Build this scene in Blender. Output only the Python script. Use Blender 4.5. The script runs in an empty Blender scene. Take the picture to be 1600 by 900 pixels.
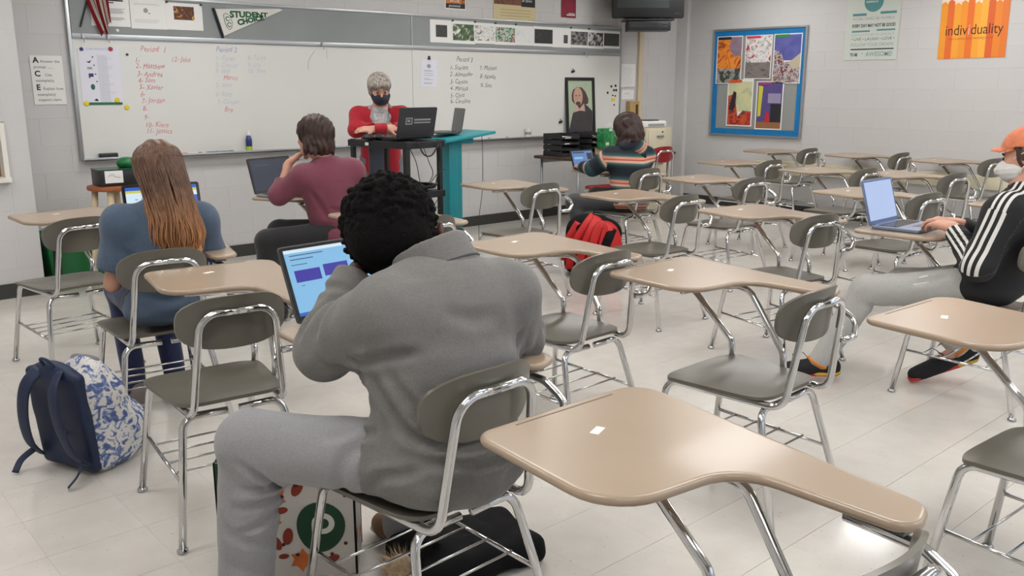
import bpy, bmesh, math, random
import numpy as np
from mathutils import Vector, Matrix, Euler, noise as mnoise

random.seed(7)
rng = np.random.default_rng(11)
SC = bpy.context.scene
COL = SC.collection
PI = math.pi
R = math.radians

# ---------------------------------------------------------------- camera
CAM_H = 1.455
cam_d = bpy.data.cameras.new('camera')
cam = bpy.data.objects.new('camera', cam_d)
COL.objects.link(cam)
cam.location = (0, 0, CAM_H)
cam.rotation_euler = (R(90 - 12.83), 0, R(-41.55))
cam_d.sensor_width = 36.0
cam_d.lens = 1383 / 1600 * 36.0
cam_d.clip_start = 0.02
SC.camera = cam

# ---------------------------------------------------------------- world, exposure
w = bpy.data.worlds.new('world')
SC.world = w
w.use_nodes = True
w.node_tree.nodes['Background'].inputs['Color'].default_value = (0.62, 0.78, 1.0, 1)
w.node_tree.nodes['Background'].inputs['Strength'].default_value = 1.6
SC.view_settings.view_transform = 'Standard'
SC.view_settings.look = 'None'
SC.view_settings.gamma = 1
SC.view_settings.use_curve_mapping = False
SC.view_settings.exposure = 0.05
LAMP_POWER = 11.0          # emission strength of the ceiling troffers
LAMP_COLOR = (1.0, 0.99, 0.975)

# ---------------------------------------------------------------- helpers: colours and materials
def lin(c):
    out = []
    for v in c[:3]:
        v = v / 255.0
        out.append(v / 12.92 if v <= 0.04045 else ((v + 0.055) / 1.055) ** 2.4)
    return (*out, 1.0)

MATS = {}
def mat(name, rgb, rough=0.6, metal=0.0, var=0.0, vscale=8.0, bump=0.0, bscale=60.0, coat=0.0, spec=0.5,
        alpha=1.0, trans=0.0, emit=None, estr=0.0, sheen=0.0, detail=4.0, rvar=0.0):
    """Principled material with procedural colour variation and fine relief."""
    if name in MATS:
        return MATS[name]
    m = bpy.data.materials.new(name)
    MATS[name] = m
    m.use_nodes = True
    nt = m.node_tree
    b = nt.nodes['Principled BSDF']
    c = lin(rgb)
    b.inputs['Base Color'].default_value = c
    b.inputs['Roughness'].default_value = rough
    b.inputs['Metallic'].default_value = metal
    b.inputs['Specular IOR Level'].default_value = spec
    b.inputs['Coat Weight'].default_value = coat
    b.inputs['Coat Roughness'].default_value = 0.08
    b.inputs['Alpha'].default_value = alpha
    b.inputs['Transmission Weight'].default_value = trans
    b.inputs['Sheen Weight'].default_value = sheen
    if emit is not None:
        b.inputs['Emission Color'].default_value = lin(emit)
        b.inputs['Emission Strength'].default_value = estr
    if var > 0 or bump > 0 or rvar > 0:
        tc = nt.nodes.new('ShaderNodeTexCoord')
        n1 = nt.nodes.new('ShaderNodeTexNoise')
        n1.inputs['Scale'].default_value = vscale
        n1.inputs['Detail'].default_value = detail
        nt.links.new(tc.outputs['Object'], n1.inputs['Vector'])
        if var > 0:
            ramp = nt.nodes.new('ShaderNodeValToRGB')
            ramp.color_ramp.elements[0].position = 0.3
            ramp.color_ramp.elements[1].position = 0.7
            ramp.color_ramp.elements[0].color = (*[max(0, v * (1 - var)) for v in c[:3]], 1)
            ramp.color_ramp.elements[1].color = (*[min(1, v * (1 + var)) for v in c[:3]], 1)
            nt.links.new(n1.outputs['Fac'], ramp.inputs['Fac'])
            nt.links.new(ramp.outputs['Color'], b.inputs['Base Color'])
        if rvar > 0:
            mr = nt.nodes.new('ShaderNodeMapRange')
            mr.inputs['To Min'].default_value = max(0.02, rough - rvar)
            mr.inputs['To Max'].default_value = rough + rvar
            nt.links.new(n1.outputs['Fac'], mr.inputs['Value'])
            nt.links.new(mr.outputs['Result'], b.inputs['Roughness'])
        if bump > 0:
            n2 = nt.nodes.new('ShaderNodeTexNoise')
            n2.inputs['Scale'].default_value = bscale
            n2.inputs['Detail'].default_value = 3
            nt.links.new(tc.outputs['Object'], n2.inputs['Vector'])
            bp = nt.nodes.new('ShaderNodeBump')
            bp.inputs['Strength'].default_value = bump
            bp.inputs['Distance'].default_value = 0.01
            nt.links.new(n2.outputs['Fac'], bp.inputs['Height'])
            nt.links.new(bp.outputs['Normal'], b.inputs['Normal'])
    return m

# ---------------------------------------------------------------- helpers: objects
def link(o, parent=None):
    COL.objects.link(o)
    if parent is not None:
        o.parent = parent
    return o

def empty(name, loc=(0, 0, 0), rz=0.0, label=None, cat=None, group=None):
    o = bpy.data.objects.new(name, None)
    o.empty_display_size = 0.1
    COL.objects.link(o)
    o.location = loc
    o.rotation_euler = (0, 0, rz)
    tag(o, label, cat, group)
    return o

def tag(o, label=None, cat=None, group=None, kind=None):
    if label: o['label'] = label
    if cat: o['category'] = cat
    if group: o['group'] = group
    if kind: o['kind'] = kind
    return o

def obj(name, bm, m=None, parent=None, smooth=False, loc=None, rot=None):
    """bmesh or mesh -> one linked mesh object"""
    if isinstance(bm, bpy.types.Mesh):
        me = bm
    else:
        me = bpy.data.meshes.new(name)
        bm.normal_update()
        bm.to_mesh(me)
        bm.free()
    if smooth is True:
        me.polygons.foreach_set('use_smooth', [True] * len(me.polygons))
    elif smooth:
        me.polygons.foreach_set('use_smooth', [True] * len(me.polygons))
        me.set_sharp_from_angle(angle=R(smooth))
    if m is not None and len(me.materials) == 0:
        if isinstance(m, (list, tuple)):
            for x in m: me.materials.append(x)
        else:
            me.materials.append(m)
    o = bpy.data.objects.new(name, me)
    link(o, parent)
    if loc is not None: o.location = loc
    if rot is not None: o.rotation_euler = rot
    return o

def copy_tree(o, parent=None):
    c = o.copy()
    COL.objects.link(c)
    c.parent = parent
    for ch in list(o.children):
        copy_tree(ch, c)
    return c

# ---------------------------------------------------------------- helpers: shapes added to a bmesh
def nb():
    return bmesh.new()

def box(bm, c, s, rot=None, bev=0.0, seg=2):
    """box centred on c with full size s"""
    r = bmesh.ops.create_cube(bm, size=1.0)
    vs = r['verts']
    bmesh.ops.scale(bm, vec=s, verts=vs)
    if bev > 0:
        es = list({e for v in vs for e in v.link_edges})
        rb = bmesh.ops.bevel(bm, geom=es, offset=bev, segments=seg, profile=0.5, affect='EDGES')
        vs = list({v for f in rb['faces'] for v in f.verts} | {v for v in vs if v.is_valid})
    M = Matrix.Translation(c)
    if rot is not None:
        M = M @ Euler(rot).to_matrix().to_4x4()
    bmesh.ops.transform(bm, matrix=M, verts=vs)
    return vs

def bxo(name, c, s, m, parent=None, rot=None, bev=0.0, seg=2):
    bm = nb()
    box(bm, c, s, rot, bev, seg)
    return obj(name, bm, m, parent, smooth=35 if bev else False)

def fillet(pts, r, n=6, closed=False):
    """round the corners of a polyline with arcs of radius r (number or list)"""
    pts = [Vector(p) for p in pts]
    out = []
    N = len(pts)
    for i, p in enumerate(pts):
        rr = r[i] if isinstance(r, (list, tuple)) else r
        if (not closed and i in (0, N - 1)) or rr <= 0:
            out.append(p.copy()); continue
        a = pts[i - 1]; b = pts[(i + 1) % N]
        u = (a - p); v = (b - p)
        lu, lv = u.length, v.length
        u.normalize(); v.normalize()
        ang = u.angle(v)
        if ang > PI - 0.02:
            out.append(p.copy()); continue
        d = min(rr / math.tan(ang / 2), lu * 0.49, lv * 0.49)
        rr2 = d * math.tan(ang / 2)
        bis = (u + v).normalized()
        cen = p + bis * (rr2 / math.sin(ang / 2))
        s0 = p + u * d - cen; s1 = p + v * d - cen
        tot = s0.angle(s1)
        for k in range(n + 1):
            t = k / n
            if tot < 1e-5:
                out.append(p + u * d); break
            q = (s0 * math.sin((1 - t) * tot) + s1 * math.sin(t * tot)) / math.sin(tot)
            out.append(cen + q)
    return out

def smooth_path(pts, n=6):
    """Catmull-Rom through the points"""
    P = [Vector(p) for p in pts]
    P = [P[0] * 2 - P[1]] + P + [P[-1] * 2 - P[-2]]
    out = []
    for i in range(1, len(P) - 2):
        for k in range(n):
            t = k / n
            a, b, c, d = P[i - 1], P[i], P[i + 1], P[i + 2]
            out.append(0.5 * ((2 * b) + (c - a) * t + (2 * a - 5 * b + 4 * c - d) * t * t + (3 * b - a - 3 * c + d) * t ** 3))
    out.append(P[-2].copy())
    return out

def tube(bm, pts, r, n=10, cap=True, ry=None, up=None):
    """sweep a circle (or an ellipse r x ry) along pts; r may be a list"""
    pts = [Vector(p) for p in pts]
    L = len(pts)
    t0 = (pts[1] - pts[0]).normalized()
    u = Vector(up) if up is not None else (Vector((0, 0, 1)) if abs(t0.z) < 0.9 else Vector((1, 0, 0)))
    nrm = (u - t0 * u.dot(t0)).normalized()
    rings = []
    for i in range(L):
        if i == 0: t = t0
        elif i == L - 1: t = (pts[-1] - pts[-2]).normalized()
        else:
            t = (pts[i + 1] - pts[i]).normalized() + (pts[i] - pts[i - 1]).normalized()
            t = t.normalized() if t.length > 1e-6 else (pts[i + 1] - pts[i]).normalized()
        nrm = (nrm - t * nrm.dot(t))
        nrm = nrm.normalized() if nrm.length > 1e-6 else t.orthogonal().normalized()
        bi = t.cross(nrm)
        rr = r[i] if isinstance(r, (list, tuple)) else r
        r2 = rr if ry is None else (ry[i] if isinstance(ry, (list, tuple)) else ry)
        rings.append([bm.verts.new(pts[i] + nrm * (rr * math.cos(2 * PI * k / n)) + bi * (r2 * math.sin(2 * PI * k / n))) for k in range(n)])
    for i in range(L - 1):
        a, b = rings[i], rings[i + 1]
        for k in range(n):
            bm.faces.new((a[k], a[(k + 1) % n], b[(k + 1) % n], b[k]))
    if cap:
        bm.faces.new(list(reversed(rings[0])))
        bm.faces.new(rings[-1])

def prism(bm, outline, z0, z1, bev=0.0, seg=3, M=None):
    """extrude a 2D outline (counter-clockwise) from z0 to z1, round both rims by bev"""
    o2 = [Vector((p[0], p[1])) for p in outline]
    N = len(o2)
    nrm = []
    for i in range(N):
        t = (o2[(i + 1) % N] - o2[i - 1])
        t = t.normalized() if t.length > 1e-9 else Vector((1, 0))
        nrm.append(Vector((t.y, -t.x)))
    levels = []
    if bev > 0:
        for k in range(seg + 1):
            a = (PI / 2) * k / seg
            levels.append((bev * (1 - math.sin(a)), z0 + bev * (1 - math.cos(a))))
        for k in range(seg + 1):
            a = (PI / 2) * k / seg
            levels.append((bev * (1 - math.cos(a)), z1 - bev * (1 - math.sin(a))))
        levels = [(bev * 1.4 + .001, z0)] + levels + [(bev * 1.4 + .001, z1)]      # flat margin keeps the faces' shading flat
    else:
        levels = [(0, z0), (0, z1)]
    rings = []
    for ins, z in levels:
        rings.append([bm.verts.new((o2[i].x - nrm[i].x * ins, o2[i].y - nrm[i].y * ins, z)) for i in range(N)])
    for a, b in zip(rings, rings[1:]):
        for k in range(N):
            bm.faces.new((a[k], a[(k + 1) % N], b[(k + 1) % N], b[k]))
    f0 = bm.faces.new(list(reversed(rings[0])))
    f1 = bm.faces.new(rings[-1])
    if M is not None:
        bmesh.ops.transform(bm, matrix=M, verts=[v for r_ in rings for v in r_])
    return rings

def lathe(bm, prof, n=20, M=None):
    """revolve (r, z) profile about z"""
    rings = []
    for r, z in prof:
        r = max(r, 1e-4)
        rings.append([bm.verts.new((r * math.cos(2 * PI * k / n), r * math.sin(2 * PI * k / n), z)) for k in range(n)])
    for a, b in zip(rings, rings[1:]):
        for k in range(n):
            bm.faces.new((a[k], a[(k + 1) % n], b[(k + 1) % n], b[k]))
    bm.faces.new(list(reversed(rings[0])))
    bm.faces.new(rings[-1])
    if M is not None:
        bmesh.ops.transform(bm, matrix=M, verts=[v for r_ in rings for v in r_])

def rrect(cx, cy, w, h, r, n=5):
    return [(p.x, p.y) for p in fillet([(cx - w / 2, cy - h / 2, 0), (cx + w / 2, cy - h / 2, 0), (cx + w / 2, cy + h / 2, 0), (cx - w / 2, cy + h / 2, 0)], r, n, True)]

def ellipse(cx, cy, a, b, n=20, ph=0.0):
    return [(cx + a * math.cos(ph + 2 * PI * k / n), cy + b * math.sin(ph + 2 * PI * k / n)) for k in range(n)]

def frame_m(origin, xaxis, yaxis):
    """matrix that maps local x, y, z=normal onto a surface"""
    x = Vector(xaxis).normalized(); y = Vector(yaxis).normalized(); z = x.cross(y)
    return Matrix(((x.x, y.x, z.x, origin[0]), (x.y, y.y, z.y, origin[1]), (x.z, y.z, z.z, origin[2]), (0, 0, 0, 1)))

_fontcache = {}
def text_bm(txt, size, bm=None, M=None, align='LEFT', shear=0.0, bold=0.0, space=1.0, sx=1.0):
    """lettering as flat mesh in local xy"""
    cu = bpy.data.curves.new('txt', 'FONT')
    cu.body = txt; cu.size = size; cu.align_x = align; cu.shear = shear; cu.offset = bold; cu.space_character = space
    cu.resolution_u = 3
    o = bpy.data.objects.new('txt', cu)
    COL.objects.link(o)
    dg = bpy.context.evaluated_depsgraph_get()
    me = bpy.data.meshes.new_from_object(o.evaluated_get(dg))
    bpy.data.objects.remove(o); bpy.data.curves.remove(cu)
    if bm is None: bm = nb()
    n0 = len(bm.verts)
    bm.from_mesh(me)
    bpy.data.meshes.remove(me)
    bm.verts.ensure_lookup_table()
    vs = bm.verts[n0:]
    X = Matrix.Diagonal((sx, 1, 1, 1))
    bmesh.ops.transform(bm, matrix=(M @ X) if M is not None else X, verts=vs)
    return bm

def flat(bm, pts, z=0.0, M=None):
    """flat polygon in local xy at height z"""
    vs = [bm.verts.new((p[0], p[1], z)) for p in pts]
    f = bm.faces.new(vs)
    f.normal_update()
    if f.normal.z < 0: f.normal_flip()
    if M is not None:
        bmesh.ops.transform(bm, matrix=M, verts=vs)
# ================================================================ soft-body modelling: smooth-blended distance fields turned into one continuous mesh
def _v(a): return np.asarray(a, dtype=np.float32)
def rot_to(z, x=None):
    """rows = local axes; local z along z, local x as near x as possible"""
    z = _v(z); z = z / np.linalg.norm(z)
    x = _v(x if x is not None else ((1, 0, 0) if abs(z[0]) < .9 else (0, 1, 0)))
    x = x - z * float(x @ z); x = x / np.linalg.norm(x)
    return np.stack([x, np.cross(z, x), z]).astype(np.float32)

class Field:
    def __init__(self, lo, hi, res):
        self.lo = _v(lo); self.res = float(res)
        self.n = [int(math.ceil((hi[i] - lo[i]) / res)) + 1 for i in range(3)]
        self.ax = [self.lo[i] + np.arange(self.n[i], dtype=np.float32) * self.res for i in range(3)]
        self.f = np.full(self.n, 0.5, dtype=np.float32)
    def blk(self, lo, hi):
        s = []
        for i in range(3):
            a = max(0, int((lo[i] - self.lo[i]) / self.res)); b = min(self.n[i], int((hi[i] - self.lo[i]) / self.res) + 2)
            s.append(slice(a, max(a + 1, b)))
        return tuple(s)
    def grid(self, s):
        return self.ax[0][s[0]][:, None, None], self.ax[1][s[1]][None, :, None], self.ax[2][s[2]][None, None, :]
    def comb(self, s, d, k, op='u'):
        a = self.f[s]
        if op == 'u':
            if k > 0:
                h = np.clip(.5 + .5 * (a - d) / k, 0, 1); r = a + (d - a) * h - k * h * (1 - h)
            else: r = np.minimum(a, d)
        elif op == 's':
            d = -d
            if k > 0:
                h = np.clip(.5 - .5 * (a - d) / k, 0, 1); r = a + (d - a) * h + k * h * (1 - h)
            else: r = np.maximum(a, d)
        else:
            if k > 0:
                h = np.clip(.5 - .5 * (a - d) / k, 0, 1); r = a + (d - a) * h + k * h * (1 - h)
            else: r = np.maximum(a, d)
        self.f[s] = r
    def cone(self, a, b, ra, rb=None, k=.02, op='u', flat=None, q=1.0):
        """tapered capsule a->b; flat=(dir, ratio) squashes it along dir"""
        a = _v(a); b = _v(b); rb = ra if rb is None else rb
        m = max(ra, rb) + k + .03
        s = self.blk(np.minimum(a, b) - m, np.maximum(a, b) + m)
        X, Y, Z = self.grid(s)
        ab = b - a; L2 = max(float(ab @ ab), 1e-9)
        px, py, pz = X - a[0], Y - a[1], Z - a[2]
        t = np.clip((px * ab[0] + py * ab[1] + pz * ab[2]) / L2, 0, 1)
        dx, dy, dz = px - t * ab[0], py - t * ab[1], pz - t * ab[2]
        if flat is not None:
            fd = _v(flat[0]); fd = fd / np.linalg.norm(fd)
            c = dx * fd[0] + dy * fd[1] + dz * fd[2]; e = c * (1 / flat[1] - 1)
            dx, dy, dz = dx + fd[0] * e, dy + fd[1] * e, dz + fd[2] * e
        d = np.sqrt(dx * dx + dy * dy + dz * dz) - (ra + (rb - ra) * t)
        self.comb(s, d, k, op)
    def chain(self, pts, rs, k=.02, flat=None):
        for i in range(len(pts) - 1):
            self.cone(pts[i], pts[i + 1], rs[i], rs[i + 1], k, flat=flat)
    def ell(self, c, r, Rm=None, k=.02, op='u'):
        c = _v(c); r = _v(r); m = float(r.max()) + k + .03
        s = self.blk(c - m, c + m); X, Y, Z = self.grid(s)
        px, py, pz = X - c[0], Y - c[1], Z - c[2]
        if Rm is not None:
            px, py, pz = (Rm[0, 0] * px + Rm[0, 1] * py + Rm[0, 2] * pz, Rm[1, 0] * px + Rm[1, 1] * py + Rm[1, 2] * pz, Rm[2, 0] * px + Rm[2, 1] * py + Rm[2, 2] * pz)
        k0 = np.sqrt((px / r[0]) ** 2 + (py / r[1]) ** 2 + (pz / r[2]) ** 2)
        k1 = np.sqrt((px / r[0] ** 2) ** 2 + (py / r[1] ** 2) ** 2 + (pz / r[2] ** 2) ** 2) + 1e-6
        self.comb(s, k0 * (k0 - 1) / k1, k, op)
    def rbox(self, c, h, r, Rm=None, k=.01, op='u'):
        c = _v(c); h = _v(h); m = float(np.linalg.norm(h)) + k + .03
        s = self.blk(c - m, c + m); X, Y, Z = self.grid(s)
        px, py, pz = X - c[0], Y - c[1], Z - c[2]
        if Rm is not None:
            px, py, pz = (Rm[0, 0] * px + Rm[0, 1] * py + Rm[0, 2] * pz, Rm[1, 0] * px + Rm[1, 1] * py + Rm[1, 2] * pz, Rm[2, 0] * px + Rm[2, 1] * py + Rm[2, 2] * pz)
        qx, qy, qz = np.abs(px) - (h[0] - r), np.abs(py) - (h[1] - r), np.abs(pz) - (h[2] - r)
        o = np.sqrt(np.maximum(qx, 0) ** 2 + np.maximum(qy, 0) ** 2 + np.maximum(qz, 0) ** 2)
        self.comb(s, o + np.minimum(np.maximum(np.maximum(qx, qy), qz), 0) - r, k, op)
    def plane(self, p, n, k=.004):
        """keep only the side the normal n points away from"""
        n = _v(n); n = n / np.linalg.norm(n); p = _v(p)
        s = (slice(None),) * 3; X, Y, Z = self.grid(s)
        self.comb(s, (X - p[0]) * n[0] + (Y - p[1]) * n[1] + (Z - p[2]) * n[2], k, 'i')
    def cut(self, p, n, R_, k=.004):
        """cut away what lies beyond the plane within radius R_ of p"""
        n = _v(n); n = n / np.linalg.norm(n); p = _v(p)
        s = self.blk(p - R_, p + R_); X, Y, Z = self.grid(s)
        d = (X - p[0]) * n[0] + (Y - p[1]) * n[1] + (Z - p[2]) * n[2]
        dist = np.sqrt((X - p[0]) ** 2 + (Y - p[1]) ** 2 + (Z - p[2]) ** 2)
        d = np.where(dist < R_, d, -1.0).astype(np.float32)
        self.comb(s, d, k, 'i')
    def fold(self, fn, band=.06):
        """add fn(x,y,z) to the field near the surface"""
        ix = np.nonzero(np.abs(self.f) < band)
        self.f[ix] += fn(self.ax[0][ix[0]], self.ax[1][ix[1]], self.ax[2][ix[2]]).astype(np.float32)
    def mesh(self, name, smooth_it=1):
        f = self.f; ins = f < 0
        c = np.zeros([n - 1 for n in self.n], dtype=np.int8)
        for i in (0, 1):
            for j in (0, 1):
                for k in (0, 1):
                    c += ins[i:i + c.shape[0], j:j + c.shape[1], k:k + c.shape[2]]
        act = (c > 0) & (c < 8)
        idx = np.argwhere(act); N = len(idx)
        vid = np.full(c.shape, -1, dtype=np.int32); vid[act] = np.arange(N)
        acc = np.zeros((N, 3), np.float32); cnt = np.zeros(N, np.float32)
        corners = [(i, j, k) for i in (0, 1) for j in (0, 1) for k in (0, 1)]
        for a in corners:
            for ax in range(3):
                if a[ax]: continue
                b = list(a); b[ax] = 1
                va = f[idx[:, 0] + a[0], idx[:, 1] + a[1], idx[:, 2] + a[2]]; vb = f[idx[:, 0] + b[0], idx[:, 1] + b[1], idx[:, 2] + b[2]]
                m = (va < 0) != (vb < 0)
                t = np.where(m, va / (va - vb + 1e-12), 0)
                p = np.array(a, np.float32)[None, :].repeat(N, 0); p[:, ax] = t
                acc[m] += p[m]; cnt[m] += 1
        co = (idx + acc / np.maximum(cnt, 1)[:, None]) * self.res + self.lo[None, :]
        quads = []
        for ax in range(3):
            o1, o2 = (ax + 1) % 3, (ax + 2) % 3
            sl0 = [slice(1, -1)] * 3; sl1 = [slice(1, -1)] * 3
            sl0[ax] = slice(0, -1); sl1[ax] = slice(1, None)
            s0 = ins[tuple(sl0)]; s1 = ins[tuple(sl1)]
            for flip, m in ((False, s0 & ~s1), (True, ~s0 & s1)):
                e = np.argwhere(m)
                if not len(e): continue
                off = np.ones(3, int); off[ax] = 0
                e = e + off[None, :]
                def g(d1, d2):
                    q = e.copy(); q[:, o1] += d1; q[:, o2] += d2
                    return vid[q[:, 0], q[:, 1], q[:, 2]]
                ring = [g(-1, -1), g(0, -1), g(0, 0), g(-1, 0)]
                if flip: ring = ring[::-1]
                quads.append(np.stack(ring, 1))
        q = np.concatenate(quads); q = q[(q >= 0).all(1)]
        for _ in range(smooth_it):
            sm = np.zeros_like(co); ct = np.zeros(len(co), np.float32)
            for a in range(4):
                b = (a + 1) % 4
                np.add.at(sm, q[:, a], co[q[:, b]]); np.add.at(ct, q[:, a], 1)
            co = co * .5 + .5 * sm / np.maximum(ct, 1)[:, None]
        me = bpy.data.meshes.new(name)
        me.vertices.add(len(co)); me.vertices.foreach_set('co', co.astype(np.float32).ravel())
        me.loops.add(q.size); me.loops.foreach_set('vertex_index', q.astype(np.int32).ravel())
        me.polygons.add(len(q)); me.polygons.foreach_set('loop_start', np.arange(0, q.size, 4, dtype=np.int32)); me.polygons.foreach_set('loop_total', np.full(len(q), 4, dtype=np.int32))
        me.update(calc_edges=True); me.validate()
        me.polygons.foreach_set('use_smooth', np.ones(len(q), dtype=bool))
        self.co = co
        return me

def soft(name, F, m, parent=None, smooth_it=1, loc=None):
    me = F.mesh(name, smooth_it)
    if m is not None: me.materials.append(m)
    o = bpy.data.objects.new(name, me); link(o, parent)
    if loc is not None: o.location = loc
    return o

def wob(x, y, z, s, seed=0.0):
    """cheap smooth pseudo-noise in -1..1"""
    return (np.sin(x * s * 1.0 + 1.3 * np.sin(y * s * .9 + seed) + seed) + np.sin(y * s * 1.13 + 1.7 * np.sin(z * s * .8 + seed * 2) + 2.1 + seed) + np.sin(z * s * .93 + 1.1 * np.sin(x * s * 1.05 + seed * 3) + 4.2)) / 3
# ================================================================ the room
WX0, WX1, WY0, WY1, WH = -1.6, 9.30, -2.3, 7.30, 2.75
JX, JY = 1.61, 6.88                      # nearer wall section on the left ends at JX
M_wall = mat('painted_block', (197, 195, 194), rough=0.5, var=0.02, vscale=1.5, bump=0.12, bscale=90)
M_mortar = mat('painted_joint', (195, 193, 192), rough=0.7)
M_base = mat('rubber_baseboard', (52, 52, 48), rough=0.5, var=0.06)
M_ceil = mat('ceiling_tile', (228, 226, 220), rough=0.9, var=0.03, bump=0.2, bscale=150)
M_grout = mat('floor_seam', (120, 112, 100), rough=0.8)

def floor_material():
    m = bpy.data.materials.new('vinyl_floor_tile')
    m.use_nodes = True
    nt = m.node_tree
    b = nt.nodes['Principled BSDF']
    tc = nt.nodes.new('ShaderNodeTexCoord'); oi = nt.nodes.new('ShaderNodeObjectInfo')
    add = nt.nodes.new('ShaderNodeVectorMath'); add.operation = 'ADD'
    sc = nt.nodes.new('ShaderNodeVectorMath'); sc.operation = 'SCALE'; sc.inputs['Scale'].default_value = 37.0
    comb = nt.nodes.new('ShaderNodeCombineXYZ')
    nt.links.new(oi.outputs['Random'], comb.inputs[0]); nt.links.new(oi.outputs['Random'], comb.inputs[1])
    nt.links.new(comb.outputs[0], sc.inputs[0])
    nt.links.new(tc.outputs['Object'], add.inputs[0]); nt.links.new(sc.outputs[0], add.inputs[1])
    n1 = nt.nodes.new('ShaderNodeTexNoise'); n1.inputs['Scale'].default_value = 9; n1.inputs['Detail'].default_value = 6
    nt.links.new(add.outputs[0], n1.inputs['Vector'])
    r1 = nt.nodes.new('ShaderNodeValToRGB')
    r1.color_ramp.elements[0].position = .25; r1.color_ramp.elements[1].position = .75
    r1.color_ramp.elements[0].color = lin((202, 197, 189)); r1.color_ramp.elements[1].color = lin((211, 206, 199))
    nt.links.new(n1.outputs['Fac'], r1.inputs['Fac'])
    # chips of darker and lighter colour
    n2 = nt.nodes.new('ShaderNodeTexNoise'); n2.inputs['Scale'].default_value = 70; n2.inputs['Detail'].default_value = 2
    nt.links.new(add.outputs[0], n2.inputs['Vector'])
    r2 = nt.nodes.new('ShaderNodeValToRGB')
    r2.color_ramp.elements[0].position = .68; r2.color_ramp.elements[1].position = .74
    nt.links.new(n2.outputs['Fac'], r2.inputs['Fac'])
    mx = nt.nodes.new('ShaderNodeMix'); mx.data_type = 'RGBA'
    mx.inputs['B'].default_value = lin((180, 172, 160))
    nt.links.new(r2.outputs['Color'], mx.inputs['Factor']); nt.links.new(r1.outputs['Color'], mx.inputs['A'])
    nt.links.new(mx.outputs['Result'], b.inputs['Base Color'])
    n3 = nt.nodes.new('ShaderNodeTexNoise'); n3.inputs['Scale'].default_value = 2.5; n3.inputs['Detail'].default_value = 5
    nt.links.new(add.outputs[0], n3.inputs['Vector'])
    mr = nt.nodes.new('ShaderNodeMapRange'); mr.inputs['To Min'].default_value = 0.05; mr.inputs['To Max'].default_value = 0.20
    nt.links.new(n3.outputs['Fac'], mr.inputs['Value']); nt.links.new(mr.outputs['Result'], b.inputs['Roughness'])
    b.inputs['Specular IOR Level'].default_value = 0.5
    bp = nt.nodes.new('ShaderNodeBump'); bp.inputs['Strength'].default_value = 0.04; bp.inputs['Distance'].default_value = 0.01
    nt.links.new(n1.outputs['Fac'], bp.inputs['Height']); nt.links.new(bp.outputs['Normal'], b.inputs['Normal'])
    return m
M_floor = floor_material()

# floor: slab with vinyl tiles laid on it (top of the tiles at z = 0)
floor = bxo('floor', ((WX0 + WX1) / 2, (WY0 + WY1) / 2, -0.053), (WX1 - WX0, WY1 - WY0, 0.1), M_grout)
tag(floor, kind='structure')
TS = 0.3048
bm = nb(); box(bm, (0, 0, -0.0016), (TS - 0.0002, TS - 0.0014, 0.0032), bev=0.0004, seg=1)
tile_me = bpy.data.meshes.new('floor_tile'); bm.normal_update(); bm.to_mesh(tile_me); bm.free(); tile_me.materials.append(M_floor)
TY = 1.36 - TS / 2
ix0, ix1 = math.floor((WX0) / TS), math.ceil(WX1 / TS)
tiles = []
for i in range(ix0, ix1 + 1):
    for j in range(-11, 20):
        x = 0.13 + i * TS; y = TY + j * TS
        if x + TS / 2 > WX1 - .003 or x - TS / 2 < WX0 or y + TS / 2 > WY1 - .003 or y - TS / 2 < WY0: continue
        tiles.append((x, y))
FW = (math.sin(R(41.55)), math.cos(R(41.55)))
def tkey(t):
    d = t[0] * FW[0] + t[1] * FW[1]; s = abs(t[0] * FW[1] - t[1] * FW[0])
    inside = d > 1.5 and s < d * 0.62 + 0.2
    return (0 if inside else 1, d)
tiles.sort(key=tkey)
for (x, y) in tiles[:300]:
    o = bpy.data.objects.new('tile', tile_me); link(o, floor)
    o.matrix_parent_inverse = Matrix()
    o.location = (x, y, 0)
rest = nb()
for (x, y) in tiles[300:]:
    box(rest, (x, y, -0.0016), (TS - 0.0002, TS - 0.0014, 0.0032))
tag(obj('tile_field', rest, M_floor, floor), kind='stuff')
# floor margins beyond the last full tile
mg = nb()
xs = [t[0] for t in tiles]; ys = [t[1] for t in tiles]
xa, xb, ya, yb = min(xs) - TS / 2, max(xs) + TS / 2, min(ys) - TS / 2, max(ys) + TS / 2
for (a0, a1, b0, b1) in ((xb, WX1, ya, WY1), (WX0, xa, WY0, WY1), (xa, xb, yb, WY1), (xa, WX1, WY0, ya)):
    if a1 - a0 > .002 and b1 - b0 > .002:
        box(mg, ((a0 + a1) / 2, (b0 + b1) / 2, -0.0018), (a1 - a0 - .001, b1 - b0 - .001, 0.0032))
obj('cut_tile', mg, M_floor, floor)

# ceiling
ceiling = bxo('ceiling', ((WX0 + WX1) / 2, (WY0 + WY1) / 2, WH + 0.05), (WX1 - WX0 + .4, WY1 - WY0 + .4, 0.1), M_ceil)
tag(ceiling, kind='structure')

# painted concrete-block walls: a core with proud blocks
BW, BH, BD = 0.4064, 0.2032, 0.0016
bm = nb(); box(bm, (0, 0, 0), (BW - 0.0022, 2 * BD, BH - 0.004), bev=0.0013, seg=1)
block_me = bpy.data.meshes.new('block'); bm.normal_update(); bm.to_mesh(block_me); bm.free(); block_me.materials.append(M_wall)

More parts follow.
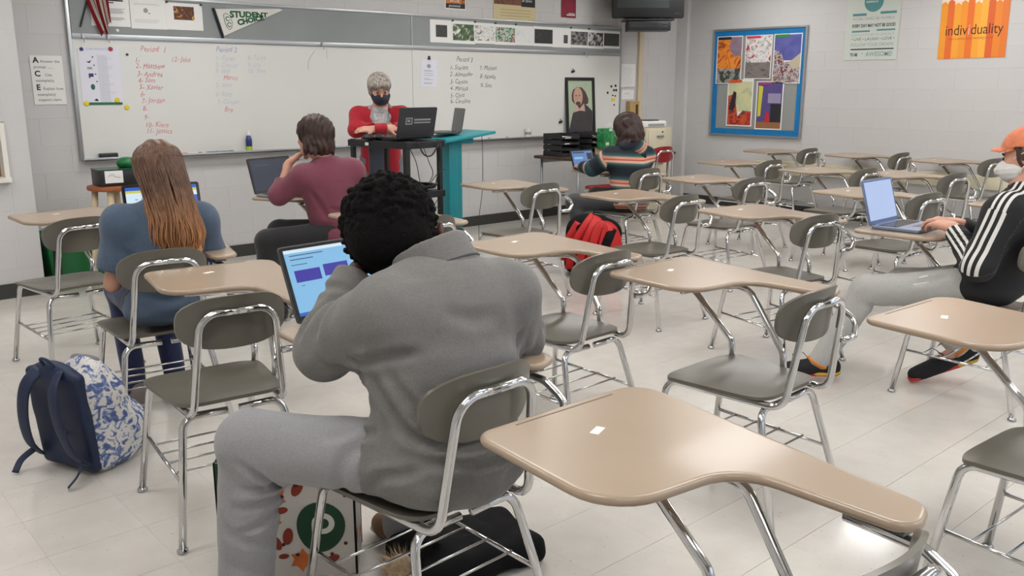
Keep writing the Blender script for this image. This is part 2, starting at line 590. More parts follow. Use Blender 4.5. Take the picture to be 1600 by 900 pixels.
def block_wall(name, p0, p1, z0, z1, face, skip=(), thick=0.2, count=True):
    """wall whose visible face runs p0->p1 (the room lies to the left-hand side given by face normal)"""
    p0 = Vector((*p0, 0)); p1 = Vector((*p1, 0)); n = Vector((*face, 0))
    d = (p1 - p0); L = d.length; d.normalize()
    mid = (p0 + p1) / 2 - n * (thick / 2)
    ang = math.atan2(d.y, d.x)
    wl = bxo(name, (mid.x, mid.y, (z0 + z1) / 2), (L, thick, z1 - z0), M_mortar, rot=(0, 0, ang))
    tag(wl, kind='structure')
    rows = int(math.ceil((z1 - z0) / BH - 1e-6))
    half = nb(); nh = 0
    for r_ in range(rows):
        za = z0 + r_ * BH; zb = min(za + BH, z1)
        off = 0 if r_ % 2 == 0 else -BW / 2
        k = 0
        while off + k * BW < L - 0.01:
            a = max(0, off + k * BW); b = min(L, off + (k + 1) * BW)
            k += 1
            if b - a < 0.02: continue
            c = p0 + d * ((a + b) / 2)
            if any(sa <= a and b <= sb and sz0 <= za and zb <= sz1 for (sa, sb, sz0, sz1) in skip):
                continue
            if abs((b - a) - BW) < 1e-4 and abs((zb - za) - BH) < 1e-4:
                o = bpy.data.objects.new('block', block_me); link(o, wl)
                o.location = (c.x, c.y, (za + zb) / 2); o.rotation_euler = (0, 0, ang)
            else:
                box(half, (c.x, c.y, (za + zb) / 2), (b - a - .0022, 2 * BD, zb - za - .004), rot=(0, 0, ang)); nh += 1
    if nh:
        obj('cut_block', half, M_wall, wl)
    else:
        half.free()
    return wl

wall_front = block_wall('wall_front', (JX - 0.02, WY1), (WX1, WY1), 0, WH, (0, -1), skip=[(0.9, 6.3, 1.02, 2.1)])
# window opening in the nearer section: x < 1.13, z 0.93..1.45
wall_left_bay = block_wall('wall_bay', (1.47, JY), (JX, JY), 0, WH, (0, -1), thick=WY1 - JY)
wall_bay_low = block_wall('wall_bay_lower', (WX0, JY), (1.47, JY), 0, 0.8128, (0, -1), thick=WY1 - JY)
wall_bay_up = block_wall('wall_bay_upper', (WX0, JY), (1.47, JY), 1.2192, WH, (0, -1), thick=WY1 - JY)
wall_right = block_wall('wall_right', (WX1, WY1), (WX1, 1.8), 0, WH, (-1, 0))
wall_right_back = bxo('wall_right_rear', (WX1 + .1, (1.8 + WY0) / 2, WH / 2), (0.2, 1.8 - WY0, WH), M_wall); tag(wall_right_back, kind='structure')
wall_left = bxo('wall_left', (WX0 - .1, (WY0 + WY1) / 2, WH / 2), (0.2, WY1 - WY0 + .4, WH), M_wall); tag(wall_left, kind='structure')
# back wall with a band of windows letting in blue daylight
bm = nb()
wz0, wz1, wxa, wxb = 0.95, 2.25, 1.0, 7.6
box(bm, ((WX0 + WX1) / 2, WY0 - .1, wz0 / 2), (WX1 - WX0, .2, wz0))
box(bm, ((WX0 + WX1) / 2, WY0 - .1, (wz1 + WH) / 2), (WX1 - WX0, .2, WH - wz1))
box(bm, ((WX0 + wxa) / 2, WY0 - .1, (wz0 + wz1) / 2), (wxa - WX0, .2, wz1 - wz0))
box(bm, ((wxb + WX1) / 2, WY0 - .1, (wz0 + wz1) / 2), (WX1 - wxb, .2, wz1 - wz0))
tag(obj('wall_back', bm, M_wall), kind='structure')
M_white_trim = mat('white_trim', (224, 220, 212), rough=0.45)
fr = nb()
for k in range(6):
    x = wxa + (wxb - wxa) * k / 5
    box(fr, (x, WY0 - .1, (wz0 + wz1) / 2), (.05, .06, wz1 - wz0))
for z in (wz0 + .025, wz1 - .025):
    box(fr, ((wxa + wxb) / 2, WY0 - .1, z), (wxb - wxa, .06, .05))
tag(obj('window_2', fr, M_white_trim), kind='structure')

# corner column on the right wall
bm = nb(); box(bm, (WX1 - 0.03, 7.215, WH / 2), (0.06, 0.17, WH), bev=.006)
tag(obj('trim_1', bm, M_wall), kind='structure')

# baseboards
bm = nb()
box(bm, ((JX + WX1) / 2, WY1 - .009, .052), (WX1 - JX, .008, .104)); tag(obj('baseboard_front', bm, M_base), kind='structure')
bm = nb(); box(bm, ((WX0 + JX) / 2, JY - .009, .052), (JX - WX0, .008, .104)); tag(obj('baseboard_bay', bm, M_base), kind='structure')
bm = nb(); box(bm, (WX1 - .009, (WY0 + 7.12) / 2, .052), (.008, 7.12 - WY0, .104)); tag(obj('baseboard_right', bm, M_base), kind='structure')

# small window in the nearer wall section
win = bxo('window_1', ((WX0 + 1.47) / 2, JY + .16, 1.016), (1.47 - WX0, .02, .4064), mat('dark_glass', (70, 62, 50), rough=.06, var=.25, vscale=3)); tag(win, kind='structure')
bxo('frame', (1.452, JY + .06, 1.016), (.03, .17, .40), M_white_trim, win)
bxo('wood_stop', (1.424, JY + .12, .92), (.028, .06, .2), mat('oak_stop', (150, 112, 70), rough=.5), win)
bxo('sill', ((WX0 + 1.47) / 2, JY + .05, .828), (1.47 - WX0, .2, .03), M_white_trim, win)

# ceiling troffers: the room's lamps
M_lamp = bpy.data.materials.new('troffer_diffuser'); M_lamp.use_nodes = True
_b = M_lamp.node_tree.nodes['Principled BSDF']
_b.inputs['Base Color'].default_value = (.9, .9, .9, 1)
_b.inputs['Emission Color'].default_value = (*LAMP_COLOR, 1)
_b.inputs['Emission Strength'].default_value = LAMP_POWER
M_troffer = mat('troffer_frame', (225, 225, 222), rough=.5)
rows = ['front', 'second', 'third', 'rear']
cols = ['left', 'centre-left', 'centre-right', 'right']
for i, x in enumerate((.3, 2.9, 5.5, 8.1)):
    for j, y in enumerate((5.8, 3.6, 1.4, -0.8)):
        t = empty('ceiling_light', (x, y, WH), 0, 'recessed white ceiling troffer in the %s column of the %s row' % (cols[i], rows[j]), 'ceiling light', 'ceiling troffers')
        bm = nb(); box(bm, (0, 0, -.006), (1.16, .56, .008)); obj('diffuser', bm, M_lamp, t)
        bm = nb()
        for s in (-1, 1):
            box(bm, (s * .595, 0, -.009), (.03, .62, .016)); box(bm, (0, s * .295, -.009), (1.16, .03, .016))
        obj('frame', bm, M_troffer, t)
# ================================================================ student combo desks
M_chrome = mat('chrome_tube', (208, 208, 208), rough=0.09, metal=1.0)
M_wire = mat('steel_wire', (190, 190, 190), rough=0.2, metal=1.0)
M_shell = mat('grey_seat_plastic', (102, 98, 88), rough=0.30, var=0.05, vscale=5, spec=0.45, bump=.02, bscale=200)
M_top = mat('tan_desk_top', (163, 143, 122), rough=0.28, var=0.025, vscale=6, spec=0.5, coat=.12, bump=.015, bscale=220)
M_under = mat('dark_plate', (96, 96, 94), rough=.45, metal=.6)
M_tape = mat('paper_tag', (232, 230, 224), rough=.7)
M_bumper = mat('rubber_bumper', (120, 100, 82), rough=.6)
M_red_shell = mat('red_seat_plastic', (148, 26, 34), rough=.35, var=.05, vscale=5)
TR = 0.0125

def seat_mesh():
    bm = nb()
    n = 15
    grid = []
    for layer in (0, 1):
        g = []
        for j in range(n):
            v = j / (n - 1) * 2 - 1                 # -1 rear .. 1 front
            row = []
            for i in range(n):
                u = i / (n - 1) * 2 - 1
                # superellipse warp of a square for the rounded outline
                mx_ = max(abs(u), abs(v)); s_ = (abs(u) ** 6 + abs(v) ** 6) ** (1 / 6) or 1.0
                x = u * mx_ / s_; y = v * mx_ / s_
                hw = 0.205 + 0.012 * (y * 0.5 + .5) - .028 * (1 - (y * .5 + .5))
                X = x * hw; Y = y * 0.205 + .004
                dish = -0.012 * (1 - u * u) * (1 - v * v) * 1.6
                rear = .010 * max(0, -v - .6) * (1 - abs(u) * .4)
                front = -.012 * max(0, v - .7) * 2
                z = 0.452 + dish + rear + front
                if layer: z -= 0.012
                row.append(bm.verts.new((X, Y, z)))
            g.append(row)
        grid.append(g)
    for j in range(n - 1):
        for i in range(n - 1):
            a = grid[0]; bm.faces.new((a[j][i], a[j][i + 1], a[j + 1][i + 1], a[j + 1][i]))
            a = grid[1]; bm.faces.new((a[j][i], a[j + 1][i], a[j + 1][i + 1], a[j][i + 1]))
    def rim(seq):
        for (j0, i0), (j1, i1) in zip(seq, seq[1:]):
            bm.faces.new((grid[0][j0][i0], grid[1][j0][i0], grid[1][j1][i1], grid[0][j1][i1]))
    m = n - 1
    rim([(0, i) for i in range(m, -1, -1)]); rim([(j, 0) for j in range(n)])
    rim([(m, i) for i in range(n)]); rim([(j, m) for j in range(m, -1, -1)])
    return bm

def back_mesh():
    """curved rounded backrest"""
    bm = nb()
    nu, nv = 17, 9
    G = []
    for layer in (0, 1):
        g = []
        for j in range(nv):
            v = j / (nv - 1) * 2 - 1
            row = []
            for i in range(nu):
                u = i / (nu - 1) * 2 - 1
                mx_ = max(abs(u), abs(v)); s_ = (abs(u) ** 2.9 + abs(v) ** 2.9) ** (1 / 2.9) or 1.0
                x = u * mx_ / s_; y = v * mx_ / s_
                X = x * .178
                Z = .727 + y * .085 + .006 * (1 - u * u) * (v * .5 + .5)
                Y = -.268 + .055 * (x * x) - .10 * (Z - .727) - (.012 * max(0, y - .55))
                if layer: Y -= .011
                row.append(bm.verts.new((X, Y, Z)))
            g.append(row)
        G.append(g)
    for j in range(nv - 1):
        for i in range(nu - 1):
            a = G[0]; bm.faces.new((a[j][i], a[j + 1][i], a[j + 1][i + 1], a[j][i + 1]))
            a = G[1]; bm.faces.new((a[j][i], a[j][i + 1], a[j + 1][i + 1], a[j + 1][i]))
    def rim(seq):
        for (j0, i0), (j1, i1) in zip(seq, seq[1:]):
            bm.faces.new((G[0][j0][i0], G[0][j1][i1], G[1][j1][i1], G[1][j0][i0]))
    a, b = nv - 1, nu - 1
    rim([(0, i) for i in range(b, -1, -1)]); rim([(j, 0) for j in range(nv)])
    rim([(a, i) for i in range(nu)]); rim([(j, b) for j in range(a, -1, -1)])
    bmesh.ops.recalc_face_normals(bm, faces=bm.faces)
    return bm

DESK_OUT = [(p.x, p.y) for p in fillet([(-.11, .165, 0), (.20, .13, 0), (.215, -.215, 0), (.325, -.180, 0), (.44, .59, 0), (-.08, .59, 0)],
                                       [.12, .10, .06, .05, .075, .05], 7, True)]
DTOP = .750
def chair_parts(t, red=False):
    shell = M_red_shell if red else M_shell
    obj('seat', seat_mesh(), shell, t, smooth=50)
    obj('backrest', back_mesh(), shell, t, smooth=50)
    # continuous tube: front leg, seat rail, back hoop
    bm = nb()
    for s in (-1, 1):
        pts = fillet([(s * .222, .255, .012), (s * .175, .195, .428), (s * .150, -.250, .428), (s * .118, -.293, .768), (0, -.297, .768)], [0, .05, .055, .08, 0], 7)
        tube(bm, pts, TR)
    bmesh.ops.remove_doubles(bm, verts=bm.verts, dist=.0005)
    obj('hoop_frame', bm, M_chrome, t, smooth=True)
    for s in (-1, 1):
        bm = nb()
        tube(bm, fillet([(s * .02, -.175, .405), (s * .165, -.175, .408), (s * .228, -.285, .012)], [0, .05, 0], 7), TR)
        obj('leg', bm, M_chrome, t, smooth=True)
        bm = nb()
        tube(bm, [(s * .192, .213, .215), (s * .195, -.232, .200)], .0065, 8)
        obj('rack_bar', bm, M_chrome, t, smooth=True)
    for k in range(4):
        y = .14 - k * .095
        bm = nb(); tube(bm, [(-.193, y, .213), (.193, y, .213)], .0042, 6)
        obj('rack_wire', bm, M_wire, t, smooth=True)
    bm = nb(); tube(bm, [(-.17, .16, .425), (.17, .16, .425)], .010, 8)
    obj('seat_brace', bm, M_chrome, t, smooth=True)
    for s in (-1, 1):
        bm = nb(); tube(bm, [(s * .13, .115, .432), (s * .13, .165, .418)], .013, 10); obj('bumper', bm, M_bumper, t, smooth=40)
        for y in (.255, -.285):
            bm = nb(); lathe(bm, [(.014, 0), (.0185, .003), (.0185, .009), (.013, .016)], 14, Matrix.Translation((s * (.222 if y > 0 else .228), y, 0)))
            obj('glide', bm, M_wire, t, smooth=40)

def make_desk():
    t = empty('student_desk')
    chair_parts(t)
    bm = nb(); prism(bm, DESK_OUT, DTOP - .020, DTOP, bev=.0095, seg=4)
    obj('desk_top', bm, M_top, t, smooth=40)
    # two uprights from the right-hand seat rail
    bm = nb(); tube(bm, fillet([(.20, .175, .425), (.208, .185, .50), (.175, .40, .726)], [0, .05, 0], 6), TR); obj('support_tube', bm, M_chrome, t, smooth=True)
    bm = nb(); tube(bm, fillet([(.195, -.05, .425), (.205, -.035, .50), (.245, .15, .714), (.12, .255, .714), (-.01, .27, .714)], [0, .06, .07, .05, 0], 8), TR); obj('support_tube', bm, M_chrome, t, smooth=True)
    # arm plate and the looped bracket back to the hoop
    bm = nb(); box(bm, (.262, -.055, DTOP - .0235), (.045, .26, .006), rot=(0, 0, -.10)); obj('arm_plate', bm, M_under, t)
    bm = nb(); tube(bm, fillet([(.262, -.06, .705), (.262, -.20, .700), (.268, -.27, .655), (.20, -.300, .615), (.136, -.290, .615)], [0, .06, .05, .04, 0], 6), .0115); obj('arm_bracket', bm, M_chrome, t, smooth=True)
    bm = nb(); box(bm, (.13, .43, DTOP + .0006), (.042, .02, .0008), rot=(0, 0, .4)); obj('paper_tag', bm, M_tape, t)
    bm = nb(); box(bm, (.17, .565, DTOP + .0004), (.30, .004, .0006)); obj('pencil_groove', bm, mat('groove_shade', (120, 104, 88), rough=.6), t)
    return t

DESKS = [
 # x, y, yaw(deg), label
 (1.155, .760, -1.0, 'big tan desk in the right foreground, its empty chair cut off by the picture edge'),
 (2.610, 1.705, 1.5, 'empty combo desk right behind the big foreground desk, before the gym shoes'),
 (1.176, 2.885, -6.0, 'empty combo desk left of the grey hoodie, beside the floral backpack'),
 (2.642, .687, -3.0, 'combo desk at the right picture edge under the black jacket'),
 (2.585, 2.600, 1.5, 'empty combo desk right beside the grey hoodie with its top before the red backpack'),
 (4.150, 4.61, 0.0, 'empty combo desk standing beside the teal lectern'),
 (1.281, 5.00, 5.5, 'leftmost empty combo desk in front of the green bin'),
 (1.312, 3.83, -6.5, 'combo desk where the long-haired person in blue sits'),
 (1.263, 1.787, 3.0, 'combo desk of the person in the grey hoodie'),
 (5.567, 4.874, -2.0, 'combo desk of the person in the striped hoodie'),
 (4.347, 3.576, -1.0, 'empty combo desk right behind the red and black backpack'),
 (4.232, 2.580, -10., 'empty combo desk in the middle, left of the open silver laptop and grey sweatpants'),
 (5.585, 3.903, -4.0, 'empty combo desk right of the striped hoodie, behind the middle empty desk'),
 (7.051, 4.673, -6.0, 'empty combo desk under the bulletin board, nearest the red chair'),
 (6.910, 3.704, -7.0, 'empty combo desk behind and left of the open silver laptop screen'),
 (8.704, 5.267, -4.6, 'leftmost empty combo desk against the right-hand wall'),
 (5.610, 2.635, -8.7, 'empty combo desk whose seat shows below the open silver laptop'),
 (4.347, 1.601, 3.0, 'combo desk with the silver laptop where the person in the orange cap sits'),
 (7.060, 3.067, -9.0, 'empty combo desk directly above the open silver laptop, left of the white face mask'),
 (8.800, 4.32, -4.6, 'middle empty combo desk against the right-hand wall'),
 (8.745, 3.422, -10.9, 'rightmost empty combo desk against the right-hand wall, beside the orange cap'),
 (2.640, 3.86, 4.0, 'empty combo desk mostly hidden behind the black hair of the grey hoodie'),
 (2.935, 5.0, 35.0, 'combo desk of the person in the burgundy sweater'),
 (5.745, 1.64, -6.0, 'combo desk half hidden behind the black jacket shoulder'),
]
_proto = make_desk()
desk_objs = []
for i, (x, y, a, lab) in enumerate(DESKS):
    o = _proto if i == 0 else copy_tree(_proto)
    o.location = (x, y, 0); o.rotation_euler = (0, 0, R(a))
    tag(o, lab, 'desk', 'student combo desks')
    desk_objs.append(o)
def on_desk(i, lx, ly, z=DTOP):
    x, y, a, _ = DESKS[i]; a = R(a)
    return (x + lx * math.cos(a) - ly * math.sin(a), y + lx * math.sin(a) + ly * math.cos(a), z)
# ================================================================ materials for props
M_white_paper = mat('white_paper', (228, 227, 224), rough=.75)
M_alu = mat('brushed_aluminium', (176, 178, 180), rough=.38, metal=.85)
M_tack = mat('grey_tackboard', (142, 146, 146), rough=.85, var=.05, vscale=3, bump=.1, bscale=200)
M_board = mat('whiteboard_enamel', (214, 214, 209), rough=.22, var=.012, vscale=2)
M_black = mat('black_plastic', (24, 24, 26), rough=.42, var=.1, vscale=10)
M_blacker = mat('black_gloss', (12, 12, 14), rough=.2)
M_dkgrey = mat('dark_grey_plastic', (62, 63, 66), rough=.4)
M_silver = mat('silver_plastic', (150, 152, 156), rough=.35, metal=.5)
M_red_ink = mat('red_marker_ink', (204, 122, 126), rough=.6)
M_pale_ink = mat('faded_blue_ink', (184, 188, 198), rough=.6)
M_blue_ink = mat('blue_ink', (140, 150, 182), rough=.6)
M_black_ink = mat('black_marker_ink', (104, 104, 104), rough=.6)
M_print = mat('grey_print', (150, 150, 152), rough=.8)
M_print_dk = mat('dark_print', (46, 46, 50), rough=.8)
M_pale_print = mat('pale_print', (200, 200, 202), rough=.8)
M_teal = mat('teal_paint', (24, 138, 148), rough=.42, var=.05, vscale=4)
M_green = mat('green_plastic', (16, 104, 52), rough=.4, var=.08, vscale=5)
M_yellow = mat('yellow_plastic', (226, 196, 32), rough=.4)
M_beige = mat('beige_enamel', (206, 196, 172), rough=.45, var=.03)
M_cream = mat('cream_plastic', (216, 208, 180), rough=.45, var=.03)
M_walnut = mat('dark_walnut', (66, 48, 40), rough=.45, var=.2, vscale=14)
M_oakred = mat('red_oak', (150, 84, 48), rough=.45, var=.15, vscale=12)
M_pine = mat('pale_pine', (208, 190, 158), rough=.5, var=.06, vscale=14)

def pic_mat(name, cols, scale=8.0, rough=.5, stretch=(1, 1, 1), dist=1.5):
    """blotchy printed picture: noise through a stepped colour ramp"""
    if name in MATS: return MATS[name]
    m = bpy.data.materials.new(name); MATS[name] = m; m.use_nodes = True
    nt = m.node_tree; b = nt.nodes['Principled BSDF']; b.inputs['Roughness'].default_value = rough
    tc = nt.nodes.new('ShaderNodeTexCoord'); mp = nt.nodes.new('ShaderNodeMapping'); mp.inputs['Scale'].default_value = stretch
    n = nt.nodes.new('ShaderNodeTexNoise'); n.inputs['Scale'].default_value = scale; n.inputs['Detail'].default_value = 3; n.inputs['Distortion'].default_value = dist
    r = nt.nodes.new('ShaderNodeValToRGB')
    el = r.color_ramp.elements
    while len(el) > 1: el.remove(el[-1])
    el[0].position = .30; el[0].color = lin(cols[0])
    for i, c in enumerate(cols[1:]):
        e = el.new(.30 + .42 * (i + 1) / max(1, len(cols) - 1)); e.color = lin(c)
    nt.links.new(tc.outputs['Object'], mp.inputs['Vector']); nt.links.new(mp.outputs[0], n.inputs['Vector'])
    nt.links.new(n.outputs['Fac'], r.inputs['Fac']); nt.links.new(r.outputs['Color'], b.inputs['Base Color'])
    return m

def front_m(x, z, y=7.262, rz=0.0):
    return frame_m((x, y, z), (math.cos(rz), 0, math.sin(rz)), (-math.sin(rz), 0, math.cos(rz)))
def right_m(yy, z, x=9.294, rz=0.0):
    return frame_m((x, yy, z), (0, -math.cos(rz), math.sin(rz)), (0, math.sin(rz), math.cos(rz)))

def put(o, M):
    o.matrix_world = M
    return o

def sheet(name, label, cat, M, w, h, m=None, group=None, t=.0012):
    """a sheet hung on a wall: local origin at its centre, x right, y up, z towards the room"""
    bm = nb(); box(bm, (0, 0, t / 2), (w, h, t))
    o = obj(name, bm, m or M_white_paper)
    put(o, M); tag(o, label, cat, group)
    return o

def pr(parent, name, m, polys=None, bm=None, z=.0016):
    """flat print on a sheet"""
    if bm is None:
        if name != 'printed_text' and len(polys) > 1:      # each printed shape a part of its own
            for p in polys: o = pr(parent, name, m, [p], z=z)
            return o
        bm = nb()
        for p in polys: flat(bm, p, 0)
    bmesh.ops.translate(bm, verts=bm.verts, vec=(0, 0, z))
    o = obj(name, bm, m, parent)
    if name == 'printed_text' and polys: tag(o, kind='stuff')
    return o

def rc(x0, y0, x1, y1):
    return [(x0, y0), (x1, y0), (x1, y1), (x0, y1)]

def txt(parent, name, m, lines, z=.0016, shear=0.0, sx=1.0, bold=0.0):
    """each line its own part; a fifth value in the line fits it to that width"""
    for ln in lines:
        (s, x, y, size) = ln[:4]
        bm = text_bm(s, size, None, None, shear=shear, bold=bold)
        wdt = max(v.co.x for v in bm.verts)
        k = ln[4] / wdt if len(ln) > 4 else sx
        bmesh.ops.transform(bm, matrix=Matrix.Translation((x, y, 0)) @ Matrix.Diagonal((k, 1, 1, 1)), verts=bm.verts)
        pr(parent, name, m, bm=bm, z=z)

# ================================================================ whiteboard with tack strip
wb = empty('whiteboard', (5.13, 7.293, .9), 0, 'long framed whiteboard with grey tack strip above, on the front wall', 'whiteboard')
def wpart(name, c, s, m, bev=0.0, par=None):
    o = bxo(name, (c[0] - 5.13, c[1] - 7.293, c[2] - .9), s, m, par or wb, bev=bev); return o
BX0, BX1, BXM = 2.075, 8.16, 5.15
wpart('panel', ((BX0 + BXM) / 2, 7.281, 1.362), (BXM - BX0 - .004, .022, .90), M_board)
wpart('panel', ((BXM + BX1) / 2, 7.281, 1.362), (BX1 - BXM - .004, .022, .90), M_board)
wpart('tack_strip', ((BX0 + BXM) / 2, 7.281, 1.975), (BXM - BX0 - .012, .022, .29), M_tack)
wpart('tack_strip', ((BXM + BX1) / 2, 7.281, 1.975), (BX1 - BXM - .012, .022, .29), M_tack)
wpart('map_rail', ((BX0 + BX1) / 2, 7.274, 1.822), (BX1 - BX0, .036, .038), M_alu, .004)
wpart('frame_rail', ((BX0 + BX1) / 2, 7.278, 2.126), (BX1 - BX0 + .04, .028, .022), M_alu, .003)
for x in (BX0 - .012, BX1 + .008):
    wpart('frame_side', (x, 7.278, 1.515), (.026, .028, 1.215), M_alu, .003)
wpart('divider', (BXM, 7.276, 1.975), (.012, .026, .29), M_alu)
wpart('divider', (BXM, 7.276, 1.362), (.006, .014, .90), M_alu)
wpart('marker_tray', ((BX0 + BX1) / 2, 7.250, .900), (BX1 - BX0 + .03, .075, .016), M_alu, .004)
wpart('tray_lip', ((BX0 + BX1) / 2, 7.216, .909), (BX1 - BX0 + .03, .007, .026), M_alu, .002)
# map hooks on the rail
for x in (2.15, 2.33, 4.165, 7.55):
    bm = nb(); box(bm, (0, -.012, 0), (.022, .02, .035), bev=.003); tube(bm, [(0, -.02, -.015), (0, -.03, -.035), (0, -.02, -.045)], .003, 6)
    obj('map_hook', bm, M_alu, wb, loc=(x - 5.13, 7.256 - 7.293, 1.822 - .9))
# hand-written lists in dry-erase marker
def hand(name, m, lines, bold=0.0):
    for (s, x, z, size) in lines:
        k = text_bm(s, size, None, None, shear=.30, sx=.84, bold=bold, space=1.04)
        for v in k.verts:      # uneven hand
            v.co.y += .07 * size * math.sin(v.co.x * 55 + z * 40)
        bmesh.ops.rotate(k, verts=k.verts, cent=(0, 0, 0), matrix=Matrix.Rotation(random.uniform(-.02, .03), 3, 'Z'))
        bmesh.ops.transform(k, matrix=Matrix.Translation((-5.13, -7.293, -.9)) @ front_m(x, z - size * .35, 7.2685), verts=k.verts)
        obj(name, k, m, wb)
rz1 = [1.659, 1.61, 1.552, 1.504, 1.45, 1.396, 1.347, 1.283, 1.219, 1.159, 1.109]
n1 = ['1-', '2- Matthew', '3- Andrea', '4- Sam', '5- Xavier', '6-', '7- Jordan', '8-', '9-', '10- Kiera', '11- Jessica']
hand('handwriting', M_red_ink, [('Period  1', 2.566, 1.742, .062)] + [(n1[i], 2.515 + .004 * i, rz1[i], .056) for i in range(11)] + [('12- Jake', 2.80, 1.669, .056)])
hand('handwriting', M_blue_ink, [('Period 2', 3.18, 1.753, .06)])
hand('handwriting', M_pale_ink, [('1- Corey', 3.166, 1.686, .054), ('2- Connor', 3.162, 1.63, .054), ('3- Will', 3.158, 1.579, .054), ('5- Alex', 3.155, 1.465, .054), ('6- Riley', 3.149, 1.393, .054), ('7- Cooper', 3.155, 1.331, .054),
                                 ('8- Tanya', 3.452, 1.692, .054), ('9- Lily', 3.448, 1.634, .054), ('10- Tess', 3.444, 1.582, .054)])
hand('handwriting', M_red_ink, [('Marco', 3.225, 1.528, .056), ('Bre', 3.215, 1.267, .06)])
n3 = ['1- Scarlett', '2- Alexander', '3- Carson', '4- Marissa', '5- Chris', '6- Caroline']
z3 = [1.643, 1.574, 1.505, 1.436, 1.367, 1.31]
hand('handwriting', M_black_ink, [('Period 3', 5.69, 1.725, .07)] + [(n3[i], 5.605, z3[i], .064) for i in range(6)] + [('7- Michael', 5.99, 1.642, .064), ('8- Noelle', 5.995, 1.558, .064), ('9- Sam', 6.0, 1.468, .064)])
bm = nb(); tube(bm, smooth_path([(4.02, 7.268, 1.60), (4.03, 7.268, 1.68), (4.09, 7.268, 1.76)], 5), .002, 5)
tube(bm, [(4.215, 7.268, 1.80), (4.215, 7.268, 1.70)], .0015, 5)
bmesh.ops.translate(bm, verts=bm.verts, vec=(-5.13, -7.293, -.9)); obj('stray_mark', bm, M_pale_ink, wb)

# magnets
def magnet(x, z, r, m, label, cat='magnet', group=None):
    bm = nb(); lathe(bm, [(r, 0), (r, .006), (r * .85, .010), (.3 * r, .011)], 12)
    o = obj('magnet', bm, m, smooth=40); put(o, front_m(x, z, 7.2695)); tag(o, label, cat, group)
M_navy_mag = mat('navy_magnet', (30, 44, 92), rough=.4); M_red_mag = mat('red_magnet', (168, 34, 56), rough=.4)
for x, z, r, m, lab in [(2.135, 1.728, .014, M_navy_mag, 'navy round magnet on the top left corner of the schedule sheet'), (2.345, 1.733, .017, M_red_mag, 'red round magnet on the top right corner of the schedule sheet'),
                        (2.132, 1.328, .019, M_yellow, 'yellow magnet at the left end of the green ruler'), (2.357, 1.352, .019, M_yellow, 'yellow magnet above the right end of the green ruler'), (2.425, 1.294, .019, M_yellow, 'yellow magnet right below the green ruler'),
                        (2.465, 1.695, .010, M_dkgrey, 'small grey magnet beside the red Period 1 heading')]:
    magnet(x, z, r, m, lab)
bm = nb(); box(bm, (0, 0, .003), (.245, .018, .006), bev=.001); o = obj('magnetic_ruler', bm, M_green); put(o, front_m(2.272, 1.327, 7.2695, -.005)); tag(o, 'green magnetic strip under the schedule sheet on the whiteboard', 'ruler')
for k, (x, z) in enumerate([(8.014, 1.455), (8.085, 1.463), (7.95, 1.382), (8.06, 1.411), (8.10, 1.411), (8.04, 1.351), (8.085, 1.345), (8.07, 1.24)]):
    magnet(x, z, .014 if k < 5 else .009, M_black, 'small black magnet in the cluster right of the portrait', group='black magnets by the portrait')
bm = nb(); box(bm, (0, 0, .004), (.055, .038, .008), bev=.003); o = obj('sticky_note', bm, M_yellow); put(o, front_m(8.05, 1.30, 7.2695)); tag(o, 'yellow pad below the black magnets right of the portrait', 'note')
for (x, z, lab) in [(7.36, 1.62, 'black binder clip above the portrait'), (7.172, 1.062, 'black binder clip left of the portrait')]:
    bm = nb(); box(bm, (0, 0, .008), (.05, .025, .014), bev=.003); tube(bm, [(-.015, .01, .012), (0, .035, .012), (.015, .01, .012)], .003, 6)
    o = obj('binder_clip', bm, M_black); put(o, front_m(x, z, 7.2695, .25)); tag(o, lab, 'clip')

# ---- things on the marker tray
def on_tray(name, label, cat, build, x, rz=0.0, m=None, dy=0.0):
    bm = nb(); build(bm); o = obj(name, bm, m, smooth=40); o.location = (x, 7.243 + dy, .9085); o.rotation_euler = (0, 0, rz); tag(o, label, cat); return o
er = on_tray('board_eraser', 'black felt board eraser on the marker tray, left end', 'eraser', lambda b: box(b, (0, 0, .022), (.135, .045, .042), bev=.006), 2.245, .03, M_black)
def marker(x, m, label, cap=None, L=.12, rz=0.0, dy=0.0, z0=.9085):
    t = empty('marker', (x, 7.240 + dy, z0 + .0085), rz, label, 'marker', 'markers on the whiteboard tray')
    bm = nb(); tube(bm, [(-L / 2, 0, 0), (L * .22, 0, 0)], .0085, 10); obj('barrel', bm, m, t, smooth=40)
    bm = nb(); tube(bm, [(L * .22, 0, 0), (L * .48, 0, 0), (L / 2, 0, 0)], [.0092, .0088, .006], 10); obj('cap', bm, cap or m, t, smooth=40)
M_redm = mat('red_marker', (206, 70, 66), rough=.35); M_whitem = mat('white_marker', (226, 224, 220), rough=.35); M_marm = mat('maroon_cap', (140, 30, 48), rough=.35); M_bluem = mat('blue_marker', (40, 60, 140), rough=.35)
marker(2.80, M_redm, 'red marker on the tray right of the long brown hair', L=.13)
marker(2.925, M_whitem, 'white marker with maroon cap on the tray right of the red marker', M_marm)
marker(3.08, M_black, 'black marker on the tray left of the spray bottle', L=.11)
marker(3.20, M_black, 'black marker lying aslant beside the spray bottle', rz=.12, L=.13)
marker(4.05, M_whitem, 'white marker with red cap on the tray above the burgundy sweater', M_redm)
marker(5.78, M_whitem, 'white marker lying on the tray just right of the lectern top', M_bluem)
marker(6.05, M_whitem, 'white marker with blue cap on the tray right of the lectern', M_bluem)
marker(6.30, M_whitem, 'white marker on the tray left of the paper cup', M_black)
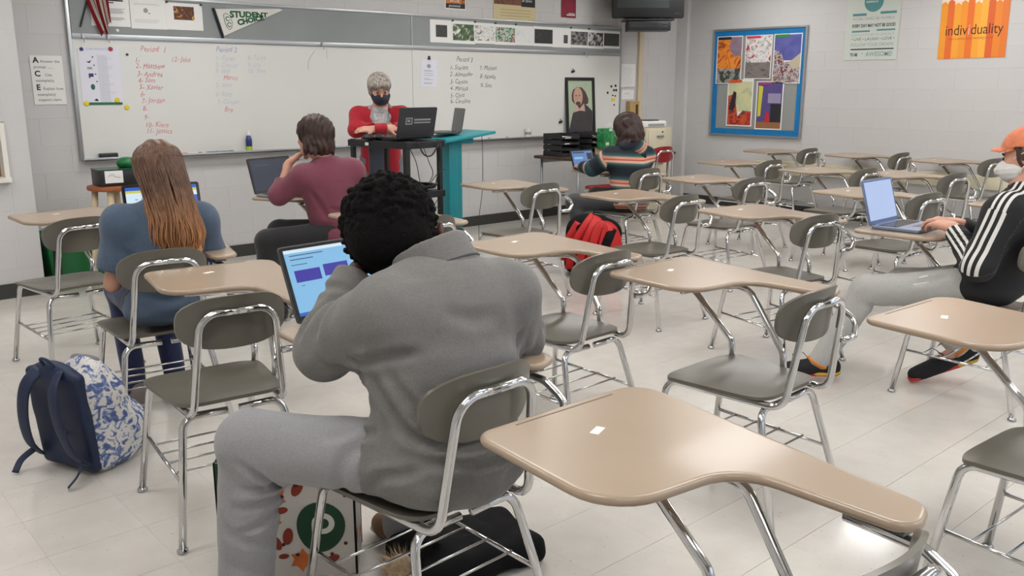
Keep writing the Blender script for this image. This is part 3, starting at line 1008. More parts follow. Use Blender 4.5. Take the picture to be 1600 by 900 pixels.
# spray bottle
t = empty('spray_bottle', (3.405, 7.243, .9085), 0, 'blue and lime cleaner bottle with white cap on the tray', 'bottle')
M_navyb = mat('navy_bottle', (30, 52, 110), rough=.3); M_lime = mat('lime_label', (170, 190, 40), rough=.4)
bm = nb(); lathe(bm, [(.024, .0), (.026, .006), (.026, .10), (.020, .128), (.012, .138)], 18); obj('body', bm, M_navyb, t, smooth=40)
bm = nb(); lathe(bm, [(.0265, .008), (.0265, .04), (.0262, .045)], 18); obj('label', bm, M_lime, t, smooth=40)
bm = nb(); lathe(bm, [(.012, .138), (.013, .15), (.010, .165), (.006, .182)], 14); obj('cap', bm, M_white_paper, t, smooth=40)
# paper cup
t = empty('paper_cup', (6.655, 7.243, .9085), 0, 'small white cup with dark label on the marker tray', 'cup')
bm = nb(); lathe(bm, [(.030, 0), (.036, .09), (.037, .095), (.034, .095), (.030, .02)], 20); obj('body', bm, M_white_paper, t, smooth=40)
bm = nb(); lathe(bm, [(.0325, .03), (.0352, .062)], 20); obj('label', bm, M_print, t, smooth=40)

# ---- sheets on the tack strip
YS = 7.2685
def lines(x0, x1, ys, th=.004, jag=.25):
    return [rc(x0, y - th / 2, x1 - random.uniform(0, jag) * (x1 - x0), y + th / 2) for y in ys]
s = sheet('notice_sheet', 'typed white notice behind the hanging flag', 'paper', front_m(2.370, 2.01, YS), .285, .218, group='sheets on the tack strip')
pr(s, 'printed_heading', M_print_dk, [rc(-.03, .075, .10, .086), rc(-.03, .06, .03, .068)])
pr(s, 'printed_text', M_print, lines(-.10, .12, [.02, .012, .004, -.004, -.012, -.045, -.053, -.061]))
s = sheet('notice_sheet', 'white notice with a round grey emblem, second on the tack strip', 'paper', front_m(2.655, 2.005, YS - .0014), .275, .225, group='sheets on the tack strip')
pr(s, 'emblem', M_print, [ellipse(-.02, .025, .018, .018, 16), ellipse(.006, .004, .008, .006, 10)])
pr(s, 'printed_text', M_pale_print, lines(-.11, .11, [.075, .068, -.045, -.055, -.065]))
s = sheet('photo_sheet', 'white sheet with a brown and yellow photograph, left of the pennant', 'paper', front_m(2.938, 1.998, YS - .003), .296, .206, group='sheets on the tack strip')
pr(s, 'picture', pic_mat('pic_brown', [(40, 22, 18), (96, 52, 20), (70, 30, 26), (190, 130, 40), (226, 190, 60)], 22), [rc(-.085, -.025, .080, .078)])
# right-hand row of photo sheets
PX = [5.376, 5.644, 5.931, 6.204, 6.489, 6.757, 7.044, 7.314, 7.603, 7.859, 8.136]
kinds = ['white-bordered dark square print, first', 'white cotton bolls on green leaves photo, second', 'bright photo of pale figures, third', 'green and red crowd photo, fourth', 'pale pencil sketch sheet, fifth',
         'black photo, sixth', 'white sheet with a small dark corner picture, seventh', 'black and white group photo, eighth', 'black and white portrait photo, ninth', 'very dark greenish photo, last']
pics = [pic_mat('pic_a', [(50, 50, 50), (70, 70, 68)], 14), pic_mat('pic_b', [(48, 70, 44), (60, 84, 50), (90, 110, 80), (236, 234, 230), (240, 238, 236)], 9), pic_mat('pic_c', [(40, 44, 40), (210, 212, 208), (226, 226, 222), (120, 90, 84), (230, 228, 224)], 12),
        pic_mat('pic_d', [(30, 40, 34), (30, 120, 66), (200, 206, 200), (120, 70, 50), (150, 40, 36)], 16), pic_mat('pic_e', [(214, 216, 214), (226, 226, 224), (200, 204, 206)], 6), pic_mat('pic_f', [(26, 26, 28), (36, 36, 38), (54, 54, 56)], 10),
        pic_mat('pic_g', [(40, 42, 46), (90, 92, 98)], 8), pic_mat('pic_h', [(24, 22, 22), (60, 58, 56), (150, 148, 144), (40, 38, 38)], 14), pic_mat('pic_i', [(24, 24, 26), (40, 40, 42), (214, 212, 210), (30, 30, 32)], 8), pic_mat('pic_j', [(40, 42, 38), (58, 62, 50)], 8)]
for k in range(10):
    x0, x1 = PX[k], PX[k + 1]
    zt, zb = 2.094 - .0012 * k + random.uniform(-.006, .003), 1.885 + random.uniform(-.012, .004)
    s = sheet('photo_sheet', kinds[k] + ' in the row on the tack strip', 'paper', front_m((x0 + x1) / 2, (zt + zb) / 2, YS - (.0014 if k % 2 else 0)), x1 - x0 + .012, zt - zb, group='photo sheets in a row')
    w_, h_ = (x1 - x0) / 2, (zt - zb) / 2
    if k == 0: q = rc(-.07, -.055, .07, .06)
    elif k == 6: q = rc(.03, -.06, .095, .03)
    elif k == 4: q = rc(-w_ * .92, -h_ * .75, w_ * .92, h_ * .7)
    else: q = rc(-w_ * .95, -h_ * .72, w_ * .95, h_ * .72)
    pr(s, 'picture', pics[k], [q])
for k in (1, 2, 3, 4, 7, 8):
    bm = nb(); lathe(bm, [(.009, 0), (.007, .006), (.006, .012), (.009, .016)], 10); o = obj('push_pin', bm, M_black); put(o, front_m(PX[k], 2.094, YS - .004)); tag(o, 'dark push pin holding the row of photo sheets', 'pin', 'push pins above the photo row')
for (x, z) in ((2.80, 2.103), (3.075, 2.096)):
    bm = nb(); lathe(bm, [(.009, 0), (.007, .006), (.006, .012), (.009, .016)], 10); o = obj('push_pin', bm, M_dkgrey); put(o, front_m(x, z, YS - .006)); tag(o, 'grey push pin on a corner of the brown photo sheet', 'pin', 'push pins on the brown photo sheet')
# blob of tack putty
bm = nb(); lathe(bm, [(.014, 0), (.012, .006), (.004, .010)], 10); o = obj('tack_putty', bm, M_white_paper, smooth=True); put(o, front_m(2.408, 1.872, YS)); tag(o, 'small white lump of putty right of the flag tip', 'putty')

# pennant
pn = empty('pennant', (3.2, 7.262, 1.96), 0, 'white felt pennant with green STUDENT CHOICE lettering and black spine', 'pennant')
def pflat(name, pts, m, y0):
    bm = nb(); prism(bm, pts, 0, .003); bmesh.ops.transform(bm, matrix=Matrix.Translation((-3.2, -7.262, -1.96)) @ front_m(0, 0, y0), verts=bm.verts)
    return obj(name, bm, m, pn)
pflat('felt', [(3.196, 2.072), (3.258, 1.862), (3.80, 2.095), (3.77, 2.104)][::1], mat('white_felt', (214, 212, 206), rough=.9, bump=.2, bscale=300), 7.262)
bm = nb(); tube(bm, [(3.175 - 3.2, -.006, 2.078 - 1.96), (3.244 - 3.2, -.006, 1.845 - 1.96)], .010, 8); obj('spine', bm, mat('navy_black_felt', (18, 20, 34), rough=.8), pn)
M_gfelt = mat('green_felt', (22, 88, 52), rough=.8)
def penn_text(s, x, z, size, rz):
    bm = text_bm(s, size, None, None, bold=.0035, sx=1.05)
    for v in bm.verts:          # letters shrink towards the tip
        k = 1 - .42 * max(0, min(1, v.co.x / .40)); v.co.y = v.co.y * k + (size * .72) * (1 - k) * .75
    bmesh.ops.transform(bm, matrix=Matrix.Translation((-3.2, -7.262, -1.96)) @ front_m(x, z, 7.2575, rz), verts=bm.verts)
    return obj('lettering', bm, M_gfelt, pn)
penn_text('STUDENT', 3.318, 2.012, .073, .015)
penn_text('CHOICE', 3.385, 1.952, .062, .20)
bm = nb(); 
ring_o = [(3.262, 2.03), (3.285, 2.045), (3.318, 2.025), (3.335, 1.97), (3.325, 1.925), (3.305, 1.912), (3.283, 1.935), (3.268, 1.98)]
pts3 = [Vector((a - 3.2, -.0052, b - 1.96)) for a, b in ring_o + ring_o[:1]]
tube(bm, pts3, .0018, 5, cap=False)
for c in ((3.297, 2.0), (3.308, 1.953)):
    tube(bm, [Vector((c[0] - 3.2 + .016 * math.cos(a), -.0052, c[1] - 1.96 + .016 * math.sin(a))) for a in np.linspace(.5, 5.6, 10)], .003, 5)
obj('crest', bm, M_gfelt, pn)

# flag hanging from above the tack strip
fl = empty('flag', (2.29, 7.235, 1.95), 0, 'red and white striped cloth flag hanging over the top of the whiteboard', 'flag')
M_flag_r = mat('flag_red', (172, 34, 46), rough=.75); M_flag_w = mat('flag_white', (224, 216, 206), rough=.75)
top0, top1 = (2.175, 2.34), (2.345, 2.34)
for k in range(9):
    a0, a1 = k / 9, (k + 1) / 9
    bm = nb(); cols_ = []
    for j in range(13):
        t_ = j / 12
        row = []
        for a in (a0, a1):
            xt = 2.165 + .17 * a; zt = 2.36
            xb = 2.292 + .068 * a - .01; zb = 1.822 + .085 * a + .03 * math.sin(a * 9)
            x = xt + (xb - xt) * (t_ ** .9) - .03 * math.sin(t_ * PI) * (1 - a); z = zt + (zb - zt) * t_
            y = 7.235 + .018 * math.sin(a * 16 + t_ * 2) - .012 * t_
            row.append(bm.verts.new((x - 2.29, y - 7.235, z - 1.95)))
        cols_.append(row)
    for r0, r1 in zip(cols_, cols_[1:]): bm.faces.new((r0[0], r0[1], r1[1], r1[0]))
    bmesh.ops.solidify(bm, geom=bm.faces[:], thickness=.0015)
    obj('stripe', bm, M_flag_r if k % 2 == 0 else M_flag_w, fl, smooth=True)
bm = nb(); tube(bm, [(2.155 - 2.29, .002, 2.36 - 1.95), (2.345 - 2.29, .002, 2.37 - 1.95)], .008, 8); obj('rod', bm, M_black, fl)
bm = nb(); tube(bm, [(2.24, 7.258, 2.17), (2.141, 7.258, 1.887)], .006, 8); o = obj('pointer_stick', bm, M_black); tag(o, 'thin black stick hung aslant on the tack strip left of the flag', 'pointer')

# schedule sheet on the whiteboard, clip sheet, ACE sheet, other wall papers
M_lav = mat('lavender_paper', (216, 216, 226), rough=.7)
s = sheet('schedule_sheet', 'pale schedule sheet with small icons on the left of the whiteboard', 'paper', front_m(2.258, 1.536, YS), .305, .41, M_lav)
txt(s, 'printed_heading', M_blue_ink, [('CLASS INSTRUCTIONS', -.095, .188, .019)])
pr(s, 'shaded_column', mat('grey_lavender', (202, 203, 214), rough=.7), [rc(-.02, -.2, .055, .15)])
pr(s, 'printed_text', M_pale_print, lines(.0, .10, [.13, .12, .07, .06, .05, .0, -.01, -.06, -.07, -.12, -.13]), z=.0022)
pr(s, 'icon', M_print_dk, [[(-.10, .10), (-.075, .105), (-.06, .115), (-.075, .09)], ellipse(-.05, .135, .006, .006, 8), ellipse(-.045, .075, .006, .005, 8), ellipse(-.04, .01, .006, .005, 8), ellipse(-.035, -.045, .006, .005, 8), [(-.07, -.185), (-.05, -.17), (-.035, -.185), (-.045, -.192)]])
pr(s, 'icon', mat('violet_print', (58, 50, 110), rough=.7), [rc(-.09, -.01, -.055, .015), rc(-.09, -.02, -.08, -.01)])
pr(s, 'icon', mat('green_print', (40, 96, 84), rough=.7), [ellipse(-.068, -.085, .016, .022, 12)])
pr(s, 'icon', M_print, [rc(-.095, .045, -.06, .062)])
s = sheet('clip_sheet', 'sheet in a plastic sleeve hung by a clip beside the Period 3 list', 'paper', front_m(5.345, 1.58, YS, -.03), .20, .265, M_lav)
pr(s, 'printed_text', M_print, lines(-.06, .06, [.03, .02, .0, -.02, -.05, -.06, -.09, -.10], jag=.5) + [ellipse(0, .07, .025, .02, 14)])
bm = nb(); box(bm, (0, .140, .006), (.03, .018, .012), bev=.003); lathe(bm, [(.010, 0), (.010, .012), (.004, .016)], 10, Matrix.Translation((0, .158, 0))); obj('clip', bm, M_black, s)
s = sheet('rule_sheet', 'white A-C-E writing reminder taped to the wall left of the whiteboard', 'paper', front_m(1.89, 1.50, 7.2945), .22, .352)
txt(s, 'lettering', M_print_dk, [('A', -.09, .125, .055), ('C', -.088, .028, .055), ('E', -.086, -.07, .055)], bold=.002)
txt(s, 'printed_text', M_print_dk, [('Answer the', -.042, .125, .028), ('prompt ......', -.09, .085, .028), ('Cite', -.02, .028, .028), ('example(s)', -.085, -.012, .028), ('Explain how', -.04, -.07, .028), ('example(s)', -.083, -.112, .028), ('support claim.', -.08, -.15, .028)])
s = sheet('wall_notice', 'tall white notice on the narrow wall strip right of the whiteboard', 'paper', front_m(8.335, 1.583, 7.2945), .265, .27)
pr(s, 'printed_text', M_pale_print, lines(-.10, .10, list(np.linspace(.09, -.1, 11)), jag=.3))
s = sheet('wall_notice', 'small white notice under the tall one right of the whiteboard', 'paper', front_m(8.34, 1.36, 7.2945), .225, .115)
pr(s, 'printed_text', M_print, lines(-.06, .06, [.01]))
# posters above the whiteboard (cut by the picture edge)
s = sheet('poster', 'small orange and black poster above the middle of the whiteboard', 'poster', front_m(5.71, 2.36, 7.2945), .262, .31, group='posters above the whiteboard')
pr(s, 'picture', pic_mat('pic_orange', [(60, 34, 24), (150, 80, 30), (206, 130, 50), (90, 46, 26)], 10), [rc(-.122, -.10, .122, .145)])
pr(s, 'caption_band', M_print_dk, [rc(-.122, -.145, .122, -.10)])
txt(s, 'lettering', M_white_paper, [('Records', -.07, -.085, .036), ('personnel', -.085, -.132, .036)], z=.0022, shear=.2)
s = sheet('poster', 'wide brown and cream poster above the row of photo sheets', 'poster', front_m(6.505, 2.39, 7.2945), .60, .54, mat('cream_paper', (206, 192, 150), rough=.7), group='posters above the whiteboard')
pr(s, 'picture', pic_mat('pic_brown2', [(70, 42, 30), (122, 72, 48), (96, 56, 40), (60, 40, 32)], 6), [rc(-.29, -.10, .29, .26)])
pr(s, 'caption_band', M_print_dk, [rc(.09, -.11, .29, .12)], z=.002)
txt(s, 'lettering', M_white_paper, [('Read apart', .10, .0, .045), ('at dawn', .10, -.06, .045)], z=.0026, shear=.2)
pr(s, 'printed_text', mat('tan_print', (168, 150, 104), rough=.8), lines(-.20, .24, [-.15, -.18, -.21], th=.006))
s = sheet('poster', 'narrow crimson poster above the right end of the whiteboard', 'poster', front_m(7.307, 2.39, 7.2945), .232, .375, mat('crimson_paper', (132, 22, 48), rough=.6, var=.2, vscale=6), group='posters above the whiteboard')
pr(s, 'lettering', M_pale_print, [rc(-.03, -.165, .10, -.15), rc(.0, -.145, .10, -.137)])

# conduit and wooden wall phone box
bm = nb(); box(bm, (8.535, 7.278, WH / 2 + .3), (.07, .036, WH - .6), bev=.006); o = obj('conduit', bm, mat('cream_conduit', (206, 190, 160), rough=.5)); tag(o, 'cream cable conduit running up the wall right of the whiteboard', 'conduit')
t = empty('wall_box', (8.40, 7.296, 1.18), 0, 'tan wooden box with a dark slot on the wall behind the curly-haired person', 'box')
bm = nb(); box(bm, (0, -.035, 0), (.17, .07, .20), bev=.006); obj('body', bm, mat('tan_wood', (176, 146, 94), rough=.5, var=.1, vscale=12), t)
bm = nb(); box(bm, (.035, -.072, .0), (.035, .006, .12)); obj('slot', bm, mat('dark_wood', (74, 52, 34), rough=.6), t)

# framed portrait leaning on the tray (plain generic sitter)
pt = empty('framed_portrait', (7.475, 7.235, .915), 0, 'black framed portrait of a bald bearded man leaning against the whiteboard', 'picture')
pt.rotation_euler = (R(-3.5), 0, 0)
PW, PH = .47, .64
bm = nb()
for s_ in (-1, 1):
    box(bm, (s_ * (PW / 2 - .017), -.008, PH / 2), (.034, .02, PH), bev=.002); box(bm, (0, -.008, PH / 2 + s_ * (PH / 2 - .017)), (PW - .068, .02, .034), bev=.002)
obj('frame', bm, M_black, pt)
PMx = frame_m((0, -.004, PH / 2), (1, 0, 0), (0, 0, 1))
def pp(name, m, pts, z):
    bm = nb(); flat(bm, pts, z); bmesh.ops.transform(bm, matrix=PMx, verts=bm.verts); return obj(name, bm, m, pt)
pp('backdrop', mat('sage_print', (172, 186, 160), rough=.5, var=.05), rc(-.2, -.29, .2, .29), .001)
M_coat = mat('charcoal_print', (62, 56, 60), rough=.6, var=.15, vscale=9); M_skinp = mat('skin_print', (190, 150, 132), rough=.6, var=.1, vscale=10); M_hairp = mat('hair_print', (78, 62, 56), rough=.6, var=.1)
pp('coat', M_coat, [(-.2, -.29), (.2, -.29), (.195, -.06), (.12, .0), (.04, .03), (-.06, .0), (-.13, -.09), (-.17, -.2)], .0015)
pp('hair', M_hairp, [(-.135, .06), (-.14, .12), (-.115, .18), (-.05, .215), (.03, .21), (.09, .16), (.135, .08), (.13, .03), (.08, .01), (-.05, .02), (-.10, .03)], .002)
pp('face', M_skinp, ellipse(-.035, .105, .075, .108, 24), .0025)
pp('beard', M_hairp, [(-.075, .04), (-.04, .055), (.005, .04), (-.005, .005), (-.04, -.012), (-.07, .008)], .003)
pp('collar', mat('pink_print', (198, 164, 152), rough=.6), [(-.11, -.07), (-.06, .02), (-.02, -.03), (.06, .03), (.075, -.06), (-.01, -.05)], .0034)
pp('eye', M_hairp, ellipse(-.068, .118, .014, .006, 10), .0032); pp('eye', M_hairp, ellipse(-.012, .118, .014, .006, 10), .0032)

# ================================================================ television in the corner
tv = empty('television', (8.02, 6.75, 2.19), R(-42), 'black tube television hung high in the corner', 'television')
bm = nb(); box(bm, (0, 0, .32), (.80, .10, .62), bev=.02); obj('bezel', bm, M_black, tv, smooth=40)
bm = nb(); prism(bm, rrect(0, .32, .70, .56, .05), 0, .40, bev=.03, M=Matrix(((1, 0, 0, 0), (0, 0, 1, .04), (0, 1, 0, 0), (0, 0, 0, 1)))); bmesh.ops.recalc_face_normals(bm, faces=bm.faces); obj('casing', bm, M_black, tv, smooth=40)
bm = nb(); box(bm, (-.06, -.052, .345), (.58, .012, .46), bev=.006); obj('screen', bm, mat('tv_glass', (62, 66, 66), rough=.12, var=.1, vscale=3), tv, smooth=40)
for k in range(3):
    bm = nb(); lathe(bm, [(.008, 0), (.008, .008)], 10, Matrix.Translation((.30 + k * .025, -.05, .06)) @ Matrix.Rotation(R(90), 4, 'X')); obj('button', bm, M_dkgrey, tv)
bm = nb(); box(bm, (0, .02, -.012), (.55, .35, .016)); box(bm, (0, .18, .35), (.06, .04, .75)); box(bm, (0, .18, .60), (.05, .05, .5)); obj('bracket', bm, M_black, tv)
vc = empty('video_player', (8.02, 6.75, 2.055), R(-42), 'black video player slung under the corner television', 'player')
bm = nb(); box(bm, (0, -.02, .055), (.47, .30, .10), bev=.005); obj('case', bm, M_black, vc, smooth=40)
bm = nb(); box(bm, (-.06, -.172, .065), (.30, .006, .05)); obj('front_panel', bm, M_blacker, vc)
bm = nb(); box(bm, (.17, -.172, .05), (.06, .008, .012)); box(bm, (.17, -.172, .075), (.06, .008, .012)); obj('button', bm, M_dkgrey, vc)

# ================================================================ right wall: bulletin board and posters
bb = empty('bulletin_board', (9.294, 6.125, 1.495), 0, 'grey bulletin board with scalloped blue border on the right-hand wall', 'bulletin board')
def bpart(name, bm, m):
    bmesh.ops.transform(bm, matrix=Matrix.Translation((-9.294, -6.125, -1.495)) @ right_m(6.125, 1.495), verts=bm.verts); return obj(name, bm, m, bb)
W2, H2 = .634, .63
bm = nb()
for s_ in (-1, 1):
    box(bm, (s_ * (W2 - .012), 0, .013), (.024, 2 * H2, .026), bev=.003); box(bm, (0, s_ * (H2 - .012), .013), (2 * W2 - .048, .024, .026), bev=.003)
bpart('frame', bm, M_alu)
bm = nb(); box(bm, (0, 0, .005), (2 * W2 - .04, 2 * H2 - .04, .010)); bpart('backing', bm, mat('board_grey', (146, 148, 146), rough=.85, bump=.15, bscale=200))
M_bluep = mat('blue_border_paper', (6, 116, 178), rough=.5, var=.08, vscale=20)
def scallop(bm, a, b, inward, wdt=.062, step=.032, zz=.0125):
    a = Vector(a); b = Vector(b); d = (b - a); L = d.length; d.normalize(); n = Vector(inward)
    pts = [a, b]; k = int(L / step); 
    for i in range(k * 6, -1, -1):
        s_ = i / (k * 6) * L
        pts.append(a + d * s_ + n * (wdt + .006 * abs(math.sin(s_ / step * PI))))
    vs = [bm.verts.new((p.x, p.y, zz)) for p in pts]
    top = vs[:2]; 
    for i in range(2, len(vs) - 1):
        pass
    lower = [bm.verts.new((a + d * (i / (k * 6) * L)).to_3d() + Vector((0, 0, zz))) for i in range(k * 6, -1, -1)]
    up_ = vs[2:]
    for i in range(len(up_) - 1):
        f = bm.faces.new((up_[i], up_[i + 1], lower[i + 1], lower[i])); f.normal_update()
        if f.normal.z < 0: f.normal_flip()
    for v in vs[:2]: bm.verts.remove(v)
i_ = W2 - .024; j_ = H2 - .024
for k_, (a, b, n) in enumerate([((-i_, j_), (i_, j_), (0, -1)), ((-i_, -j_), (i_, -j_), (0, 1)), ((-i_, -j_), (-i_, j_), (1, 0)), ((i_, -j_), (i_, j_), (-1, 0))]):
    bm = nb(); scallop(bm, a, b, n, zz=.0125 + .0005 * k_); bpart('border_strip', bm, M_bluep)
def bposter(yc, zc, w_, h_, label, bands, tagcol, tagside=-1, rz=0.0):
    s = sheet('poster', label, 'poster', right_m(yc, zc, 9.276, rz), w_, h_, group='posters on the bulletin board')
    for k_, (m, poly) in enumerate(bands): pr(s, 'picture', m, [poly], z=.0016 + .0004 * k_)
    pr(s, 'title_tab', mat('tab_%d_%d_%d' % tagcol, tagcol, rough=.6), [rc(-w_ * .46, h_ * .43, -w_ * .46 + w_ * .52, h_ * .485)], z=.0045)
    return s
w_, h_ = .362, .555
A_ = pic_mat('pic_fire', [(120, 60, 30), (214, 110, 30), (236, 150, 50), (200, 84, 30), (120, 90, 110)], 5, dist=2.5)
bposter(6.515, 1.765, w_, h_, 'orange fire and battle poster, top left of the bulletin board', [(A_, rc(-.17, -.10, .17, .265)), (pic_mat('pic_wreck', [(44, 50, 40), (70, 74, 62), (170, 170, 170), (60, 44, 36)], 9), rc(-.17, -.268, .17, -.10)),
        (pic_mat('pic_smoke', [(126, 104, 126), (150, 126, 140), (110, 92, 112)], 6), [(.02, .265), (.17, .265), (.17, .06), (.08, .03), (.0, .13)])], (36, 30, 44))
bposter(6.113, 1.790, w_, .50, 'grey poster with red cartoon figures, top middle of the bulletin board', [(pic_mat('pic_toon', [(40, 40, 42), (190, 186, 184), (230, 228, 226), (176, 50, 66), (90, 86, 88)], 9), rc(-.17, -.06, .17, .24)), (pic_mat('pic_boards', [(96, 90, 88), (130, 122, 118), (74, 68, 66)], 7, stretch=(1, 3, 1)), rc(-.17, -.24, .17, -.06))], (206, 60, 80))
bposter(5.730, 1.765, w_, h_, 'violet sky poster with a charging crowd, top right of the bulletin board', [(pic_mat('pic_violet', [(70, 72, 140), (90, 92, 160), (110, 108, 164)], 3), rc(-.17, -.02, .17, .265)), (pic_mat('pic_crowd', [(40, 34, 44), (120, 40, 40), (196, 190, 186), (60, 60, 90), (170, 120, 90)], 14), [(-.17, -.268), (.17, -.268), (.17, .06), (.06, -.03), (-.03, -.04), (-.08, .07), (-.17, .10)]),
        (mat('tan_hill', (188, 176, 150), rough=.6), [(.02, -.05), (.17, .06), (.17, -.10), (.08, -.12)])], (40, 130, 60))
bposter(6.332, 1.262, w_, h_, 'red fantasy poster with an orange title tab, lower left of the bulletin board', [(pic_mat('pic_pale', [(150, 156, 130), (196, 200, 160), (214, 206, 150), (110, 120, 108)], 4), rc(-.165, -.10, .165, .25)), (pic_mat('pic_red', [(110, 30, 34), (168, 40, 44), (210, 90, 40), (60, 40, 40), (190, 160, 150)], 8), [(-.165, -.262), (.165, -.262), (.165, -.10), (.05, -.09), (-.02, -.16), (-.06, .02), (-.10, .10), (-.165, .08)]),
        (mat('dark_figure', (46, 30, 38), rough=.6), [(-.13, .02), (-.09, .14), (-.05, .12), (-.06, -.04), (-.09, -.10), (-.15, -.08)])], (216, 80, 30))
bposter(5.925, 1.235, w_, h_, 'purple poster with yellow curtains and a red gown, lower right of the bulletin board', [(mat('purple_print', (84, 72, 130), rough=.6, var=.1), rc(-.165, -.19, .165, .255)), (mat('night_print', (36, 34, 42), rough=.6, var=.2), rc(.02, -.20, .165, .02)), (mat('pale_panel', (150, 140, 170), rough=.6), rc(-.02, .03, .15, .14)), (mat('yellow_print', (206, 196, 60), rough=.6), [(-.15, -.13), (-.11, -.12), (-.10, .06), (-.09, .22), (-.15, .23)]), (mat('red_gown', (190, 36, 44), rough=.6), [(-.06, -.20), (.02, -.18), (.0, -.08), (-.03, -.06)]), (mat('brown_floor_print', (150, 100, 64), rough=.6), rc(-.165, -.262, .165, -.19))], (150, 60, 120))
# AWESOME poster
M_tealp = mat('teal_print', (74, 134, 134), rough=.6); M_palesage = mat('pale_sage_paper', (196, 202, 194), rough=.6)
s = sheet('poster', 'pale green motivational lettering poster left of the orange poster', 'poster', right_m(4.756, 2.08, 9.2945), .585, .70, M_palesage)
pr(s, 'medallion', M_tealp, [ellipse(-.0, .245, .105, .105, 30)])
txt(s, 'lettering', M_palesage, [('GET', -.045, .27, .055), ('INSPIRED BY', -.085, .235, .024)], z=.0024, bold=.001)
pr(s, 'band', M_tealp, [rc(-.225, .105, -.07, .13), rc(.08, .115, .255, .14), rc(-.22, -.062, -.02, -.045), rc(.055, -.055, .255, -.038)])
pr(s, 'band', M_print_dk, [rc(-.22, -.245, .255, -.232), rc(.13, .255, .255, .285)])
txt(s, 'lettering', M_print, [('WORK HARD BE HUMBLE', -.222, .06, .042, 0.46)], sx=.92)
txt(s, 'lettering', M_print_dk, [('EVERY DAY MAY NOT BE GOOD', -.222, -.012, .046, 0.475)], sx=.71, bold=.0015)
txt(s, 'lettering', mat('pale_teal_print', (130, 164, 162), rough=.6), [('JUST A LITTLE BIT OF LOVE IN IT', -.22, -.10, .030, 0.47)], sx=.9)
txt(s, 'lettering', M_dkgrey, [('\u2022 LIVE \u2022 LAUGH \u2022 LOVE \u2022', -.22, -.148, .042, .475)], sx=.98)
txt(s, 'lettering', mat('mid_grey_print', (134, 142, 142), rough=.6), [('FOLLOW YOUR DREAMS', -.222, -.208, .048, 0.47)], sx=.90)
txt(s, 'lettering', M_print_dk, [('TO BE', -.222, -.308, .042, .085), ('\u00b7', -.09, -.305, .06)], sx=.7, bold=.002)
txt(s, 'lettering', mat('outline_teal', (120, 150, 152), rough=.6), [('AWESOME!', -.045, -.312, .068, .29)], sx=.92, bold=.001)
# individuality poster
s = sheet('poster', 'orange poster of fence pickets reading individuality', 'poster', right_m(3.727, 2.075, 9.2945, .012), .636, .70, mat('pale_pink_paper', (236, 214, 204), rough=.5))
oc = [(232, 150, 40), (222, 104, 40), (236, 158, 48), (234, 146, 44), (226, 110, 40), (236, 160, 50), (240, 170, 60), (214, 96, 40), (226, 130, 40), (222, 118, 44)]
xs_ = np.linspace(-.318, .318, 11)
for k in range(10):
    x0, x1 = xs_[k], xs_[k + 1]; tp = .20 + .02 * math.sin(k * 2.1)
    pr(s, 'picket', mat('picket_%d' % k, oc[k], rough=.5), [[(x0, -.35), (x1, -.35), (x1, tp - .025), ((x0 + x1) / 2, tp), (x0, tp - .02)]])
pr(s, 'picture', pic_mat('pic_tip', [(60, 56, 56), (190, 186, 184), (120, 116, 116)], 12), [rc(.03, .19, .13, .34)], z=.0022)
txt(s, 'lettering', mat('brown_print', (70, 36, 20), rough=.6), [('indiv', -.265, -.125, .14, .215), ('duality', -.022, -.125, .14, .30)], z=.0026)
txt(s, 'lettering', M_white_paper, [('i', -.044, -.125, .14, .014)], z=.0028, shear=.15)
txt(s, 'lettering', mat('rust_print', (170, 84, 34), rough=.6), [('there is nothing better than being yourself', -.225, -.17, .032, .42)], z=.0026)
# raceway with outlets low on the right wall
rw = empty('cable_raceway', (9.27, 4.4, .53), 0, 'cream cable raceway with outlets low on the right-hand wall', 'raceway')
bm = nb(); box(bm, (0, 0, 0), (.055, 3.3, .13), bev=.008); obj('channel', bm, M_cream, rw, smooth=40)
for dy in (1.35, .66, -.30, -.77):
    bm = nb(); box(bm, (-.032, dy, 0), (.012, .12, .075), bev=.003); pl = obj('outlet_plate', bm, M_cream, rw)
    bm = nb()
    for q in (-.025, .025):
        box(bm, (-.039, dy + q, .0), (.004, .022, .03))
    obj('socket', bm, mat('tan_socket', (150, 130, 96), rough=.5), pl)
# low dark box under the raceway
for k, (yy, lab) in enumerate(((5.55, 'cream outlet box low on the wall under the leftmost wall-side desk'),)):
    bm = nb(); box(bm, (9.255, yy, .53), (.08, .34, .16), bev=.01); o = obj('outlet_box', bm, M_cream, smooth=40); tag(o, lab, 'outlet')

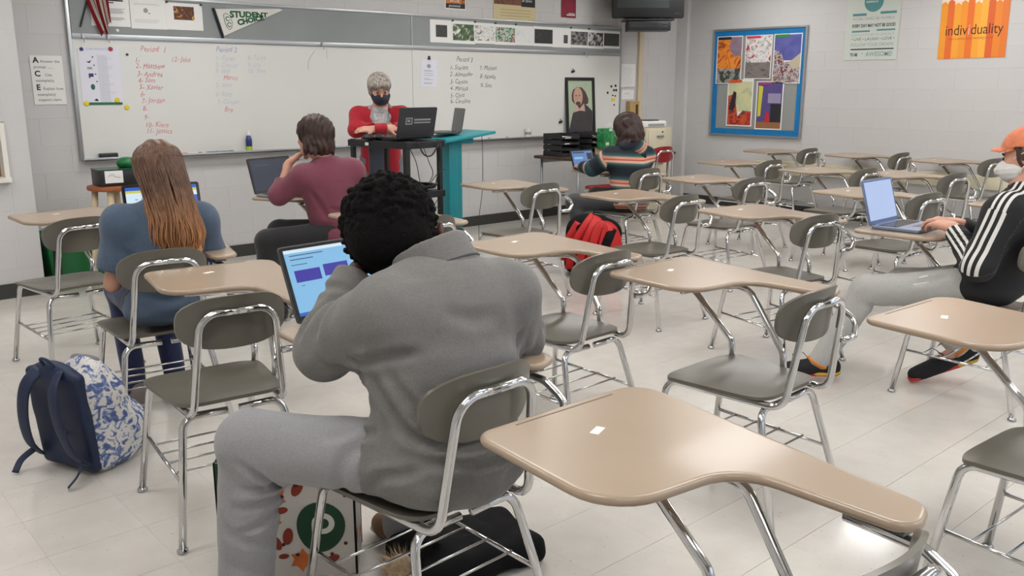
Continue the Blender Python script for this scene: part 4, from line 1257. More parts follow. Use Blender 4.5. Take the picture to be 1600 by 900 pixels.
# ================================================================ computers
def screen_mat(name, col, strength):
    return mat(name, (12, 13, 15), rough=.25, emit=col, estr=min(1.0, strength * 1.2))
def laptop(name, label, loc, yaw, w_=.33, d_=.23, ang=108, case=None, lid=None, content=None, bezel=None, keys=True, base_t=.016):
    """hinge line on local x at y=0; the keyboard lies towards -y; the lid leans back towards +y"""
    case = case or M_dkgrey; lid = lid or case; bezel = bezel or M_blacker
    loc = (loc[0], loc[1], loc[2] + .0015)
    t = empty(name, loc, yaw, label, 'laptop' if name == 'laptop' else 'tablet')
    bm = nb(); prism(bm, rrect(0, -d_ / 2, w_, d_, .012), 0, base_t, bev=.004); obj('base', bm, case, t, smooth=40)
    if keys:
        bm = nb()
        for r_ in range(5):
            for c in range(13):
                box(bm, (-w_ * .42 + (c + .5) * w_ * .84 / 13, -.035 - r_ * .019, base_t + .0012), (w_ * .84 / 13 - .003, .0155, .0024))
        obj('keyboard', bm, M_blacker, t)
        bm = nb(); box(bm, (0, -d_ * .78, base_t + .0004), (.10, .06, .0008)); obj('touchpad', bm, M_dkgrey, t)
    bm = nb(); tube(bm, [(-w_ * .38, 0, base_t * .8), (w_ * .38, 0, base_t * .8)], .007, 8); obj('hinge', bm, bezel, t)
    hl = d_ * .97
    Ml = Matrix.Translation((0, .004, base_t * .8)) @ Matrix.Rotation(R(ang - 90), 4, 'X').inverted() @ frame_m((0, 0, 0), (1, 0, 0), (0, 0, 1))
    bm = nb(); prism(bm, rrect(0, hl / 2, w_, hl, .012), -.007, 0, bev=.002, M=Ml); l = obj('lid', bm, lid, t, smooth=40)
    bm = nb(); flat(bm, rrect(0, hl / 2, w_ - .008, hl - .008, .010), .0006, Ml); obj('bezel', bm, bezel, l)
    if content:
        sw, sh = w_ - .03, hl - .034
        for (nm, m, polys, zz) in content:
            bm = nb()
            for p in polys: flat(bm, [(-sw / 2 + a * sw, hl / 2 + .004 - sh / 2 + b * sh) for a, b in p], .0010 + zz * .0003, Ml)
            obj(nm, bm, m, l)
    return t, Ml, l
S_sky = screen_mat('screen_sky_blue', (128, 184, 224), .8); S_blue = screen_mat('screen_indigo', (58, 48, 176), .6); S_white = screen_mat('screen_white', (206, 226, 238), .95)
S_deep = screen_mat('screen_deep_blue', (36, 92, 190), .8); S_yel = screen_mat('screen_yellow', (214, 210, 90), .7); S_dark = screen_mat('screen_navy', (44, 56, 84), .35); S_lav = screen_mat('screen_lavender', (176, 196, 236), .75)
S_txt = screen_mat('screen_text', (84, 120, 160), .4)
full = rc(0, 0, 1, 1)
laptop('laptop', 'open dark laptop with sky-blue screen before the grey hoodie', (*on_desk(8, .155, .545)[:2], DTOP), R(6), .36, .245, 112, M_dkgrey, None,
       [('display', S_sky, [full], 0), ('taskbar', S_deep, [rc(0, 0, 1, .05)], 1), ('window_card', S_blue, [rc(.06, .50, .34, .68), rc(.38, .53, .66, .71)], 1), ('text_lines', S_txt, [rc(.05, .84, .30, .855), rc(.05, .90, .42, .915), rc(.05, .76, .22, .772), rc(.10, .44, .14, .45)], 1), ('top_bar', S_white, [rc(0, .95, 1, 1)], 1)])
laptop('laptop', 'open black laptop with pale screen before the long-haired person', (*on_desk(7, .205, .50)[:2], DTOP), R(-8), .36, .245, 104, M_black, None,
       [('display', S_white, [full], 0), ('top_bar', S_deep, [rc(0, .92, 1, 1), rc(.86, .55, 1, .75)], 1), ('tab_strip', S_yel, [rc(0, .86, 1, .92)], 1), ('text_lines', S_txt, [rc(.12, .70, .16, .715), rc(.2, .71, .32, .725)], 1)])
laptop('laptop', 'open laptop with dark navy screen before the burgundy sweater', (*on_desk(22, .13, .50)[:2], DTOP), R(14), .36, .245, 106, M_silver, M_black, [('display', S_dark, [full], 0), ('text_lines', screen_mat('screen_navy_text', (70, 90, 130), .4), [rc(.1, .8, .5, .82)], 1)])
laptop('laptop', 'silver laptop with pale lavender screen under the typing hands', (*on_desk(17, .165, .52)[:2], DTOP), R(2), .34, .24, 106, mat('blue_silver', (120, 132, 156), rough=.35, metal=.4), None, [('display', S_lav, [full], 0)], mat('slate_bezel', (88, 108, 150), rough=.4))
laptop('tablet', 'small tablet with blue screen on its stand before the striped hoodie', (*on_desk(9, .03, .50)[:2], DTOP), R(-8), .25, .17, 112, M_black, None, [('display', screen_mat('screen_mid_blue', (96, 132, 190), .7), [full], 0), ('window_card', S_sky, [rc(.08, .45, .5, .6)], 1), ('picture_block', S_dark, [rc(.72, .4, .98, .85), rc(.05, .86, .6, .94)], 1)])
_t, _Ml, _lid = laptop('laptop', 'black laptop on the cart seen from behind with a square emblem on its lid', (3.80, 5.36, 1.078), R(182), .34, .23, 104, M_black, mat('graphite_lid', (48, 50, 54), rough=.4))
bm = nb()
for p_ in ([(-.03, 0), (.03, 0), (.03, .008), (-.03, .008)], [(-.03, .042), (.03, .042), (.03, .05), (-.03, .05)], [(-.03, .008), (-.022, .008), (-.022, .042), (-.03, .042)], [(.022, .008), (.03, .008), (.03, .042), (.022, .042)], [(-.012, .02), (.012, .016), (.016, .034), (-.008, .036)]):
    flat(bm, [(a + .075, b + .10) for a, b in p_], 0, _Ml @ Matrix.Translation((0, 0, -.0076)))
for q in ((-.12, .03, .128, .14), (-.12, .03, .108, .118)):
    flat(bm, rc(q[0], q[2], q[1], q[3]), 0, _Ml @ Matrix.Translation((0, 0, -.0076)))
obj('emblem', bm, mat('grey_emblem', (150, 152, 156), rough=.5), _lid)

# ================================================================ equipment cart
ct = empty('av_cart', (3.62, 5.21, 0), R(8), 'black metal equipment cart in front of the person in the red cardigan', 'cart')
CXW, CYW, CH = .37, .62, 1.075
M_cart = mat('black_powder_coat', (26, 27, 30), rough=.4, var=.1, vscale=8)
for (x, y) in ((.02, .02), (CXW - .02, .02), (CXW - .02, CYW - .02), (.02, CYW - .02)):
    wd = .045 if (x, y) == (.02, .02) else .032
    bm = nb(); box(bm, (x, y, CH / 2 + .04), (wd, .032, CH - .08), bev=.003); obj('leg', bm, M_cart, ct)
    bm = nb(); lathe(bm, [(.02, 0), (.036, .006), (.036, .03), (.02, .036)], 14, Matrix.Translation((x, y, .04)) @ Matrix.Rotation(R(90), 4, 'X') @ Matrix.Translation((0, -.002, -.018))); box(bm, (x, y, .07), (.03, .03, .03)); obj('caster', bm, M_black, ct)
for z, nm in ((CH - .012, 'top_shelf'), (.70, 'shelf'), (.20, 'shelf')):
    bm = nb(); box(bm, (CXW / 2, CYW / 2, z), (CXW, CYW, .012)); 
    for s_ in (0, 1):
        box(bm, (CXW / 2, s_ * CYW, z - .018), (CXW + .02, .012, .048), bev=.003); box(bm, (s_ * CXW, CYW / 2, z - .018), (.012, CYW + .02, .048), bev=.003)
    obj(nm, bm, M_cart, ct)
bm = nb(); box(bm, (CXW - .12, CYW - .012, .86), (.14, .02, .34), bev=.004); obj('rear_post', bm, mat('slate_post', (70, 76, 92), rough=.4), ct)
def cw(x, y, z): return ct.matrix_basis @ Vector((x, y, z))
def cable(label, pts, r=.0035, group='cables on the cart', m=None):
    bm = nb(); tube(bm, smooth_path(pts, 6), r, 6); o = obj('cable', bm, m or M_black, smooth=True); tag(o, label, 'cable', group); return o
M_rot8 = Matrix.Translation((3.62, 5.21, 0)) @ Matrix.Rotation(R(8), 4, 'Z')
def CW(*p): return M_rot8 @ Vector(p)
cable('thick black cable hanging from the cart top to its middle shelf', [CW(.10, -.02, 1.06), CW(.14, -.035, .98), CW(.22, -.03, .97), CW(.30, -.02, 1.04)], .006)
cable('black cable dropping straight from the cart top beside the right leg', [CW(.31, -.03, 1.05), CW(.30, -.04, .95), CW(.27, -.03, .80), CW(.26, -.02, .73)], .005)
cable('thin black cable curling down in the middle of the cart', [CW(.15, -.02, 1.03), CW(.17, -.05, .93), CW(.21, -.05, .84), CW(.18, -.02, .76), CW(.16, .05, .725)], .003)
cable('pale grey cable hanging crooked inside the cart', [CW(.12, .10, 1.03), CW(.15, .06, .92), CW(.16, .04, .80), CW(.20, .06, .725)], .0035, m=M_dkgrey)
cable('thin black cable arching over the middle shelf beside the right leg', [CW(.24, .04, .73), CW(.28, -.01, .82), CW(.34, -.015, .86), CW(.38, -.012, .85)], .003)
cable('looped black cable hanging below the middle shelf', [CW(.20, -.02, .69), CW(.24, -.04, .60), CW(.30, -.03, .58), CW(.28, -.02, .64), CW(.22, -.03, .56), CW(.25, -.03, .50)], .003)
bm = nb()
for k in range(7):
    a = .3 + k * .35
    tube(bm, smooth_path([CW(.12 + .16 * math.sin(a * 1.9 + j) * .5 + .12, .10 + .08 * math.cos(a * 1.3 + j * 1.7), .712 + .012 * (j % 3) + .004 * k) for j in range(7)], 5), .006, 6)
o = obj('cable_tangle', bm, M_black, smooth=True); tag(o, 'tangle of black cables lying on the middle cart shelf', 'cable', 'cables on the cart')
# remote and black pouch on the cart top, white tag
F_ = Field((-.12, -.08, -.01), (.12, .08, .07), .006); F_.ell((-.05, 0, .02), (.05, .05, .025)); F_.ell((.04, .01, .018), (.055, .045, .022), k=.02); F_.fold(lambda x, y, z: .003 * wob(x, y, z, 80))
o = soft('pouch', F_, M_black); o.location = CW(.06, .40, 1.072); tag(o, 'crumpled black pouch at the left end of the cart top', 'pouch')
bm = nb(); box(bm, CW(-.018, .40, 1.045), (.004, .035, .022), rot=(0, 0, R(8))); o = obj('asset_tag', bm, M_white_paper, None); o.parent = ct; o.matrix_parent_inverse = M_rot8.inverted()

# ================================================================ lectern
lc = empty('lectern', (4.98, 6.44, 0), 0, 'teal painted lectern with slanted top beside the cart', 'lectern')
def lp(name, c, s_, rot=None, bev=.004): 
    bm = nb(); box(bm, (c[0] - 4.98, c[1] - 6.44, c[2]), s_, rot, bev); return obj(name, bm, M_teal, lc, smooth=35)
lp('post', (4.985, 6.46, .51), (.10, .19, .98)); lp('post_flange', (4.93, 6.36, .51), (.10, .012, .98))
lp('top', (5.02, 6.44, 1.015), (.58, .46, .024), (0, -.115, 0)); lp('ledge', (4.735, 6.44, .995), (.016, .46, .03), (0, -.115, 0))
lp('bracket', (5.02, 6.44, .975), (.26, .20, .05)); lp('base', (4.99, 6.40, .02), (.46, .44, .04)); lp('toe', (5.12, 6.23, .035), (.12, .05, .07))
laptop('laptop', 'dark laptop standing open on the teal lectern', (5.07, 6.50, 1.038), R(-112), .33, .22, 100, M_dkgrey, mat('teal_grey_lid', (58, 84, 88), rough=.35))
cable('thin black cable hanging from the right edge of the lectern to the floor', [(5.30, 6.42, 1.04), (5.31, 6.41, .98), (5.29, 6.38, .75), (5.24, 6.33, .50), (5.14, 6.26, .26), (5.05, 6.15, .06), (4.92, 6.0, .008), (4.75, 5.95, .006)], .003, None)

# ================================================================ dark table with trays at the front
tb = empty('side_table', (7.23, 6.60, 0), 0, 'low dark-topped table under the portrait', 'table')
bm = nb(); box(bm, (0, 0, .728), (1.56, .66, .03), bev=.005); obj('table_top', bm, M_walnut, tb, smooth=35)
for (x, y) in ((-.72, -.27), (-.72, .27), (.72, -.27), (.72, .27)):
    bm = nb(); tube(bm, [(x, y, 0), (x, y, .714)], .014, 10); obj('leg', bm, M_silver, tb, smooth=True)
bm = nb(); box(bm, (0, -.27, .69), (1.42, .02, .045)); box(bm, (0, .27, .69), (1.42, .02, .045)); obj('apron', bm, M_silver, tb)
def tray_stack(x, y, yaw, label, n=4):
    t = empty('letter_trays', (x, y, .7435), yaw, label, 'trays', 'letter tray stacks')
    for k in range(n):
        z = k * .060; bm = nb()
        box(bm, (0, 0, z + .004), (.24, .30, .006)); box(bm, (-.119, 0, z + .026), (.004, .30, .046)); box(bm, (.119, 0, z + .026), (.004, .30, .046)); box(bm, (0, .149, z + .026), (.24, .004, .046)); box(bm, (0, -.149, z + .012), (.24, .004, .022))
        if k < n - 1:
            for sx in (-.112, .112): box(bm, (sx, .12, z + .053), (.014, .04, .014))
        tr = obj('tray', bm, M_black, t)
        bm = nb(); box(bm, (.01, -.02, z + .012), (.20, .26, .008), rot=(0, 0, .04 * (k - 1))); obj('paper_stack', bm, M_white_paper if k != 1 else M_print, tr)
tray_stack(6.63, 6.70, R(-4), 'left stack of black letter trays on the dark table')
tray_stack(6.97, 6.72, R(24), 'right stack of black letter trays turned towards the room')
t = empty('cardboard_box', (7.20, 6.48, .7435), R(3), 'low cream box under the green gift bag on the dark table', 'box')
bm = nb(); box(bm, (0, 0, .03), (.36, .22, .06), bev=.003); obj('body', bm, mat('cream_card', (206, 190, 150), rough=.7), t)
bm = nb(); box(bm, (0, 0, .063), (.365, .225, .006)); obj('lid', bm, mat('cream_card2', (214, 200, 164), rough=.7), t)
t = empty('gift_bag', (7.12, 6.50, .8105), R(8), 'green gift bag with pale print standing before the portrait', 'bag')
bm = nb(); box(bm, (0, 0, .105), (.25, .09, .21), bev=.004); obj('body', bm, pic_mat('green_bag_print', [(14, 92, 44), (20, 112, 56), (60, 150, 90), (16, 100, 48)], 7), t, smooth=35)
bm = nb(); box(bm, (-.06, -.0465, .05), (.06, .002, .03)); box(bm, (.0, -.0465, .195), (.06, .002, .03)); obj('print', bm, mat('pale_green_print', (186, 206, 186), rough=.6), t)
bm = nb(); tube(bm, smooth_path([(-.05, -.03, .21), (-.04, -.03, .25), (.04, -.03, .25), (.05, -.03, .21)], 5), .003, 6); obj('handle', bm, M_white_paper, t)
bm = nb(); prism(bm, rrect(0, 0, .13, .09, .02), 0, .25, bev=.012); o = obj('canister', bm, M_white_paper, smooth=40); o.location = (7.42, 6.42, .7435); tag(o, 'white rounded canister between the green gift bag and brown hair', 'canister')

# red chairs near the dark table
def red_chair(x, y, yaw, label):
    t = empty('stacking_chair', (x, y, 0), yaw, label, 'chair', 'red chairs by the dark table'); chair_parts(t, True); return t
red_chair(7.74, 6.47, R(-4), 'red chair with chrome hoop back right of the striped hoodie')
red_chair(6.80, 6.14, R(80), 'red chair whose seat shows under the tablet desk')

# file cabinet with printer
t = empty('file_cabinet', (8.36, 7.03, 0), 0, 'beige metal file cabinet in the corner under the television', 'cabinet')
bm = nb(); box(bm, (0, 0, .49), (.46, .46, .98), bev=.006); obj('body', bm, M_beige, t, smooth=35)
for k in range(3):
    bm = nb(); box(bm, (0, -.236, .17 + k * .32), (.42, .016, .30), bev=.004); d_ = obj('drawer', bm, M_beige, t, smooth=35)
    bm = nb(); box(bm, (0, -.252, .24 + k * .32), (.12, .016, .022), bev=.004); obj('handle', bm, M_silver, d_)
bm = nb(); lathe(bm, [(.010, 0), (.010, .008)], 12, Matrix.Translation((.04, -.244, .93)) @ Matrix.Rotation(R(90), 4, 'X')); obj('lock', bm, M_dkgrey, t)
t = empty('printer', (8.34, 6.99, .981), R(-6), 'white desktop printer with dark control panel on the file cabinet', 'printer')
bm = nb(); prism(bm, rrect(0, 0, .42, .34, .07), 0, .075, bev=.02); obj('body', bm, M_white_paper, t, smooth=40)
bm = nb(); prism(bm, rrect(.03, -.03, .20, .17, .05), .075, .088, bev=.005); obj('control_panel', bm, M_dkgrey, t, smooth=40)
bm = nb(); box(bm, (0, -.168, .03), (.26, .012, .03)); obj('paper_slot', bm, M_print, t)

# ================================================================ left: bin, stool, boxes
t = empty('recycling_bin', (1.90, 7.06, 0), R(-2), 'dark green plastic recycling bin behind the leftmost desk', 'bin')
def tub(bm, w0, d0, w1, d1, h, th=.006):
    a = rrect(0, 0, w0, d0, .03); b = rrect(0, 0, w1, d1, .03); ai = rrect(0, 0, w0 - 2 * th, d0 - 2 * th, .025); bi = rrect(0, 0, w1 - 2 * th, d1 - 2 * th, .025)
    R_ = [[bm.verts.new((*p, z)) for p in q] for q, z in ((a, 0), (b, h), (bi, h), (ai, th))]
    n = len(a)
    for r0, r1 in zip(R_, R_[1:]):
        for k in range(n): bm.faces.new((r0[k], r0[(k + 1) % n], r1[(k + 1) % n], r1[k]))
    bm.faces.new(list(reversed(R_[0]))); bm.faces.new(R_[3])
bm = nb(); tub(bm, .42, .30, .50, .38, .40); obj('tub', bm, M_green, t, smooth=40)
bm = nb()
for s_ in (-1, 1): box(bm, (0, s_ * .193, .39), (.525, .014, .022), bev=.004); box(bm, (s_ * .253, 0, .39), (.014, .38, .022), bev=.004)
obj('rim', bm, M_green, t, smooth=40)
bm = nb(); box(bm, (-.19, -.215, .22), (.05, .02, .40), rot=(0, .08, 0)); obj('liner', bm, M_black, t)
t = empty('stool', (2.06, 6.62, 0), 0, 'wooden stool with red-brown round top left of the long-haired person', 'stool')
bm = nb(); lathe(bm, [(.15, .735), (.168, .741), (.172, .755), (.168, .768), (.15, .772), (.02, .772)], 30); obj('seat', bm, M_oakred, t, smooth=40)
for k in range(4):
    a = R(45 + 90 * k + 18); bm = nb(); tube(bm, [(.19 * math.cos(a), .19 * math.sin(a), 0), (.155 * math.cos(a), .155 * math.sin(a), .35), (.12 * math.cos(a), .12 * math.sin(a), .738)], [.016, .022, .022], 12); obj('leg', bm, M_pine, t, smooth=True)
for k in range(4):
    a, b_ = R(63 + 90 * k), R(153 + 90 * k); bm = nb(); tube(bm, [(.168 * math.cos(a), .168 * math.sin(a), .25), (.168 * math.cos(b_), .168 * math.sin(b_), .25)], .010, 8); obj('rung', bm, M_pine, t, smooth=True)
t = empty('storage_box', (2.09, 6.60, .773), R(-3), 'black box with a white label on the round stool', 'box')
bm = nb(); box(bm, (0, 0, .055), (.29, .22, .11), bev=.008); obj('body', bm, M_black, t, smooth=40)
bm = nb(); box(bm, (-.05, -.113, .065), (.12, .003, .085)); l_ = obj('label', bm, M_white_paper, t)
bm = nb(); tube(bm, smooth_path([(-.09, -.116, .07), (-.06, -.116, .085), (-.04, -.116, .065), (-.01, -.116, .06)], 4), .0015, 5); obj('scribble', bm, M_blue_ink, l_)
bm = nb(); box(bm, (0, 0, .113), (.295, .225, .006)); obj('lid', bm, mat('dark_green_lid', (22, 70, 48), rough=.4), t)
F_ = Field((-.09, -.09, -.01), (.09, .09, .09), .006); F_.ell((0, 0, .03), (.07, .06, .045)); F_.plane((0, 0, 0), (0, 0, -1)); F_.fold(lambda x, y, z: .004 * wob(x, y, z, 60))
o = soft('green_pouch', F_, M_green); o.location = (2.17, 6.61, .891); tag(o, 'rounded green pouch on top of the labelled black box', 'pouch')

# ================================================================ bags on the floor
def floral_mat():
    m = bpy.data.materials.new('blue_floral_cloth'); m.use_nodes = True; nt = m.node_tree; b = nt.nodes['Principled BSDF']; b.inputs['Roughness'].default_value = .8
    tc = nt.nodes.new('ShaderNodeTexCoord'); n = nt.nodes.new('ShaderNodeTexNoise'); n.inputs['Scale'].default_value = 27; n.inputs['Detail'].default_value = 5; n.inputs['Distortion'].default_value = 1.4
    r = nt.nodes.new('ShaderNodeValToRGB'); el = r.color_ramp.elements
    el[0].position = .40; el[0].color = lin((76, 92, 138)); el[1].position = .47; el[1].color = lin((126, 142, 182)); e = el.new(.505); e.color = lin((206, 204, 200)); e = el.new(.62); e.color = lin((214, 210, 202)); e = el.new(.70); e.color = lin((150, 162, 194))
    nt.links.new(tc.outputs['Object'], n.inputs['Vector']); nt.links.new(n.outputs['Fac'], r.inputs['Fac']); nt.links.new(r.outputs['Color'], b.inputs['Base Color']); return m
M_floral = floral_mat(); M_navy = mat('navy_nylon', (22, 36, 66), rough=.6, var=.12, vscale=12, bump=.1, bscale=150); M_greycloth = mat('grey_lining', (120, 120, 122), rough=.8)
bp = empty('backpack', (.915, 3.56, 0), R(112), 'blue floral backpack with navy back and straps standing on the floor', 'backpack')
# local: +y = navy back side with straps, -y = floral front, leaning
F_ = Field((-.24, -.24, -.02), (.24, .2, .52), .008)
lean = rot_to((0, .10, 1), (1, 0, 0))
F_.rbox((0, -.01, .19), (.165, .105, .20), .085, lean, k=.0); F_.ell((.01, -.085, .13), (.185, .15, .14), k=.06); F_.ell((.0, -.02, .36), (.10, .05, .08), k=.05)
F_.rbox((0, -.03, .45), (.075, .014, .09), .012, k=.01, op='s'); F_.plane((0, 0, .002), (0, 0, -1))
F_.fold(lambda x, y, z: .011 * wob(x, y, z, 22) + .005 * wob(x, y, z, 50, 2))
soft('body', F_, M_floral, bp)
F_ = Field((-.2, .0, -.02), (.2, .2, .5), .008); F_.rbox((0, .088, .215), (.15, .022, .20), .02, lean, k=0); F_.ell((0, .10, .40), (.10, .03, .05), k=.04); F_.fold(lambda x, y, z: .004 * wob(x, y, z, 30)); soft('back_panel', F_, M_navy, bp)
for s_ in (-1, 1):
    bm = nb(); tube(bm, smooth_path([(s_ * .055, .125, .42), (s_ * .075, .175, .36), (s_ * .095, .185, .25), (s_ * .115, .16, .13), (s_ * .13, .11, .06)], 6), .006, 8, ry=.030, up=(0, 1, 0)); obj('shoulder_strap', bm, M_navy, bp, smooth=True)
    bm = nb(); tube(bm, smooth_path([(s_ * .13, .12, .09), (s_ * .16, .17, .05), (s_ * .15, .21, .012)], 5), .003, 8, ry=.013, up=(0, 1, 0)); obj('strap_tail', bm, M_navy, bp, smooth=True)
bm = nb(); tube(bm, smooth_path([(-.03, .115, .425), (-.02, .14, .465), (.02, .14, .465), (.03, .115, .425)], 5), .006, 8); obj('carry_loop', bm, M_navy, bp, smooth=True)
F_ = Field((-.12, -.12, .25), (.12, .08, .5), .007); F_.rbox((0, -.03, .385), (.07, .022, .05), .018); F_.fold(lambda x, y, z: .004 * wob(x, y, z, 50)); soft('lining', F_, M_greycloth, bp)
bm = nb(); box(bm, (-.02, .112, .17), (.03, .006, .018)); obj('leather_patch', bm, M_bumper, bp)

M_redcloth = mat('red_nylon', (196, 22, 22), rough=.55, var=.08, vscale=10, bump=.08, bscale=120); M_blackcloth = mat('black_nylon', (12, 11, 13), rough=.8, var=.1, spec=.2)
rb = empty('backpack', (5.09, 4.77, 0), R(-47), 'red and black backpack slumped on the floor under the striped hoodie', 'backpack')
rb.scale = (1.15, 1.15, 1.12)
F_ = Field((-.26, -.2, -.02), (.26, .2, .5), .009); F_.rbox((0, 0, .19), (.19, .10, .20), .085, rot_to((.05, .1, 1), (1, 0, 0)), k=0); F_.ell((.02, -.05, .13), (.18, .12, .13), k=.05); F_.ell((-.02, .02, .34), (.12, .08, .08), k=.06); F_.plane((0, 0, .002), (0, 0, -1)); F_.fold(lambda x, y, z: .006 * wob(x, y, z, 28, 3)); soft('body', F_, M_blackcloth, rb)
F_ = Field((-.1, -.24, -.02), (.26, .05, .4), .009); F_.ell((.075, -.075, .20), (.125, .105, .185), k=0); F_.fold(lambda x, y, z: .004 * wob(x, y, z, 40, 5)); soft('front_pocket', F_, M_redcloth, rb)
for k, pts in enumerate([[(-.16, -.11, .05), (-.13, -.14, .22), (-.05, -.11, .36), (.0, -.04, .42)], [(-.09, -.15, .04), (-.07, -.165, .20), (-.01, -.14, .34), (.03, -.05, .41)], [(-.02, -.17, .10), (.0, -.175, .25), (.045, -.14, .37), (.075, -.135, .33), (.055, -.175, .20)], [(.06, -.175, .18), (.10, -.165, .27), (.13, -.10, .34)], [(-.19, -.06, .10), (-.17, -.08, .24), (-.10, -.05, .37)]]):
    bm = nb(); tube(bm, smooth_path([(a_, b_ - .018, c_) for a_, b_, c_ in pts], 7), .007, 8, ry=.030, up=(0, -1, 0)); obj('strap', bm, M_redcloth if k in (0, 1, 2, 4) else M_blackcloth, rb, smooth=True)

# shopping tote with autumn leaves
tt = empty('shopping_tote', (1.165, 2.345, 0), R(-36), 'white shopping tote with autumn leaves and a green round logo beside the sweatpants', 'bag')
TW, TD, TH_ = .40, .19, .38
M_tote = mat('white_tote_cloth', (206, 200, 192), rough=.6, var=.03, bump=.06, bscale=60); M_toteg = mat('dark_green_cloth', (14, 62, 36), rough=.6)
def wall_(name, c, s_, m): bm = nb(); box(bm, c, s_, bev=.002); return obj(name, bm, m, tt)
fp = wall_('front_panel', (0, -TD / 2, TH_ / 2), (TW, .004, TH_), M_tote); wall_('back_panel', (0, TD / 2, TH_ / 2), (TW, .004, TH_), M_tote)
sp = wall_('side_panel', (TW / 2, 0, TH_ / 2), (.004, TD - .004, TH_), M_tote); wall_('side_panel', (-TW / 2, 0, TH_ / 2), (.004, TD - .004, TH_), M_toteg); wall_('bottom', (0, 0, .004), (TW - .006, TD - .006, .006), M_toteg)
for (x, y) in ((-TW / 2, -TD / 2), (TW / 2, -TD / 2), (TW / 2, TD / 2)):
    bm = nb(); tube(bm, [(x, y, 0), (x, y, TH_)], .004, 6); obj('piping', bm, M_blackcloth, tt)
TM = frame_m((0, -TD / 2 - .003, TH_ / 2), (1, 0, 0), (0, 0, 1)); TS_ = frame_m((TW / 2 + .003, 0, TH_ / 2), (0, 1, 0), (0, 0, 1))
def tprint(name, m, pts, z, M=TM, par=None):
    bm = nb(); flat(bm, pts, z, M); return obj(name, bm, m, par or fp)
logo = [(.095 + .072 * math.cos(a) * (1 + .10 * math.cos(a - .9)), -.03 + .082 * math.sin(a)) for a in np.linspace(0, 2 * PI, 33)[:-1]]
tprint('logo_disc', M_toteg, logo, .0004); tprint('side_band', M_toteg, [(-TW / 2, -TH_ / 2), (-TW / 2 + .012, -TH_ / 2), (-TW / 2 + .055, TH_ / 2), (-TW / 2, TH_ / 2)], .0004)
M_logo_w = mat('logo_white', (222, 220, 212), rough=.6)
bm = nb(); ringp = [(.106 + .034 * math.cos(a), -.018 + .034 * math.sin(a)) for a in np.linspace(0, 2 * PI, 25)]
inner = [(.106 + .017 * math.cos(a), -.018 + .017 * math.sin(a)) for a in np.linspace(0, 2 * PI, 25)]
for k in range(24): flat(bm, [ringp[k], ringp[k + 1], inner[k + 1], inner[k]], .0008)
flat(bm, [(.072, -.085), (.090, -.085), (.090, -.018), (.072, -.018)], .0009)
bmesh.ops.transform(bm, matrix=TM, verts=bm.verts); obj('logo_letter', bm, M_logo_w, fp)
def leaf(cx, cy, s_, ang, kind):
    if kind == 'oval': return [(cx + s_ * (math.cos(a) * math.cos(ang) - .55 * math.sin(a) * math.sin(ang)), cy + s_ * (math.cos(a) * math.sin(ang) + .55 * math.sin(a) * math.cos(ang))) for a in np.linspace(0, 2 * PI, 15)[:-1]]
    out = []
    for k in range(18):
        a = ang + 2 * PI * k / 18; r = s_ * (1.0 if k % 3 == 0 else (.62 if k % 3 == 1 else .7)); out.append((cx + r * math.cos(a), cy + r * math.sin(a)))
    return out
M_rust = mat('rust_leaf', (140, 50, 30), rough=.6, var=.15, vscale=40); M_orange = mat('orange_leaf', (206, 110, 50), rough=.6, var=.15, vscale=40); M_peach = mat('peach_leaf', (206, 132, 88), rough=.6, var=.1, vscale=40); M_berry = mat('dark_berry', (70, 30, 24), rough=.6)
lv = [(-.08, .115, .022, .3, 'oval', M_rust), (-.035, .10, .028, 1.1, 'oval', M_rust), (.035, .125, .032, .2, 'm', M_peach), (-.105, .075, .040, .6, 'm', M_orange), (-.085, .03, .020, .2, 'oval', M_rust), (-.12, -.01, .036, .1, 'm', M_orange), (-.07, -.055, .028, 1.4, 'oval', M_rust), (-.105, -.075, .026, 2.0, 'oval', M_rust), (-.03, -.135, .040, .5, 'm', M_orange), (-.085, -.12, .016, .1, 'oval', M_rust), (.06, -.135, .022, .4, 'oval', M_rust), (.12, -.10, .034, .2, 'm', M_orange), (.13, .0, .022, 1.2, 'oval', M_rust), (.125, .08, .034, .9, 'm', M_orange), (.085, .115, .02, .5, 'oval', M_rust), (-.01, .145, .018, 0, 'oval', M_rust)]
LX = .070
for k, (x, y, s_, a, kd, m) in enumerate(lv):
    if x + LX + s_ < TW / 2: tprint('printed_leaf', m, leaf(x + LX, y, s_, a, kd), .0004 + .00005 * k)
for k in range(14):
    a = k * 2 * PI / 14 + .2
    if .01 + LX + .118 * math.cos(a) < TW / 2 - .01: tprint('printed_berry', M_berry, ellipse(.01 + LX + .118 * math.cos(a), -.005 + .125 * math.sin(a), .006, .006, 8), .0014)
for (x, y, s_, a, kd, m) in [(-.05, .05, .022, 1.3, 'oval', M_rust), (-.06, -.08, .03, .4, 'm', M_orange), (.04, .0, .02, .4, 'oval', M_rust), (.05, -.12, .026, .4, 'm', M_peach)]: tprint('printed_leaf', m, leaf(x, y, s_, a, kd), .0004, TS_, sp)
for yy in (-TD / 2 + .004, TD / 2 - .004):
    bm = nb(); tube(bm, smooth_path([(-.07, yy, TH_ - .01), (-.09, yy - .012, TH_ + .01), (-.04, yy - .022, TH_ - .03), (.05, yy - .022, TH_ - .02), (.07, yy, TH_ - .01)], 6), .003, 8, ry=.012, up=(0, 1, 0)); obj('handle', bm, M_toteg, tt, smooth=True)

